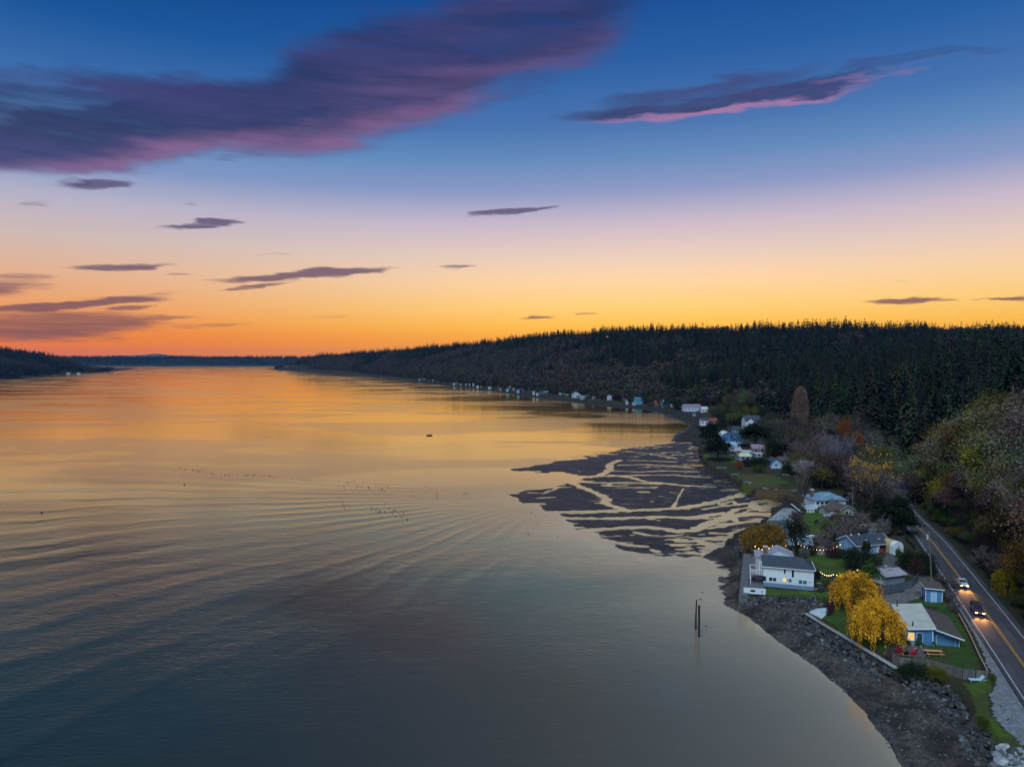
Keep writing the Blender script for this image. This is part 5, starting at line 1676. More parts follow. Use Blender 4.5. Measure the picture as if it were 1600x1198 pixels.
def string(label, spans, nb):
    p0_ = spans[0]
    root = empty('string_lights', p0_, 0, label, 'string lights')
    b = MB()
    for (a, c, sag), n in zip(zip(spans[:-1], spans[1:], nb[1]), nb[0]):
        a = np.array(a); c = np.array(c); prev = None
        for k in range(n + 1):
            t_ = k / n
            p = a * (1 - t_) + c * t_; p[2] -= sag * 4 * t_ * (1 - t_); p = p - np.array(p0_)
            if prev is not None: b.bar(prev, p, .03)
            if k < n: obj('bulb', bulb, root, p + np.array([0, 0, -.08]))
            prev = p
    b.build('cable', m_dark, root)
    return root


gp = lambda px, py, z: (*G(px, py, z), z)
string('string of warm bulbs sagging from the bronze willows past the dark pine', [gp(1180, 853, 6.5), gp(1207, 852, 6.0), gp(1238, 843, 6.8), gp(1276, 858, 5.0), gp(1318, 847, 5.6)], ([5, 6, 8, 8], [.9, 1.1, .5, .8]))
string('string of warm bulbs between the bright lawn and the rear golden willow', [gp(1282, 893, 4.6), gp(1302, 897, 4.9), gp(1345, 886, 6.2)], ([6, 8], [.5, .8]))
for q_ in ((1238, 866, 3.9), (1318, 862, 3.2)):
    x, y = G(q_[0], q_[1]); tag(MB().tube((0, 0, -.3), (0, 0, q_[2]), .06, .05, 6).build('light_post', m_dark, loc=(x, y, 3.0)), 'slim post holding the string lights ' + ('by the red brown fence' if q_[0] < 1300 else 'by the light blue house'), 'post')
# ---------------------------------------------------------------- vehicles
m_tyre = M('tyre', (.02, .02, .02), rough=.9)
m_hl = M('headlight_on', (1, .9, .6), emit=((1.0, .62, .24), 7.0))
m_carglass = M('car_glass', (.02, .03, .045), rough=.05, spec=.7)


def car(name, label, xy, heading, paint, length=4.6, width=1.85, h=1.7, suv=True, z=ZR + .01, lights=False, beams=False, cat_='car'):
    """+x of the car is forward; heading is the direction it faces"""
    root = empty(name, (xy[0], xy[1], z), heading, label, cat_)
    L, Wd = length / 2, width / 2
    sec = [(-L, .42, .95, 0), (-L + .12, .36, 1.02, 0), (-L + .5, .34, 1.05, 0), (L - 1.45, .34, 1.02, 0), (L - .5, .34, .92, 0), (L - .08, .38, .80, 0), (L, .45, .68, 0)]
    V, Fc = [], []
    for i, (x, zb, zt, _) in enumerate(sec):
        e = .90 if i in (0, len(sec) - 1) else (1.0 if 1 < i < len(sec) - 2 else .97)
        for y_, z_ in ((-Wd * e * .94, zb), (-Wd * e, zb + .18), (-Wd * e, zt - .12), (-Wd * e * .88, zt), (Wd * e * .88, zt), (Wd * e, zt - .12), (Wd * e, zb + .18), (Wd * e * .94, zb)):
            V.append((x, y_, z_))
    for i in range(len(sec) - 1):
        for k in range(8):
            Fc.append((i * 8 + k, i * 8 + (k + 1) % 8, (i + 1) * 8 + (k + 1) % 8, (i + 1) * 8 + k))
    Fc += [tuple(range(8))[::-1], tuple(range((len(sec) - 1) * 8, len(sec) * 8))]
    b = MB(); b.add(V, Fc); b.build('body', paint, root, smooth=False)
    # cabin: glass house with painted roof
    xr0, xr1 = (-L + .12, L - 1.5) if suv else (-L + .55, L - 1.55)
    c = MB()
    t0, t1 = (xr0 + (.2 if suv else .7), xr1 - .75)
    c.add([(xr0, -Wd * .88, 1.03), (xr1, -Wd * .86, 1.01), (xr1, Wd * .86, 1.01), (xr0, Wd * .88, 1.03), (t0, -Wd * .72, h - .07), (t1, -Wd * .72, h - .07), (t1, Wd * .72, h - .07), (t0, Wd * .72, h - .07)],
          [(4, 5, 6, 7), (0, 1, 5, 4), (1, 2, 6, 5), (2, 3, 7, 6), (3, 0, 4, 7)])
    c.build('windows', m_carglass, root)
    r = MB(); r.box(t0 - .03, t1 + .05, -Wd * .75, Wd * .75, h - .068, h)
    for xa, xb in ((xr0, t0), ((xr0 + xr1) / 2 - .1, (t0 + t1) / 2), (xr1, t1)):
        for s in (-1, 1): r.bar((xa, s * Wd * .885, 1.03), (xb, s * Wd * .735, h - .07), .08, .06)
    r.build('roof', paint, root)
    for x in (-L + .85, L - .9):
        for s in (-1, 1):
            wv = MB(); wv.tube((0, -.11, 0), (0, .11, 0), .35, .35, 14)
            o = wv.build('wheel', m_tyre, root, (x, s * (Wd - .09), .35))
            MB().tube((0, -.118, 0), (0, .118, 0), .2, .2, 8).build('rim', M('rim', (.4, .4, .42), rough=.4, metal=.5), o)
    hl = MB().box(-.03, .05, -.2, .2, -.1, .1).mesh('headlight', m_hl if lights else m_trim)
    for s in (-1, 1): obj('headlight', hl, root, (L - .02, s * Wd * .66, .72))
    tl = MB().box(-.04, .03, -.14, .14, -.14, .14).mesh('tail_light', M('tail_light', (.4, .02, .02), rough=.3))
    for s in (-1, 1): obj('tail_light', tl, root, (-L + .0, s * Wd * .72, .85))
    MB().box(L - .03, L + .04, -.45, .45, .46, .62).build('grille', m_dark, root)
    if beams:
        for s in (-1, 1):
            ld = bpy.data.lights.new('headlight_beam', 'SPOT'); ld.energy = 900; ld.color = (1.0, .42, .12); ld.spot_size = R(62); ld.spot_blend = .8; ld.shadow_soft_size = .08
            lo = bpy.data.objects.new('headlight_beam', ld); COL.objects.link(lo); lo.parent = root
            lo.location = (L + .12, s * Wd * .66, .74)
            lo.rotation_euler = (0, -R(90 - 13), 0)
            lo.rotation_euler = Vector((1, 0, -.26)).to_track_quat('-Z', 'Y').to_euler()
    return root


hd = math.atan2(-.92, -.39)
car('suv', 'dark red brown suv with headlights on, driving towards the camera past the blue shed', G(1527, 957, ZR), hd, M('maroon_paint', (.09, .03, .03), rough=.3, spec=.6), 4.7, 1.9, 1.8, True, lights=True, beams=True)
car('car', 'white car following behind the suv, partly hidden by the roadside bush', G(1503.5, 915, ZR), hd, M('white_car_paint', (.6, .62, .62), rough=.3, spec=.6), 4.5, 1.82, 1.5, False, lights=True, beams=True)
car('parked_car', 'white parked car mostly hidden behind the grey garage', G(1379, 893, 3.0), R(160), M('white_car_paint', (.6, .62, .62), rough=.3), 4.3, 1.75, 1.45, False, z=3.05)

# ---------------------------------------------------------------- garden furniture
def chair_red(label, px, py, rz):
    x, y = G(px, py)
    r = empty('garden_chair', (x, y, 3.08), R(rz), label, 'garden chair', 'red garden chairs on the terrace')
    m = M('red_plastic', (.62, .025, .045), rough=.45)
    MB().box(-.32, .32, -.05, .5, .34, .39).build('seat', m, r)
    b = MB(); [b.bar((-.26 + k * .13, .45, .36), (-.33 + k * .165, .78, 1.12), .11, .03) for k in range(5)]; b.build('backrest', m, r)
    for s in (-1, 1):
        MB().box(s * .4 - .07, s * .4 + .07, -.2, .62, .58, .62).build('armrest', m, r)
        MB().box(s * .36 - .03, s * .36 + .03, -.12, -.02, 0, .58).build('leg', m, r)
        MB().bar((s * .36, -.05, .32), (s * .36, .85, .02), .04, .12).build('leg', m, r)
    r.scale = (1.25,) * 3
    return r


chair_red('red garden chair at the end of the cottage terrace, the one nearer the golden willow', 1405, 1020, 150)
chair_red('red garden chair on the cottage terrace, the one nearer the picnic table', 1425, 1022, 215)
x, y = G(1415, 1022)
fp = empty('fire_pit', (x, y, 3.08), 0, 'low dark fire pit between the two red garden chairs', 'fire pit')
MB().tube((0, 0, .15), (0, 0, .45), .45, .6, 12).build('bowl', m_dark, fp)
MB().tube((0, 0, 0), (0, 0, .16), .35, .3, 8).build('base', m_dark, fp)
x, y = G(1448.5, 1026)
pt_ = empty('picnic_table', (x, y, 3.06), R(-6), 'orange brown timber picnic table on the lawn beside the terrace', 'picnic table')
mo = M('orange_timber', (.60, .27, .10), (.72, .36, .16), scale=1.5, rough=.7, stretch=(.5, 5, 1))
b = MB(); [b.box(0, 2.9, .55 + k * .2, .73 + k * .2, .72, .77) for k in range(4)]; b.build('table_top', mo, pt_)
for y_ in (0, 1.6): MB().box(0, 2.9, y_, y_ + .28, .42, .47).build('bench', mo, pt_)
for x_ in (.4, 2.5):
    for s in ((.15, .75), (1.75, 1.15)): MB().bar((x_, s[0], 0), (x_, s[1], .72), .08).build('leg', mo, pt_)
    MB().bar((x_, .1, .40), (x_, 1.8, .40), .06).build('brace', mo, pt_)
x, y = G(1516, 1066)
lo_ = empty('sun_lounger', (x, y, 3.08), R(-4), 'pale blue sun lounger with raised back lying by the corner of the plank fence', 'lounger')
ml = M('pale_blue_plastic', (.42, .66, .74), rough=.5)
MB().box(0, 1.75, 0, .7, .28, .36).build('seat', ml, lo_)
MB().bar((1.75, .35, .34), (2.25, .35, .98), .7, .07).build('backrest', ml, lo_)
for x_ in (.15, 1.6):
    for y_ in (.08, .62): MB().box(x_ - .04, x_ + .04, y_ - .04, y_ + .04, -.05, .28).build('leg', ml, lo_)
for s in (.0, .7):
    b = MB(); [b.bar((2.3 + .26 * math.cos(t_), s, .2 + .26 * math.sin(t_)), (2.3 + .26 * math.cos(t_ + .63), s, .2 + .26 * math.sin(t_ + .63)), .05) for t_ in [k * .628 for k in range(10)]]; b.build('wheel', ml, lo_)
# pots and clutter by the cottage wall
potm = [M('dark_pot', (.05, .05, .055), rough=.6), M('grey_pot', (.3, .3, .3), rough=.7), M('teal_pot', (.16, .3, .34), rough=.5), M('white_pot', (.6, .62, .62), rough=.6)]
leafpot = big_mesh('plant', *quads(np.random.default_rng(4).normal(size=(90, 3)) * (.22, .22, .2), .2, np.random.default_rng(5), 1.6), [m_green])
for k, (px_1, py_1, mk, sz, lab) in enumerate([
    (1398.5, 1003, 0, 1.5, 'big dark tub with a dark bush at the left corner of the blue cottage'), (1412, 1006.5, 0, 1.1, 'dark pot left of the lit window wall'), (1419, 1008.5, 0, .9, 'small dark pot under the lit window'),
    (1426, 1009.5, 1, 1.1, 'round grey pot below the dark cottage door'), (1434, 1009, 0, 1.0, 'dark pot right of the cottage door'), (1439.5, 1012, 3, .9, 'white pot at the corner trim of the blue cottage'),
    (1432, 1018, 2, 1.2, 'teal tub on the terrace behind the right red chair'), (1458, 1009.5, 3, .8, 'small white pot in front of the blue garage door')]):
    x, y = G(px_1, py_1)
    r = empty('plant_pot', (x, y, 3.08), 0, lab, 'plant pot', 'pots on the cottage terrace')
    r.scale = (sz,) * 3
    MB().tube((0, 0, 0), (0, 0, .45), .22, .3, 10).build('pot', potm[mk], r)
    if k not in (3, 6): obj('plant', leafpot, r, (0, 0, .6))

# boats and kayaks ashore
def dinghy(name, label, px, py, rz, L, Wd, mat, z=3.05, hgt=.55, cat_='boat', inner=None, scale=1.0):
    x, y = G(px, py, z) if not isinstance(px, tuple) else px
    r = empty(name, (x, y, z), R(rz), label, cat_)
    V, Fc = [], []
    st = [(-.5, .75), (-.3, .95), (0, 1), (.25, .82), (.42, .42), (.5, .04)]
    for x_, w_ in st:
        e = .10 * hgt if x_ < .3 else .5 * hgt * (x_ - .3) / .2
        for y_, z_ in ((0, e), (-Wd / 2 * w_ * .7, e + .12), (-Wd / 2 * w_, hgt + e * .5), (-Wd / 2 * w_ * .86, hgt + e * .5), (0, e + .16), (Wd / 2 * w_ * .86, hgt + e * .5), (Wd / 2 * w_, hgt + e * .5), (Wd / 2 * w_ * .7, e + .12)):
            V.append((x_ * L, y_, z_))
    for i in range(len(st) - 1):
        for k in range(8): Fc.append((i * 8 + k, (i + 1) * 8 + k, (i + 1) * 8 + (k + 1) % 8, i * 8 + (k + 1) % 8))
    Fc += [tuple(range(8)), tuple(range(40, 48))[::-1]]
    b = MB(); b.add(V, Fc); b.build('hull', mat, r)
    for x_ in (-.28, .05): MB().box(x_ * L - .12, x_ * L + .12, -Wd * .42, Wd * .42, hgt * .7, hgt * .7 + .04).build('thwart', inner or m_wood, r)
    return r


dinghy('upturned_boat', 'long white boat lying on the grass beside the small blue house', 1275, 839.5, -4, 3.9, 1.3, m_white)
dinghy('kayak', 'pale blue dinghy lying below the brown cottage', 1295, 807.5, -18, 3.2, 1.1, M('pale_blue_plastic', (.42, .66, .74), rough=.5))
dinghy('rowing_boat', 'small dark boat alone on the open water in front of the bay', 671, 680.8, 0, 4.2, 1.4, m_dark, z=-.12, hgt=.7)
for px_1, py_1, lab in ((241, 582, 'tiny dark boat far out on the inlet near the left headland'), (655, 606.5, 'dark boat in the reflections below the far wooded point'), (288, 757, 'dark mooring buoy on the open water left of the ducks'), (65, 801, 'dark buoy on the water near the left edge')):
    if 'boat' in lab: dinghy('distant_boat', lab, px_1, py_1, 20, 9 if px_1 == 241 else 6, 2.6, m_dark, z=-.15, hgt=1.3)
    else:
        x, y = G(px_1, py_1, 0); r = empty('mooring_buoy', (x, y, 0), 0, lab, 'buoy'); b = MB(); b.tube((0, 0, -.2), (0, 0, .35), .32, .22, 8); b.build('float', m_dark, r); MB().tube((0, 0, .35), (0, 0, .6), .04, .04, 5).build('ring_post', m_dark, r)
for k, (px_1, py_1, L, lab) in enumerate([(1085, 700.5, 6.5, 'long pale boat drawn up on the beach below the dark pines'), (1089, 706, 4.5, 'dark boat on the beach just below the long pale boat'), (1096, 714.5, 4.0, 'small dark boat at the top of the beach by the tiny lawn'), (1093, 668, 6, 'dark barge on the beach near the grey white house')]):
    dinghy('beached_boat', lab, px_1, py_1, 12 if k != 2 else 30, L, 1.6, m_conc if k == 0 else m_dark, z=max(.2, H1(*G(px_1, py_1, 1.2))) , hgt=.7)

# pilings standing in the water
def piling(px, py0, py1, label, r0, jag):
    x, y = G(px, py1, 0)
    h = CAM_H - (py0 - HOR) * y / FPX
    r = empty('piling', (x, y, 0), 0, label, 'piling')
    m = M('black_piling', (.012, .010, .010), (.03, .026, .024), scale=2, rough=.8)
    b = MB(); p = np.array([0, 0, -3.])
    for k in range(7):
        q = np.array([rnd.uniform(-.05, .05) + (.2 * (k / 6) if jag else 0), rnd.uniform(-.04, .04), -3 + (h + 3) * (k + 1) / 7])
        ra, rb = r0 * (1.0 if k < 5 else .75 if jag else 1), r0 * (1.0 if k < 4 else .55 if jag and k == 6 else .8 if jag else 1)
        b.tube(p, q, ra, rb, 8, cap=(k == 6)); p = q
    b.build('post', m, r)
    return r


piling(1086.5, 940.5, 983, 'tapering old black piling standing in the water, left of the pair', .19, True)
piling(1092, 950, 995, 'blunt topped old black piling standing in the water, right of the pair', .21, False)
for px_1, h_, lab in ((970.5, 2.6, 'thin post in the far shallows, left of three'), (992.5, 2.8, 'thin post in the far shallows, middle of three'), (1004.5, 2.6, 'thin post in the far shallows, right of three')):
    x, y = G(px_1, 648, 0); tag(MB().tube((0, 0, -2), (0, 0, h_), .22, .2, 6).build('mooring_post', m_dark, loc=(x, y, 0)), lab, 'post')
for px_1, py_1, lab in ((1098, 926, 'dark rock just breaking the water above the pair of pilings'), (1094.5, 936, 'smaller dark rock beside the pilings'), (1103, 978, 'tiny rock right of the pilings'), (872, 838, 'lone rock off the mudflat tip'), (826, 835, 'lone dark rock left of the mudflat tip'), (830, 800, 'dark rock at the ragged end of the mudflat')):
    x, y = G(px_1, py_1, 0); o = obj('water_rock', RK['d'][rnd.randrange(7)], None, (x, y, .02)); o.scale = (.55, .55, .6); tag(o, lab, 'rock')

# ducks ---------------------------------------------------------------
b = MB()
b.add([(-.30, 0, .16), (-.18, -.12, .06), (-.18, .12, .06), (0, -.15, 0), (0, .15, 0), (0, 0, .2), (.18, -.1, .03), (.18, .1, .03), (.26, 0, .12), (.2, 0, .3), (.34, 0, .3), (.27, .05, .24), (.27, -.05, .24)],
      [(0, 1, 5), (0, 5, 2), (1, 3, 5), (2, 5, 4), (3, 6, 5), (4, 5, 7), (6, 8, 5), (7, 5, 8), (8, 9, 5), (9, 11, 10), (9, 10, 12), (8, 10, 11), (8, 12, 10), (1, 2, 4, 3), (3, 4, 7, 6)])
duck = b.mesh('duck', m_dark)
dspots = []
for px0, py0, px1, py1, n, sd_ in [(258, 734, 300, 733, 14, 1.2), (298, 733, 345, 743, 22, 1.6), (348, 743, 372, 741, 8, .8), (378, 741, 432, 745, 22, 1.0), (456, 748, 512, 751, 14, .8), (530, 754, 612, 762, 34, 3.0),
                                   (532, 786, 548, 797, 9, 3), (575, 796, 640, 806, 44, 4.5), (600, 785, 608, 785, 2, 1), (640, 778, 652, 776, 3, 1.2), (668, 762, 682, 775, 6, 3), (724, 772, 732, 770, 4, 1)]:
    for k in range(n):
        t_ = rnd.random()
        dspots.append((px0 + (px1 - px0) * t_ + rnd.gauss(0, 1.5), py0 + (py1 - py0) * t_ + rnd.gauss(0, sd_)))
for px_1, py_1 in dspots:
    x, y = G(px_1, py_1, 0)
    o = obj('duck', duck, None, (x, y, -.02), rnd.uniform(0, 6.28)); o.scale = (.8,) * 3
    tag(o, 'dark duck afloat in the loose flock on the open water', 'duck', 'ducks floating in loose flocks')

# ---------------------------------------------------------------- houses round the bay and along the far shore
def far_house(name, label, pxl, pxr, py, h, roof, wall_, roof_, d=None, rz=0, axis='x', rise=None, z=3.0, group=None, wins=3, cat_='house', chim=False, flat=False, pane=None):
    (xa, ya), (xb, _) = G(pxl, py, z), G(pxr, py, z)
    w_ = (xb - xa) * (1 if not rz else 1 / max(.5, math.cos(R(rz))) * .92)
    d = d or max(5.0, w_ * .7)
    zz = max(z, 0)
    root = empty(name, (xa, ya, zz - .2), R(rz), label, cat_, group)
    rise = rise if rise is not None else min(2.4, (w_ if axis == 'y' else d) * .26)
    if flat:
        walls(root, 0, w_, 0, d, h, wall_, z0=-1)
        MB().box(-.3, w_ + .3, -.3, d + .3, h + .003, h + .25).build('roof', roof_, root)
    else:
        walls(root, 0, w_, 0, d, h, wall_, axis, rise, z0=-1)
        rf_ = gable_roof(root, 0, w_, 0, d, h, rise, roof_, axis, .45, th=.2)
        if chim: MB().box(w_ * .3, w_ * .3 + .9, d * .5, d * .5 + .9, h + rise * .3, h + rise + 1.2).build('chimney', m_brick, rf_)
    nrow = 2 if h > 4.2 else 1
    for r_i in range(nrow):
        for k in range(wins):
            ww = min(1.5, w_ / wins * .5)
            window(root, 'S', w_ * (k + .5) / wins - ww / 2, .9 + 2.6 * r_i, ww, 1.2, pane or m_glass, fw=.12)
    window(root, 'W', d * .4, 1.0, min(1.6, d * .2), 1.2, m_glass, fw=.12)
    return root


mw, ms, mb = m_white, m_shingle, m_lblue
col = lambda nm_, c: M(nm_, c, rough=.75)
pinkr, tealr, redw, bluew, creamw, greyw = col('pinkish_roof', (.30, .21, .24)), col('teal_wall_paint', (.10, .36, .42)), col('red_wall', (.36, .05, .03)), col('strong_blue_wall', (.05, .16, .40)), col('cream_wall', (.62, .55, .42)), col('grey_wall', (.28, .29, .31))
paleroof, lilac, cyanw, darkw = col('pale_roof', (.60, .62, .62)), col('lilac_white_wall', (.58, .56, .70)), col('cyan_wall', (.36, .62, .72)), col('dark_wall', (.05, .055, .07))
far_house('long_white_house', 'long lilac white house with pinkish roof at the bend of the bay', 1069, 1095, 641, 3.9, 1, lilac, pinkr, d=10, wins=5, rise=2.0)
far_house('annexe', 'white annexe with sloping roof at the right end of the long lilac white house', 1097, 1106, 643.5, 3.0, 1, mw, paleroof, d=7, wins=2)
far_house('white_shed', 'small white building tucked into the trees right of the long lilac white house', 1114, 1121, 645, 3.0, 1, mw, ms, wins=1)
far_house('beach_hut', 'tiny teal beach hut below the long lilac white house', 1083, 1087, 648.5, 2.6, 1, tealr, ms, d=3, wins=1)
far_house('beach_house', 'grey white house with a glassy front behind the first bend of the beach', 1096, 1106, 663, 3.6, 1, mw, ms, d=6, wins=2)
far_house('red_roofed_house', 'low house with red brown roof right of the tall dark pines', 1109, 1121, 664, 3.4, 1, greyw, col('red_roof', (.26, .07, .04)), d=7, wins=2, pane=None)
h6 = far_house('gabled_house', 'two storey white house with dark roof and chimneys above the broad dark conifer', 1165, 1188, 670, 6.4, 1, mw, ms, d=9, rise=3.4, wins=3, chim=True)
walls(h6, 1.0, 5.4, -1.2, 0, 6.4, mw, 'y', 1.8, z0=-1, name='front_gable'); gable_roof(h6, 1.0, 5.4, -1.2, 3, 6.4, 1.8, ms, 'y', .4)
far_house('small_house', 'small dark blue house with white window behind the strong blue gabled house', 1146, 1156, 677, 3.4, 1, col('slate_blue_wall', (.10, .2, .3)), ms, d=5, wins=1)
h8 = far_house('blue_gabled_house', 'strong blue gabled house with pale roof edge among the bay houses', 1127, 1146, 691, 4.6, 1, bluew, paleroof, d=9, axis='y', rise=2.0, wins=2)
far_house('slate_wing', 'long dark blue roofed building right of the strong blue gabled house', 1147, 1162, 693, 3.2, 1, bluew, col('dark_blue_roof', (.05, .075, .13)), d=8, rise=2.4, wins=2)
far_house('carport', 'white flat roofed carport in front of the dark blue roofed building', 1146, 1164, 697.5, 1.9, 1, darkw, paleroof, d=3, wins=1, flat=True, cat_='carport')
far_house('carport', 'white flat roofed carport behind the pinkish brown house', 1183, 1198, 698, 2.2, 1, darkw, paleroof, d=3, wins=1, flat=True, cat_='carport')
far_house('pink_house', 'low pinkish brown house with pinkish roof behind the pale roofs', 1176, 1197, 708, 2.8, 1, col('pink_wall', (.32, .18, .18)), pinkr, d=7, wins=2, rz=-6)
far_house('pale_blue_house', 'house with light blue roof just right of the dark pines', 1136, 1151, 703, 2.6, 1, mb, col('light_blue_roof', (.30, .42, .55)), d=7, wins=2)
far_house('beige_roofed_house', 'house with a broad beige roof left of the white flat roof', 1141, 1159, 711, 2.6, 1, greyw, col('beige_roof', (.42, .36, .36)), d=7, wins=2, axis='x', rise=1.4)
far_house('flat_roofed_house', 'low house with teal white flat roof in the middle of the bay houses', 1160, 1176, 712.5, 2.4, 1, tealr, paleroof, d=6, flat=True, wins=2)
far_house('yellow_roofed_cottage', 'blue cottage with pale yellow roof above the green bushes', 1156, 1175, 719.5, 2.4, 1, mb, col('yellow_roof', (.66, .58, .40)), d=6, wins=2, rise=1.3, rz=4)
far_house('flat_shed', 'small white roofed shed right of the pale yellow roof', 1181, 1191, 714.5, 2.0, 1, greyw, paleroof, d=3, flat=True, wins=1, cat_='shed')
h16 = far_house('long_dark_house', 'long house with dark brown roof above the salt marsh', 1219, 1258, 728, 2.6, 1, greyw, m_brownroof, d=8, wins=5, rise=1.6, chim=True)
far_house('gable_house_with_deck', 'light blue gabled house with white deck at the left end of the long dark roof', 1206, 1219, 731, 3.2, 1, mb, ms, d=6, axis='y', rise=1.5, wins=1)
x, y = G(1205, 733.5)
q = empty('deck', (x, y, 3.0), 0, 'white railed deck in front of the light blue gabled house', 'deck'); MB().box(0, 5, 0, 1.5, .9, 1.0).build('deck_floor', m_trim, q); b = MB(); [b.bar((k * .98 + .05, .05, -.2), (k * .98 + .05, .05, 1.9), .09) for k in range(6)]; b.bar((0, .05, 1.9), (5, .05, 1.9), .1); b.build('deck_rail', m_trim, q)
far_house('grey_shed', 'grey shed with pale roof between the creek and the bare trees', 1196, 1209, 704, 2.2, 1, darkw, m_brownroof, d=6, wins=1)
far_house('garden_house', 'low dark house with small white window right of the blue roofed house', 1331, 1346, 788, 2.2, 1, darkw, m_brownroof, d=6, wins=1)
far_house('yellowish_shed', 'small pale yellow shed right of the broad dark conifer', 1197, 1203, 678, 3.2, 1, creamw, paleroof, d=4, wins=1)
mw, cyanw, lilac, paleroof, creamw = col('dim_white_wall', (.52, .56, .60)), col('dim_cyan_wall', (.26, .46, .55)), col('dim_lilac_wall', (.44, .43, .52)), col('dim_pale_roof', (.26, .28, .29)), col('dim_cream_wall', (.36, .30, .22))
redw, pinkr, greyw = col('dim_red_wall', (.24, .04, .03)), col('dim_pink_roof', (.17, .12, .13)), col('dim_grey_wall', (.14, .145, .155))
# second row, far strip: unique ones first
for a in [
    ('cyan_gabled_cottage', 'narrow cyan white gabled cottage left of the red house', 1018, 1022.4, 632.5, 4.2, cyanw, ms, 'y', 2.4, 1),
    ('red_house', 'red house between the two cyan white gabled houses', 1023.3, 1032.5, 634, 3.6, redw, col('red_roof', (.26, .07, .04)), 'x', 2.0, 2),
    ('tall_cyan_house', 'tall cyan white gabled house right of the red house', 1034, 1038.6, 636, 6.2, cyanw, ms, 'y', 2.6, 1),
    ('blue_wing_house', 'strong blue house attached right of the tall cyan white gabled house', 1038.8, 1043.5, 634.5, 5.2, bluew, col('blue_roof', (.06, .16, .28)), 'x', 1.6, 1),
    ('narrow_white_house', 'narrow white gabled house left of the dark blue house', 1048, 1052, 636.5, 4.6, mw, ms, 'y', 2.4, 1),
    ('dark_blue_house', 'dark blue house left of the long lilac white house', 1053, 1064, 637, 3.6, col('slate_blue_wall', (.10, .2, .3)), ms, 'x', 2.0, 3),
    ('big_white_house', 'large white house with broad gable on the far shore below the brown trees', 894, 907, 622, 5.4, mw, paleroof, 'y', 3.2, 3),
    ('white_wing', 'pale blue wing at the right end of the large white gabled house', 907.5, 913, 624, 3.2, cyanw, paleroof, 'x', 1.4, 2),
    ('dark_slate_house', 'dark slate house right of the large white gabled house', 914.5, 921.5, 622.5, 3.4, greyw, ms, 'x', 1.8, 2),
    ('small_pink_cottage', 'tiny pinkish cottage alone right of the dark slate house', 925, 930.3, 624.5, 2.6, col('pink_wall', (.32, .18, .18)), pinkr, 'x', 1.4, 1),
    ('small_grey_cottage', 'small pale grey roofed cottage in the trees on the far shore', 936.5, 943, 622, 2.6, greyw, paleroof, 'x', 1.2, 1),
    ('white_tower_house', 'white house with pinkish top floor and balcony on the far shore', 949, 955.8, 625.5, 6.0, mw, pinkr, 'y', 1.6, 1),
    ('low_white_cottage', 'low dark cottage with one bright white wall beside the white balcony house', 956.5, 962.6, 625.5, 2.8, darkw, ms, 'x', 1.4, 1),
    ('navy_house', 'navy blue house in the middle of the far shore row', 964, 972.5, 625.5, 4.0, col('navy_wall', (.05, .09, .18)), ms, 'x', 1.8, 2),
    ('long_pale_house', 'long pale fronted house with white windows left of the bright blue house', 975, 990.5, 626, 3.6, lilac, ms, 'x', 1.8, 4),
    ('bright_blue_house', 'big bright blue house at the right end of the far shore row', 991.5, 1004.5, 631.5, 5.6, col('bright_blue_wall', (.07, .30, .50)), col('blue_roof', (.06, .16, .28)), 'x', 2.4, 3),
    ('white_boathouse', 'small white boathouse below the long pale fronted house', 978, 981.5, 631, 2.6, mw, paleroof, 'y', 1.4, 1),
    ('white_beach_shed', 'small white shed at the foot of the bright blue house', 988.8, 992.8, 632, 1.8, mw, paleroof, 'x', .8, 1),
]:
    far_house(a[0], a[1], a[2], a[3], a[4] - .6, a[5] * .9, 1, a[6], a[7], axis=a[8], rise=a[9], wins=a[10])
tiny = 'small house in the cluster of tiny pale houses at the far end of the shore'
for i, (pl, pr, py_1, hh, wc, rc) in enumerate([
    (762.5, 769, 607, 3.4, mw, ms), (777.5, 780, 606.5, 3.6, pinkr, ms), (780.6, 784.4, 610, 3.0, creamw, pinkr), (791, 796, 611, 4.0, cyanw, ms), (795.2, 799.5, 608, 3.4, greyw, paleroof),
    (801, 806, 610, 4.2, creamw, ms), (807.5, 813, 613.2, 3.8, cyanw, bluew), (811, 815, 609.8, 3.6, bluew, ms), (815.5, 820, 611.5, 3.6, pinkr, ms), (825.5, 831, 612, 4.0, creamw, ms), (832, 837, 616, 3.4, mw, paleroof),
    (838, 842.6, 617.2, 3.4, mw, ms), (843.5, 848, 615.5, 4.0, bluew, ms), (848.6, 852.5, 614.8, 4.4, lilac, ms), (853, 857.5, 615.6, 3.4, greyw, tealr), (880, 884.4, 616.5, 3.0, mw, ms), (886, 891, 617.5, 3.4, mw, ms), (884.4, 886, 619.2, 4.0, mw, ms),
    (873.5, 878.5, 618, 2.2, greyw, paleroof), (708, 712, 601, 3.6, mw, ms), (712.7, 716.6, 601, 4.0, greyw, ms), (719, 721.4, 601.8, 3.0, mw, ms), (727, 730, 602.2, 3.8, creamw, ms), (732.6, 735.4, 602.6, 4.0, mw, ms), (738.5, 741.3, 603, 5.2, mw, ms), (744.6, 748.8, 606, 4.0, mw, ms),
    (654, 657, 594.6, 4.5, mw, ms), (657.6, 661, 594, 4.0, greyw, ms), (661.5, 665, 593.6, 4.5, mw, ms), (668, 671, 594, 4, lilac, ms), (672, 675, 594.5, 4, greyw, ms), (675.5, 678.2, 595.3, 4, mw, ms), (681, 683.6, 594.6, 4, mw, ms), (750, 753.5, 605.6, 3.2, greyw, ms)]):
    far_house('shore_house', tiny, pl, pr - .25 * (pr - pl), py_1 - .4, hh * .85, 1, wc, rc, axis='xy'[i % 2], wins=1, group='tiny houses at the far end of the shore')
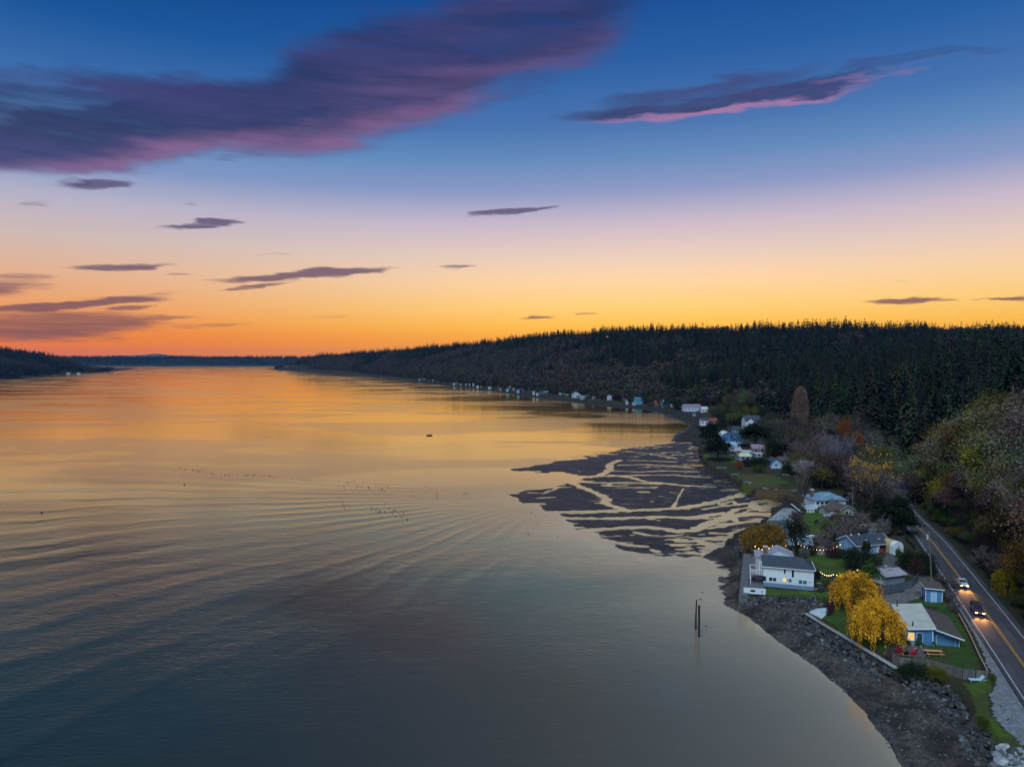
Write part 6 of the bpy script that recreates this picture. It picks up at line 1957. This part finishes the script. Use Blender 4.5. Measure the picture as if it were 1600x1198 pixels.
# house light high on the hill, and the headland houses
for q_, lab in (((940.5, 545.5), 'lit house high on the wooded hill'),):
    x, y = 205.0, 1490.0
    zz = H1(x, y)
    r = empty('hillside_house', (x, y, zz + 16), 0, lab, 'house'); MB().box(0, 9, 0, 6, -14, 5).build('wall', m_dark, r); MB().box(-.5, 9.5, -.5, 6.5, 5.01, 5.4).build('roof', ms, r); window(r, 'S', 1, 1.5, 3, 1.8, M('distant_lit_window', (1, .5, .2), emit=((1, .35, .08), 1.6)))
for px_1, lab in ((104, 'tiny pale house on the point of the left headland, left one'), (120, 'tiny pale house on the point of the left headland, right one')):
    far_house('headland_house', lab, px_1, px_1 + 5, 583.8, 4, 1, mw, ms, z=1.5, wins=1)

# ---------------------------------------------------------------- particular trees and bushes
def plant(name, label, px, py, mesh_h, cr, tk, h=None, top=None, width=None, cw=None, rz=None, group=None, z=3.0, cat_='tree'):
    x, y = G(px, py, z)
    if top is not None: h = (CAM_H - (top - HOR) * y / FPX) - z
    s = h / mesh_h
    sx = 1.0
    if width is not None: sx = (width * y / FPX) / (cw * s)
    return tree(name, label, (x, y), z - .15, cr, tk, s, rnd.uniform(0, 6.28) if rz is None else rz, group, cat_, sx)


def mk_willow(seed, h, r0, n, mat, hang=1.0, dens=1.0):
    V_, F_, lb = willow(seed, h, r0, n, hang, dens)
    return big_mesh('crown', V_, F_, [mat]), trunk_mesh('trunk', h * .3, .26, bark, lb, .1, seed)


c, t_ = mk_willow(3, 8.6, 4.7, 290, m_gold, 1.0)
plant('willow_tree', 'golden weeping willow behind, half hidden by the nearer golden willow', 1336, 955, 8.6, c, t_, top=895, width=66, cw=9.2)
c, t_ = mk_willow(8, 9.0, 4.6, 310, m_gold, .95)
plant('willow_tree', 'golden weeping willow in front, beside the blue cottage and the seawall', 1368, 1010, 9.0, c, t_, top=939, width=74, cw=9.2)
m_gold2 = leafmat('bronze_willow_leaves', (.20, .105, .018), (.32, .16, .02), (.10, .07, .02), vary=.05)
c, t_ = mk_willow(12, 8.0, 4.4, 220, m_gold2, .9)
plant('willow_tree', 'bronze willow at the water edge, leftmost of its clump', 1180, 864, 8.0, c, t_, top=822, width=46, cw=9.0)
plant('willow_tree', 'bronze willow between its leftmost neighbour and the dark pine', 1205, 866, 8.0, c, t_, top=818, width=50, cw=9.0, rz=2)
m_pine = leafmat('pine_needles', (.008, .014, .007), (.020, .026, .012), (.030, .026, .014), vary=.1)
V_, F_, lb = broadleaf(201, 10, 3.9, 46, 60, .30, low=.12, spread=.8, fill=.4)
c = big_mesh('crown', V_, F_, [m_pine]); t_ = trunk_mesh('trunk', 8, .24, bark, lb, .1, 3)
plant('pine_tree', 'dark spreading pine between the bronze willows and the small blue house', 1243, 866, 10, c, t_, top=808, width=37, cw=8.4)
V_, F_, lb = broadleaf(202, 6, 4.3, 60, 70, .26, low=.0, spread=.8, fill=.5)
cR = big_mesh('crown', V_, F_, [m_dkgreen]); tR = trunk_mesh('trunk', 3, .22, bark, lb, .1, 4)
cRg = big_mesh('crown', V_, F_, [m_green]); cRp = big_mesh('crown', V_, F_, [leafmat('plum_leaves', (.05, .02, .022), (.085, .035, .035), vary=.1)]); cRo = big_mesh('crown', V_, F_, [m_olive]); cRb = big_mesh('crown', V_, F_, [m_brown]); cRr = big_mesh('crown', V_, F_, [m_rust]); cRv = big_mesh('crown', V_, F_, [M('variegated', (.14, .12, .12), (.2, .17, .17), scale=3, rough=.9)])
plant('round_tree', 'broad round dark evergreen behind the small green conifer', 1346, 893, 6, cR, tR, top=861, width=58, cw=9.6)
V_, F_, lb = broadleaf(203, 7, 2.5, 50, 55, .26, low=.02, spread=.9, fill=.3)
Vt = V_.copy(); k_ = np.clip(1.25 - Vt[:, 2] / 7, .12, 1); Vt[:, 0] *= k_ * 1.3; Vt[:, 1] *= k_ * 1.3
cC = big_mesh('crown', Vt, F_, [leafmat('fresh_conifer', (.030, .060, .012), (.065, .105, .020), vary=.05)]); cCd = big_mesh('crown', Vt, F_, [m_dkgreen]); tC = trunk_mesh('trunk', 5.5, .16, bark, (), .02, 5)
plant('green_conifer', 'fresh green conifer rising behind the rear golden willow', 1360, 917, 7, cC, tC, top=874, width=38, cw=5.6)
for i, (px_1, py_1, top, wd, cr_, lab) in enumerate([
    (1351, 868, 845, 9, cCd, 'slim dark cypress in front of the light blue wall, left one'), (1357, 868, 847, 8, cCd, 'slim dark cypress in front of the light blue wall, right one'), (1336, 870, 856, 12, cRo, 'small olive shrub at the left corner of the light blue house'),
    (1328, 872, 858, 16, cRp, 'dark plum shrub at the left end of the light blue house'), (1420, 892, 862, 34, cR, 'large dark evergreen bush beside the gravel drive, left one'), (1445, 897, 865, 34, cR, 'large dark evergreen bush under the tall utility pole'),
    (1413, 884, 866, 24, cRg, 'green bush in front of the canopy shelter'), (1434, 900, 876, 26, cRp, 'plum coloured bush in the middle of the evergreen hedge'), (1452, 903, 880, 22, cR, 'dark bush at the road end of the hedge'), (1404, 872, 858, 10, cRg, 'small bright bush at the foot of the white drape'),
    (1250, 866, 850, 20, cR, 'dark bush right of the red brown fence'), (1268, 868, 852, 20, cR, 'dark bush left of the little grey shed'), (1257, 872, 856, 16, cRv, 'pinkish grey bush in front of the red brown fence'), (1300, 872, 858, 24, cRp, 'plum brown bushes at the far edge of the bright lawn'), (1314, 872, 860, 22, cR, 'dark bush by the far edge of the bright lawn'),
    (1243, 812, 799, 17, cRb, 'round brown bush on the patio edge'), (1298, 793, 780, 14, cRo, 'olive bush in front of the blue roofed house'), (1276, 818, 813, 8, cR, 'low dark bush at the bottom of the small bright lawn'),
    (1302, 822, 806, 20, cRp, 'dark plum bush between the dinghy and the lawn'), (1299, 958, 943, 9, cRp, 'dark red shrub at the back of the pale slab'), (1295, 962, 950, 9, cRp, 'dark red low shrub beside the pale slab'), (1304, 951, 925, 6, cCd, 'thin dark conifer at the creek left of the rear golden willow'),
    (1276, 905, 893, 14, cR, 'dark bush at the right end of the white house'), (1292, 915, 906, 20, cRo, 'low olive bush between the white house and the rear golden willow'), (1305, 920, 908, 18, cRb, 'low brown bush left of the rear golden willow'), (1283, 925, 918, 12, cRb, 'low brown plants beside the white house path'),
    (1430, 1055, 1042, 40, cR, 'dark bramble below the curved plank fence, left part'), (1462, 1060, 1047, 34, cRo, 'olive bramble below the curved plank fence, middle part'), (1412, 1056, 1045, 24, cR, 'dark weeds at the seawall end of the plank fence'), (1445, 1053, 1043, 14, cRg, 'small green weed patch below the plank fence'),
    (1552, 1068, 1058, 10, cRo, 'olive weeds at the road corner of the plank fence'), (1536, 1140, 1128, 20, cRo, 'rusty weeds on the rocks beside the lay-by'), (1390, 1028, 1018, 14, cRb, 'brown weeds under the front golden willow'),
    (1170, 728, 716, 26, cR, 'dark bush left in the hedge above the marsh'), (1190, 729, 715, 26, cR, 'dark bush in the middle of the hedge above the marsh'), (1186, 738, 728, 22, cRo, 'olive bush between the hedge and the marsh'), (1154, 733, 720, 14, cRr, 'rusty orange bush beside the small bright lawn of the bay'),
    (1230, 741, 724, 18, cR, 'dark bush below the long dark roof'), (1214, 713, 703, 20, cRo, 'dull bush behind the light blue gabled house'), (1143, 655, 646, 20, cR, 'dark bushes right of the red brown roof'), (1128, 652, 643, 18, cR, 'dark bushes below the small white building'),
]):
    plant('shrub', lab, px_1, py_1, 6, cr_ if cr_ not in (cC, cCd) else cr_, tR if cr_ not in (cC, cCd) else tC, top=top, width=wd, cw=9.6 if cr_ not in (cC, cCd) else 5.6, cat_='shrub')
# bare roadside bushes
V_, F_, lb, T_ = bare(300, 5, 3.2, 16, 9, 8, up=.6, tw=.05, lowest=.05)
cB = big_mesh('crown', V_, F_, [m_twig2]); cBm = big_mesh('crown', V_, F_, [m_mauve]); cBg = big_mesh('crown', V_, F_, [m_twig]); tB = trunk_mesh('trunk', 2, .12, bark, lb, .1, 6)
for px_1, py_1, top, wd, cr_, lab in [
    (1478, 915, 892, 30, cB, 'bare brown bush between the shed and the cars, the highest one'), (1490, 922, 900, 26, cB, 'bare brown bush hiding the front of the white car'), (1485, 945, 918, 24, cBm, 'bare mauve bush right of the small blue shed'), (1493, 962, 935, 22, cBm, 'bare mauve bush at the top of the rail fence'), (1475, 936, 922, 14, cB, 'small bare bush against the blue shed'),
    (1284, 850, 826, 34, cB, 'bare brown bush right of the long white boat'), (1306, 846, 820, 36, cB, 'bare brown bush behind the left end of the light blue house'), (1330, 838, 812, 38, cB, 'wide bare bush below the brown cottage'), (1352, 828, 806, 34, cBm, 'bare mauve bush below the utility pole'), (1290, 862, 842, 30, cBm, 'bare mauve bush above the little grey shed'), (1322, 830, 806, 30, cBg, 'bare grey bush touching the brown cottage'),
    (1538, 893, 850, 46, cBm, 'wide bare mauve bush on the bank above the road'), (1560, 905, 862, 40, cBm, 'bare mauve thicket on the bank beside the hanging yellow willow'),
    (1375, 845, 818, 30, cB, 'bare bush behind the canopy shelter'), (1250, 880, 868, 14, cB, 'bare bush left of the bright lawn')]:
    plant('bare_bush', lab, px_1, py_1, 5, cr_, tB, top=top, width=wd, cw=7.0, cat_='bush')
# tall particular trees
V_, F_, lb, T_ = bare(310, 19, 6.2, 10, 8, 7, up=.95, tw=.09, lowest=.15)
r2 = np.random.default_rng(6)
Tt = T_[(T_[:, 2] > 7.5)]
pick = Tt[(fbm(Tt[:, 0] / 3.6 + 50, Tt[:, 2] / 3.6, 2) > .05)]
pick = np.repeat(pick, 4, 0) + r2.normal(size=(len(pick) * 4, 3)) * .42
Vl, Fl = quads(pick, .34, r2, 1.3)
tkY = trunk_mesh('trunk', 10, .3, bark, lb, .3, 7)
m_orangeb = leafmat('bright_orange_leaves', (.62, .27, .015), (.80, .40, .025), vary=.06)
yt = plant('yellow_leaved_tree', 'tall tree with bare limbs and orange yellow leaves near its top, behind the dark conifers', 1362, 803, 19, big_mesh('crown', V_, F_, [m_twig2]), tkY, top=711, width=66, cw=14)
obj('leaves', big_mesh('leaves', Vl, Fl, [m_orangeb]), yt)
V_, F_, lb, T_ = bare(320, 16, 7.0, 26, 13, 11, up=.95, tw=.07, lowest=.06)
lb = [(a_, c_, r0_ * .55, r1_ * .5) for a_, c_, r0_, r1_ in lb]
plant('pale_bare_tree', 'broad pale grey bare tree with upswept twigs left of the tall yellow leaved tree', 1308, 752, 16, big_mesh('crown', V_, F_, [m_twig]), trunk_mesh('trunk', 8, .3, bark_pale, lb, .2, 8), top=682, width=62, cw=15)
V_, F_, lb, T_ = bare(330, 13, 3.0, 7, 6, 6, up=1.0, tw=.07, lowest=.3)
cD_ = big_mesh('crown', V_, F_, [m_twig2]); tD = trunk_mesh('trunk', 10, .22, bark, lb, .35, 9)
plant('bare_tree', 'tall thin bare tree in front of the white deck, left one', 1251, 803, 13, cD_, tD, top=728, width=26, cw=6.5)
plant('bare_tree', 'tall thin bare tree in front of the white deck, right one', 1257, 801, 13, cD_, tD, top=738, width=22, cw=6.5, rz=3)
V_, F_, lb, T_ = bare(331, 13, 4.5, 10, 9, 8, up=.8, tw=.08, lowest=.2)
plant('pinkish_bare_tree', 'pinkish white bare tree above the marsh right of the long dark roof', 1257, 752, 13, big_mesh('crown', V_, F_, [leafmat('pink_white_twigs', (.30, .25, .28), (.38, .32, .34), vary=.05)]), trunk_mesh('trunk', 7, .2, bark_pale, lb, .2, 10), top=718, width=34, cw=9.5)
V_, F_ = poplar(5, 26, 4.2, 3600)
plant('poplar_tree', 'tall narrow bare poplar glowing pinkish brown against the dark hill', 1250, 692, 26, big_mesh('crown', V_, F_, [m_poplar]), trunk_mesh('trunk', 22, .4, bark, (), .1, 11), top=604, width=26, cw=8.4)
plant('poplar_tree', 'shorter bare poplar beside the tall narrow one', 1240, 697, 26, big_mesh('crown', V_, F_, [m_alder]), trunk_mesh('trunk', 22, .4, bark, (), .1, 11), top=650, width=22, cw=8.4)
m_blackp = leafmat('black_pine_needles', (.006, .011, .006), (.014, .022, .010), vary=.05)
V_, F_, lb = broadleaf(204, 20, 5.0, 70, 60, .55, low=.05, spread=.7, fill=.35)
Vt = V_.copy(); k_ = np.clip(1.35 - Vt[:, 2] / 20, .2, 1); Vt[:, 0] *= k_; Vt[:, 1] *= k_
cP = big_mesh('crown', Vt, F_, [m_blackp]); tP = trunk_mesh('trunk', 16, .35, bark, (), .1, 12)
plant('dark_pine', 'tall dark pine at the beach, the taller of the two', 1109, 703, 20, cP, tP, top=651, width=24, cw=6.6)
plant('dark_pine', 'dark pine at the beach, the lower and broader of the two', 1122, 720, 20, cP, tP, top=678, width=36, cw=6.6, rz=1)
plant('dark_pine', 'broad dark conifer below the two storey white house', 1181, 699, 20, cP, tP, top=655, width=40, cw=6.6, rz=2)
for px_1, py_1, top, wd, lab in [(1400, 836, 764, 40, 'large dark conifer beside the road, the nearest of its clump'), (1386, 822, 775, 30, 'dark conifer left in the clump by the road'), (1414, 838, 790, 34, 'dark conifer right in the clump by the road, leaning over the asphalt'), (1376, 808, 768, 24, 'smaller dark conifer behind the tall yellow leaved tree'), (1406, 812, 778, 26, 'dark conifer at the back of the clump by the road')]:
    plant('dark_conifer', lab, px_1, py_1, 20, cP, tP, top=top, width=wd, cw=7.5)
plant('rust_tree', 'small rusty orange tree behind the broad pale bare tree', 1338, 712, 6, cRr, tR, top=674, width=18, cw=9.6, z=8)
plant('rust_tree', 'dull rusty tree deeper in the woods left of the other rusty tree', 1318, 690, 6, cRr, tR, top=655, width=20, cw=9.6, z=10)
c, t_ = mk_willow(15, 7.0, 2.6, 90, leafmat('hanging_yellow', (.22, .16, .012), (.34, .23, .016), vary=.05), 1.5)
x, y = 108.6, 148.0
tree('yellow_willow', 'hanging yellow willow bush on the bank right of the road', (x, y), H1(x, y) - .5, c, t_, .95, 0, None, 'tree')
V_, F_, lb, T_ = bare(340, 18, 4.0, 12, 9, 6, up=.75, tw=.09, lowest=.15)
cPb = big_mesh('crown', V_, F_, [m_twig]); tPb = trunk_mesh('trunk', 17, .22, bark_pale, lb, .2, 13)
x, y = 117.5, 158.0
tree('pale_bare_tree', 'pale bare tree with spreading limbs at the right edge, above the road', (x, y), H1(x, y) - .5, cPb, tPb, .95, 1, None, 'tree')
x, y = 113.0, 141.5
tree('fallen_tree', 'pale bare leaning tree on the bank at the right edge', (x, y), H1(x, y) - .5, cPb, tPb, .35, 4, None, 'tree')
x, y = 219.0, 298.0
V_, F_ = conifer(77, 1, 30, 13, rad=.22)
tree('tall_fir', 'tall dark fir rising above the others at the right edge', (x, y), H1(x, y) - .5, big_mesh('crown', V_, F_, [m_con_near]), trunk_mesh('trunk', .97, .014, bark), 44, 0, None, 'tree')
x, y = G(1378, 845); tree('white_dead_tree', 'small white dead tree in front of the dark conifer clump', (x, y), 2.9, cPb, tPb, .42, 2, None, 'tree')

for k, (x, y, s_) in enumerate([(124, 222, .8), (129, 238, .95), (138, 252, 1.0), (146, 268, 1.1), (122, 240, .8), (131, 254, 1.0), (149, 252, 1.1), (158, 266, 1.2), (139, 270, 1.1), (153, 283, 1.2), (118, 228, .7), (143, 240, 1.0), (137, 231, .9), (134, 262, .9), (146, 259, .8)]):
    if dist_poly(np.array([x * 1.]), np.array([y * 1.]), RDS)[0] < 4.3: continue
    cr_, tk_ = (DECM[k % 5 * 5 + (0, 1, 4)[k % 3]] if k % 2 else BARE[k % len(BARE)])
    tree('roadside_tree', 'tree closing over the far end of the road before it disappears', (x, y), H1(x, y) - .3, cr_, tk_, s_, k * 1.3, 'trees closing over the far end of the road', 'tree', 1.15)
# trees among the far houses
q1, q2 = scatter(GL([(1062, 639.5), (1000, 630.5), (920, 621.5), (850, 615), (800, 608), (740, 601.5), (700, 597), (650, 592), (560, 583), (560, 582.5), (660, 590), (740, 598), (800, 604), (890, 613), (960, 620), (1060, 629), (1100, 633)]), 8, rng)
q3, q4 = scatter(GL([(1100, 641), (1060, 638.7), (1000, 632.3), (900, 623.2), (800, 611), (740, 604), (650, 594), (650, 591), (740, 600.5), (800, 607), (900, 619), (1000, 628), (1060, 634), (1100, 637)]), 13, rng)
qx, qy = np.concatenate([q1, q3]), np.concatenate([q2, q4])
forest('far_shore_trees', 'dark trees standing among and behind the small houses along the far shore', np.column_stack([qx, qy, Hgt(qx, qy) - .3]), np.concatenate([rng.uniform(.5, 1.0, len(q1)), rng.uniform(.16, .36, len(q3))]), rng.uniform(0, 6.28, len(qx)), [DECF[0], DECF[2], big_mesh('dark_far_tree', DECF[1].vertices and broadleaf(91, 12, 5.0, 20, 12, 1.15, low=.1)[0], broadleaf(91, 12, 5.0, 20, 12, 1.15, low=.1)[1], [m_dkgreen])], 13)

# scattered garden and wood-edge trees between the houses and the road
def fill(poly, step, avoid, n_kinds, group, seed, smin, smax, name, label, crowns, z=3.0):
    r = np.random.default_rng(seed)
    X, Y = scatter(poly, step, r)
    k = dist_poly(X, Y, RDS) > 6.5
    for (ax_, ay_, rr2) in avoid: k &= np.hypot(X - ax_, Y - ay_) > rr2
    for x, y in zip(X[k], Y[k]):
        i = r.integers(len(crowns)); cr_, tk_, hh = crowns[i]
        tree(name, label, (x, y), H1(x, y) - .2, cr_, tk_, r.uniform(smin, smax) / hh, r.uniform(0, 6.28), group, 'tree', r.uniform(.9, 1.25))


mixc = [(DECM[k][0], DECM[k][1], 12) for k in (0, 1, 5, 6, 10, 14, 19, 24)] + [(b_[0], b_[1], 12) for b_ in BARE] + [(cR, tR, 8)]
fill(GL([(1262, 764), (1262, 702), (1330, 722), (1395, 745), (1402, 762), (1396, 790), (1372, 802), (1348, 790), (1326, 768)]), 6.0, [], 0, 'trees of the grove beside the road', 31, 8, 14, 'grove_tree', 'tree in the tangled grove between the blue roofed house and the road', mixc)
fill(GL([(1203, 700), (1225, 672), (1262, 702), (1262, 764), (1244, 752), (1240, 735)]), 7.0, [(*G(1240, 722), 14), (*G(1252, 700), 5)], 0, 'trees behind the marsh', 32, 8, 15, 'marsh_wood_tree', 'tree in the wood right of the bay houses', mixc)
fill(GL([(1122, 676), (1110, 650), (1140, 640), (1200, 652), (1222, 672), (1203, 690), (1165, 676), (1140, 672)]), 9.0, [(*G(1176, 672), 22), (*G(1180, 690), 18), (*G(1135, 690), 14)], 0, 'trees round the bay houses', 33, 5, 11, 'bay_garden_tree', 'dark tree in the gardens behind the bay houses', [(cR, tR, 7), (DECM[0][0], DECM[0][1], 12), (DECM[4][0], DECM[4][1], 12), (cCd, tC, 7)])
fill(GL([(1360, 826), (1380, 812), (1395, 838), (1388, 846), (1370, 842)]), 4.0, [], 0, 'bushes behind the canopy shelter', 34, 3.5, 6, 'hedge_bush', 'bush in the thicket behind the canopy shelter', [(cR, tR, 6), (cB, tB, 5)])
fill(GL([(1296, 812), (1312, 812), (1350, 812), (1352, 838), (1300, 852), (1282, 862), (1276, 850), (1290, 832)]), 3.6, [], 0, 'bushes of the overgrown garden', 35, 2.5, 5, 'garden_bush', 'bush in the overgrown garden behind the light blue house', [(cRo, tR, 8), (cB, tB, 5), (cB, tB, 5), (cRo, tR, 7), (cBm, tB, 5)])
# undergrowth on the bank above the road
ux, uy = scatter(np.vstack([FOOT[:20], CREST[:9, :2][::-1]]), 2.2, rng)
k = (dist_poly(ux, uy, RDS) > 7.2) & (uy > 80) & (uy < 300)
ux, uy = ux[k], uy[k]
forest('undergrowth', 'brambles and low brush covering the bank beside the road', np.column_stack([ux, uy, Hgt(ux, uy) - .3]), rng.uniform(.22, .5, len(ux)), rng.uniform(0, 6.28, len(ux)), [cRo, cRb, cR, cRg, cB], 9)
# drift logs at the marsh
for k, (px_1, py_1, L, lab) in enumerate([(1167, 753, 5, 'pale drift log on the marsh, left one'), (1172, 755, 4, 'pale drift log on the marsh beside the left one'), (1196, 763, 4.5, 'pale drift log on the brown marsh strip'), (1241, 767, 6, 'pale drift log by the creek bend'), (1228, 742, 5, 'pale drift log below the dark bush'), (1148, 741, 7, 'pale log at the beach top below the marsh'), (1128, 731, 8, 'long pale log at the top of the beach below the lawn'), (1213, 765, 3, 'short pale drift log right on the brown marsh'),
                                              (1286, 936, 3.5, 'pale plank beside the creek above the slab'), (1300, 940, 2.5, 'pale plank by the thin dark conifer'), (1272, 921, 4.5, 'white plank pile on the grass at the right end of the white house'), (1278, 900, 4, 'pale kerb beam at the lawn edge'), (1282, 912, 2.5, 'pale rubble beam beside the house path')]):
    x, y = G(px_1, py_1)
    b = MB(); L *= .6; b.tube((-L / 2, 0, .12), (L / 2, rnd.uniform(-.4, .4), .15), .15, .10, 7)
    tag(b.build('drift_log' if k < 8 else 'timber_beam', M('driftwood', (.34, .31, .30), (.48, .45, .43), scale=1, rough=.9), loc=(x, y, max(H1(x, y), .3)), rz=rnd.uniform(-1.2, .9)), lab, 'log' if k < 8 else 'beam')
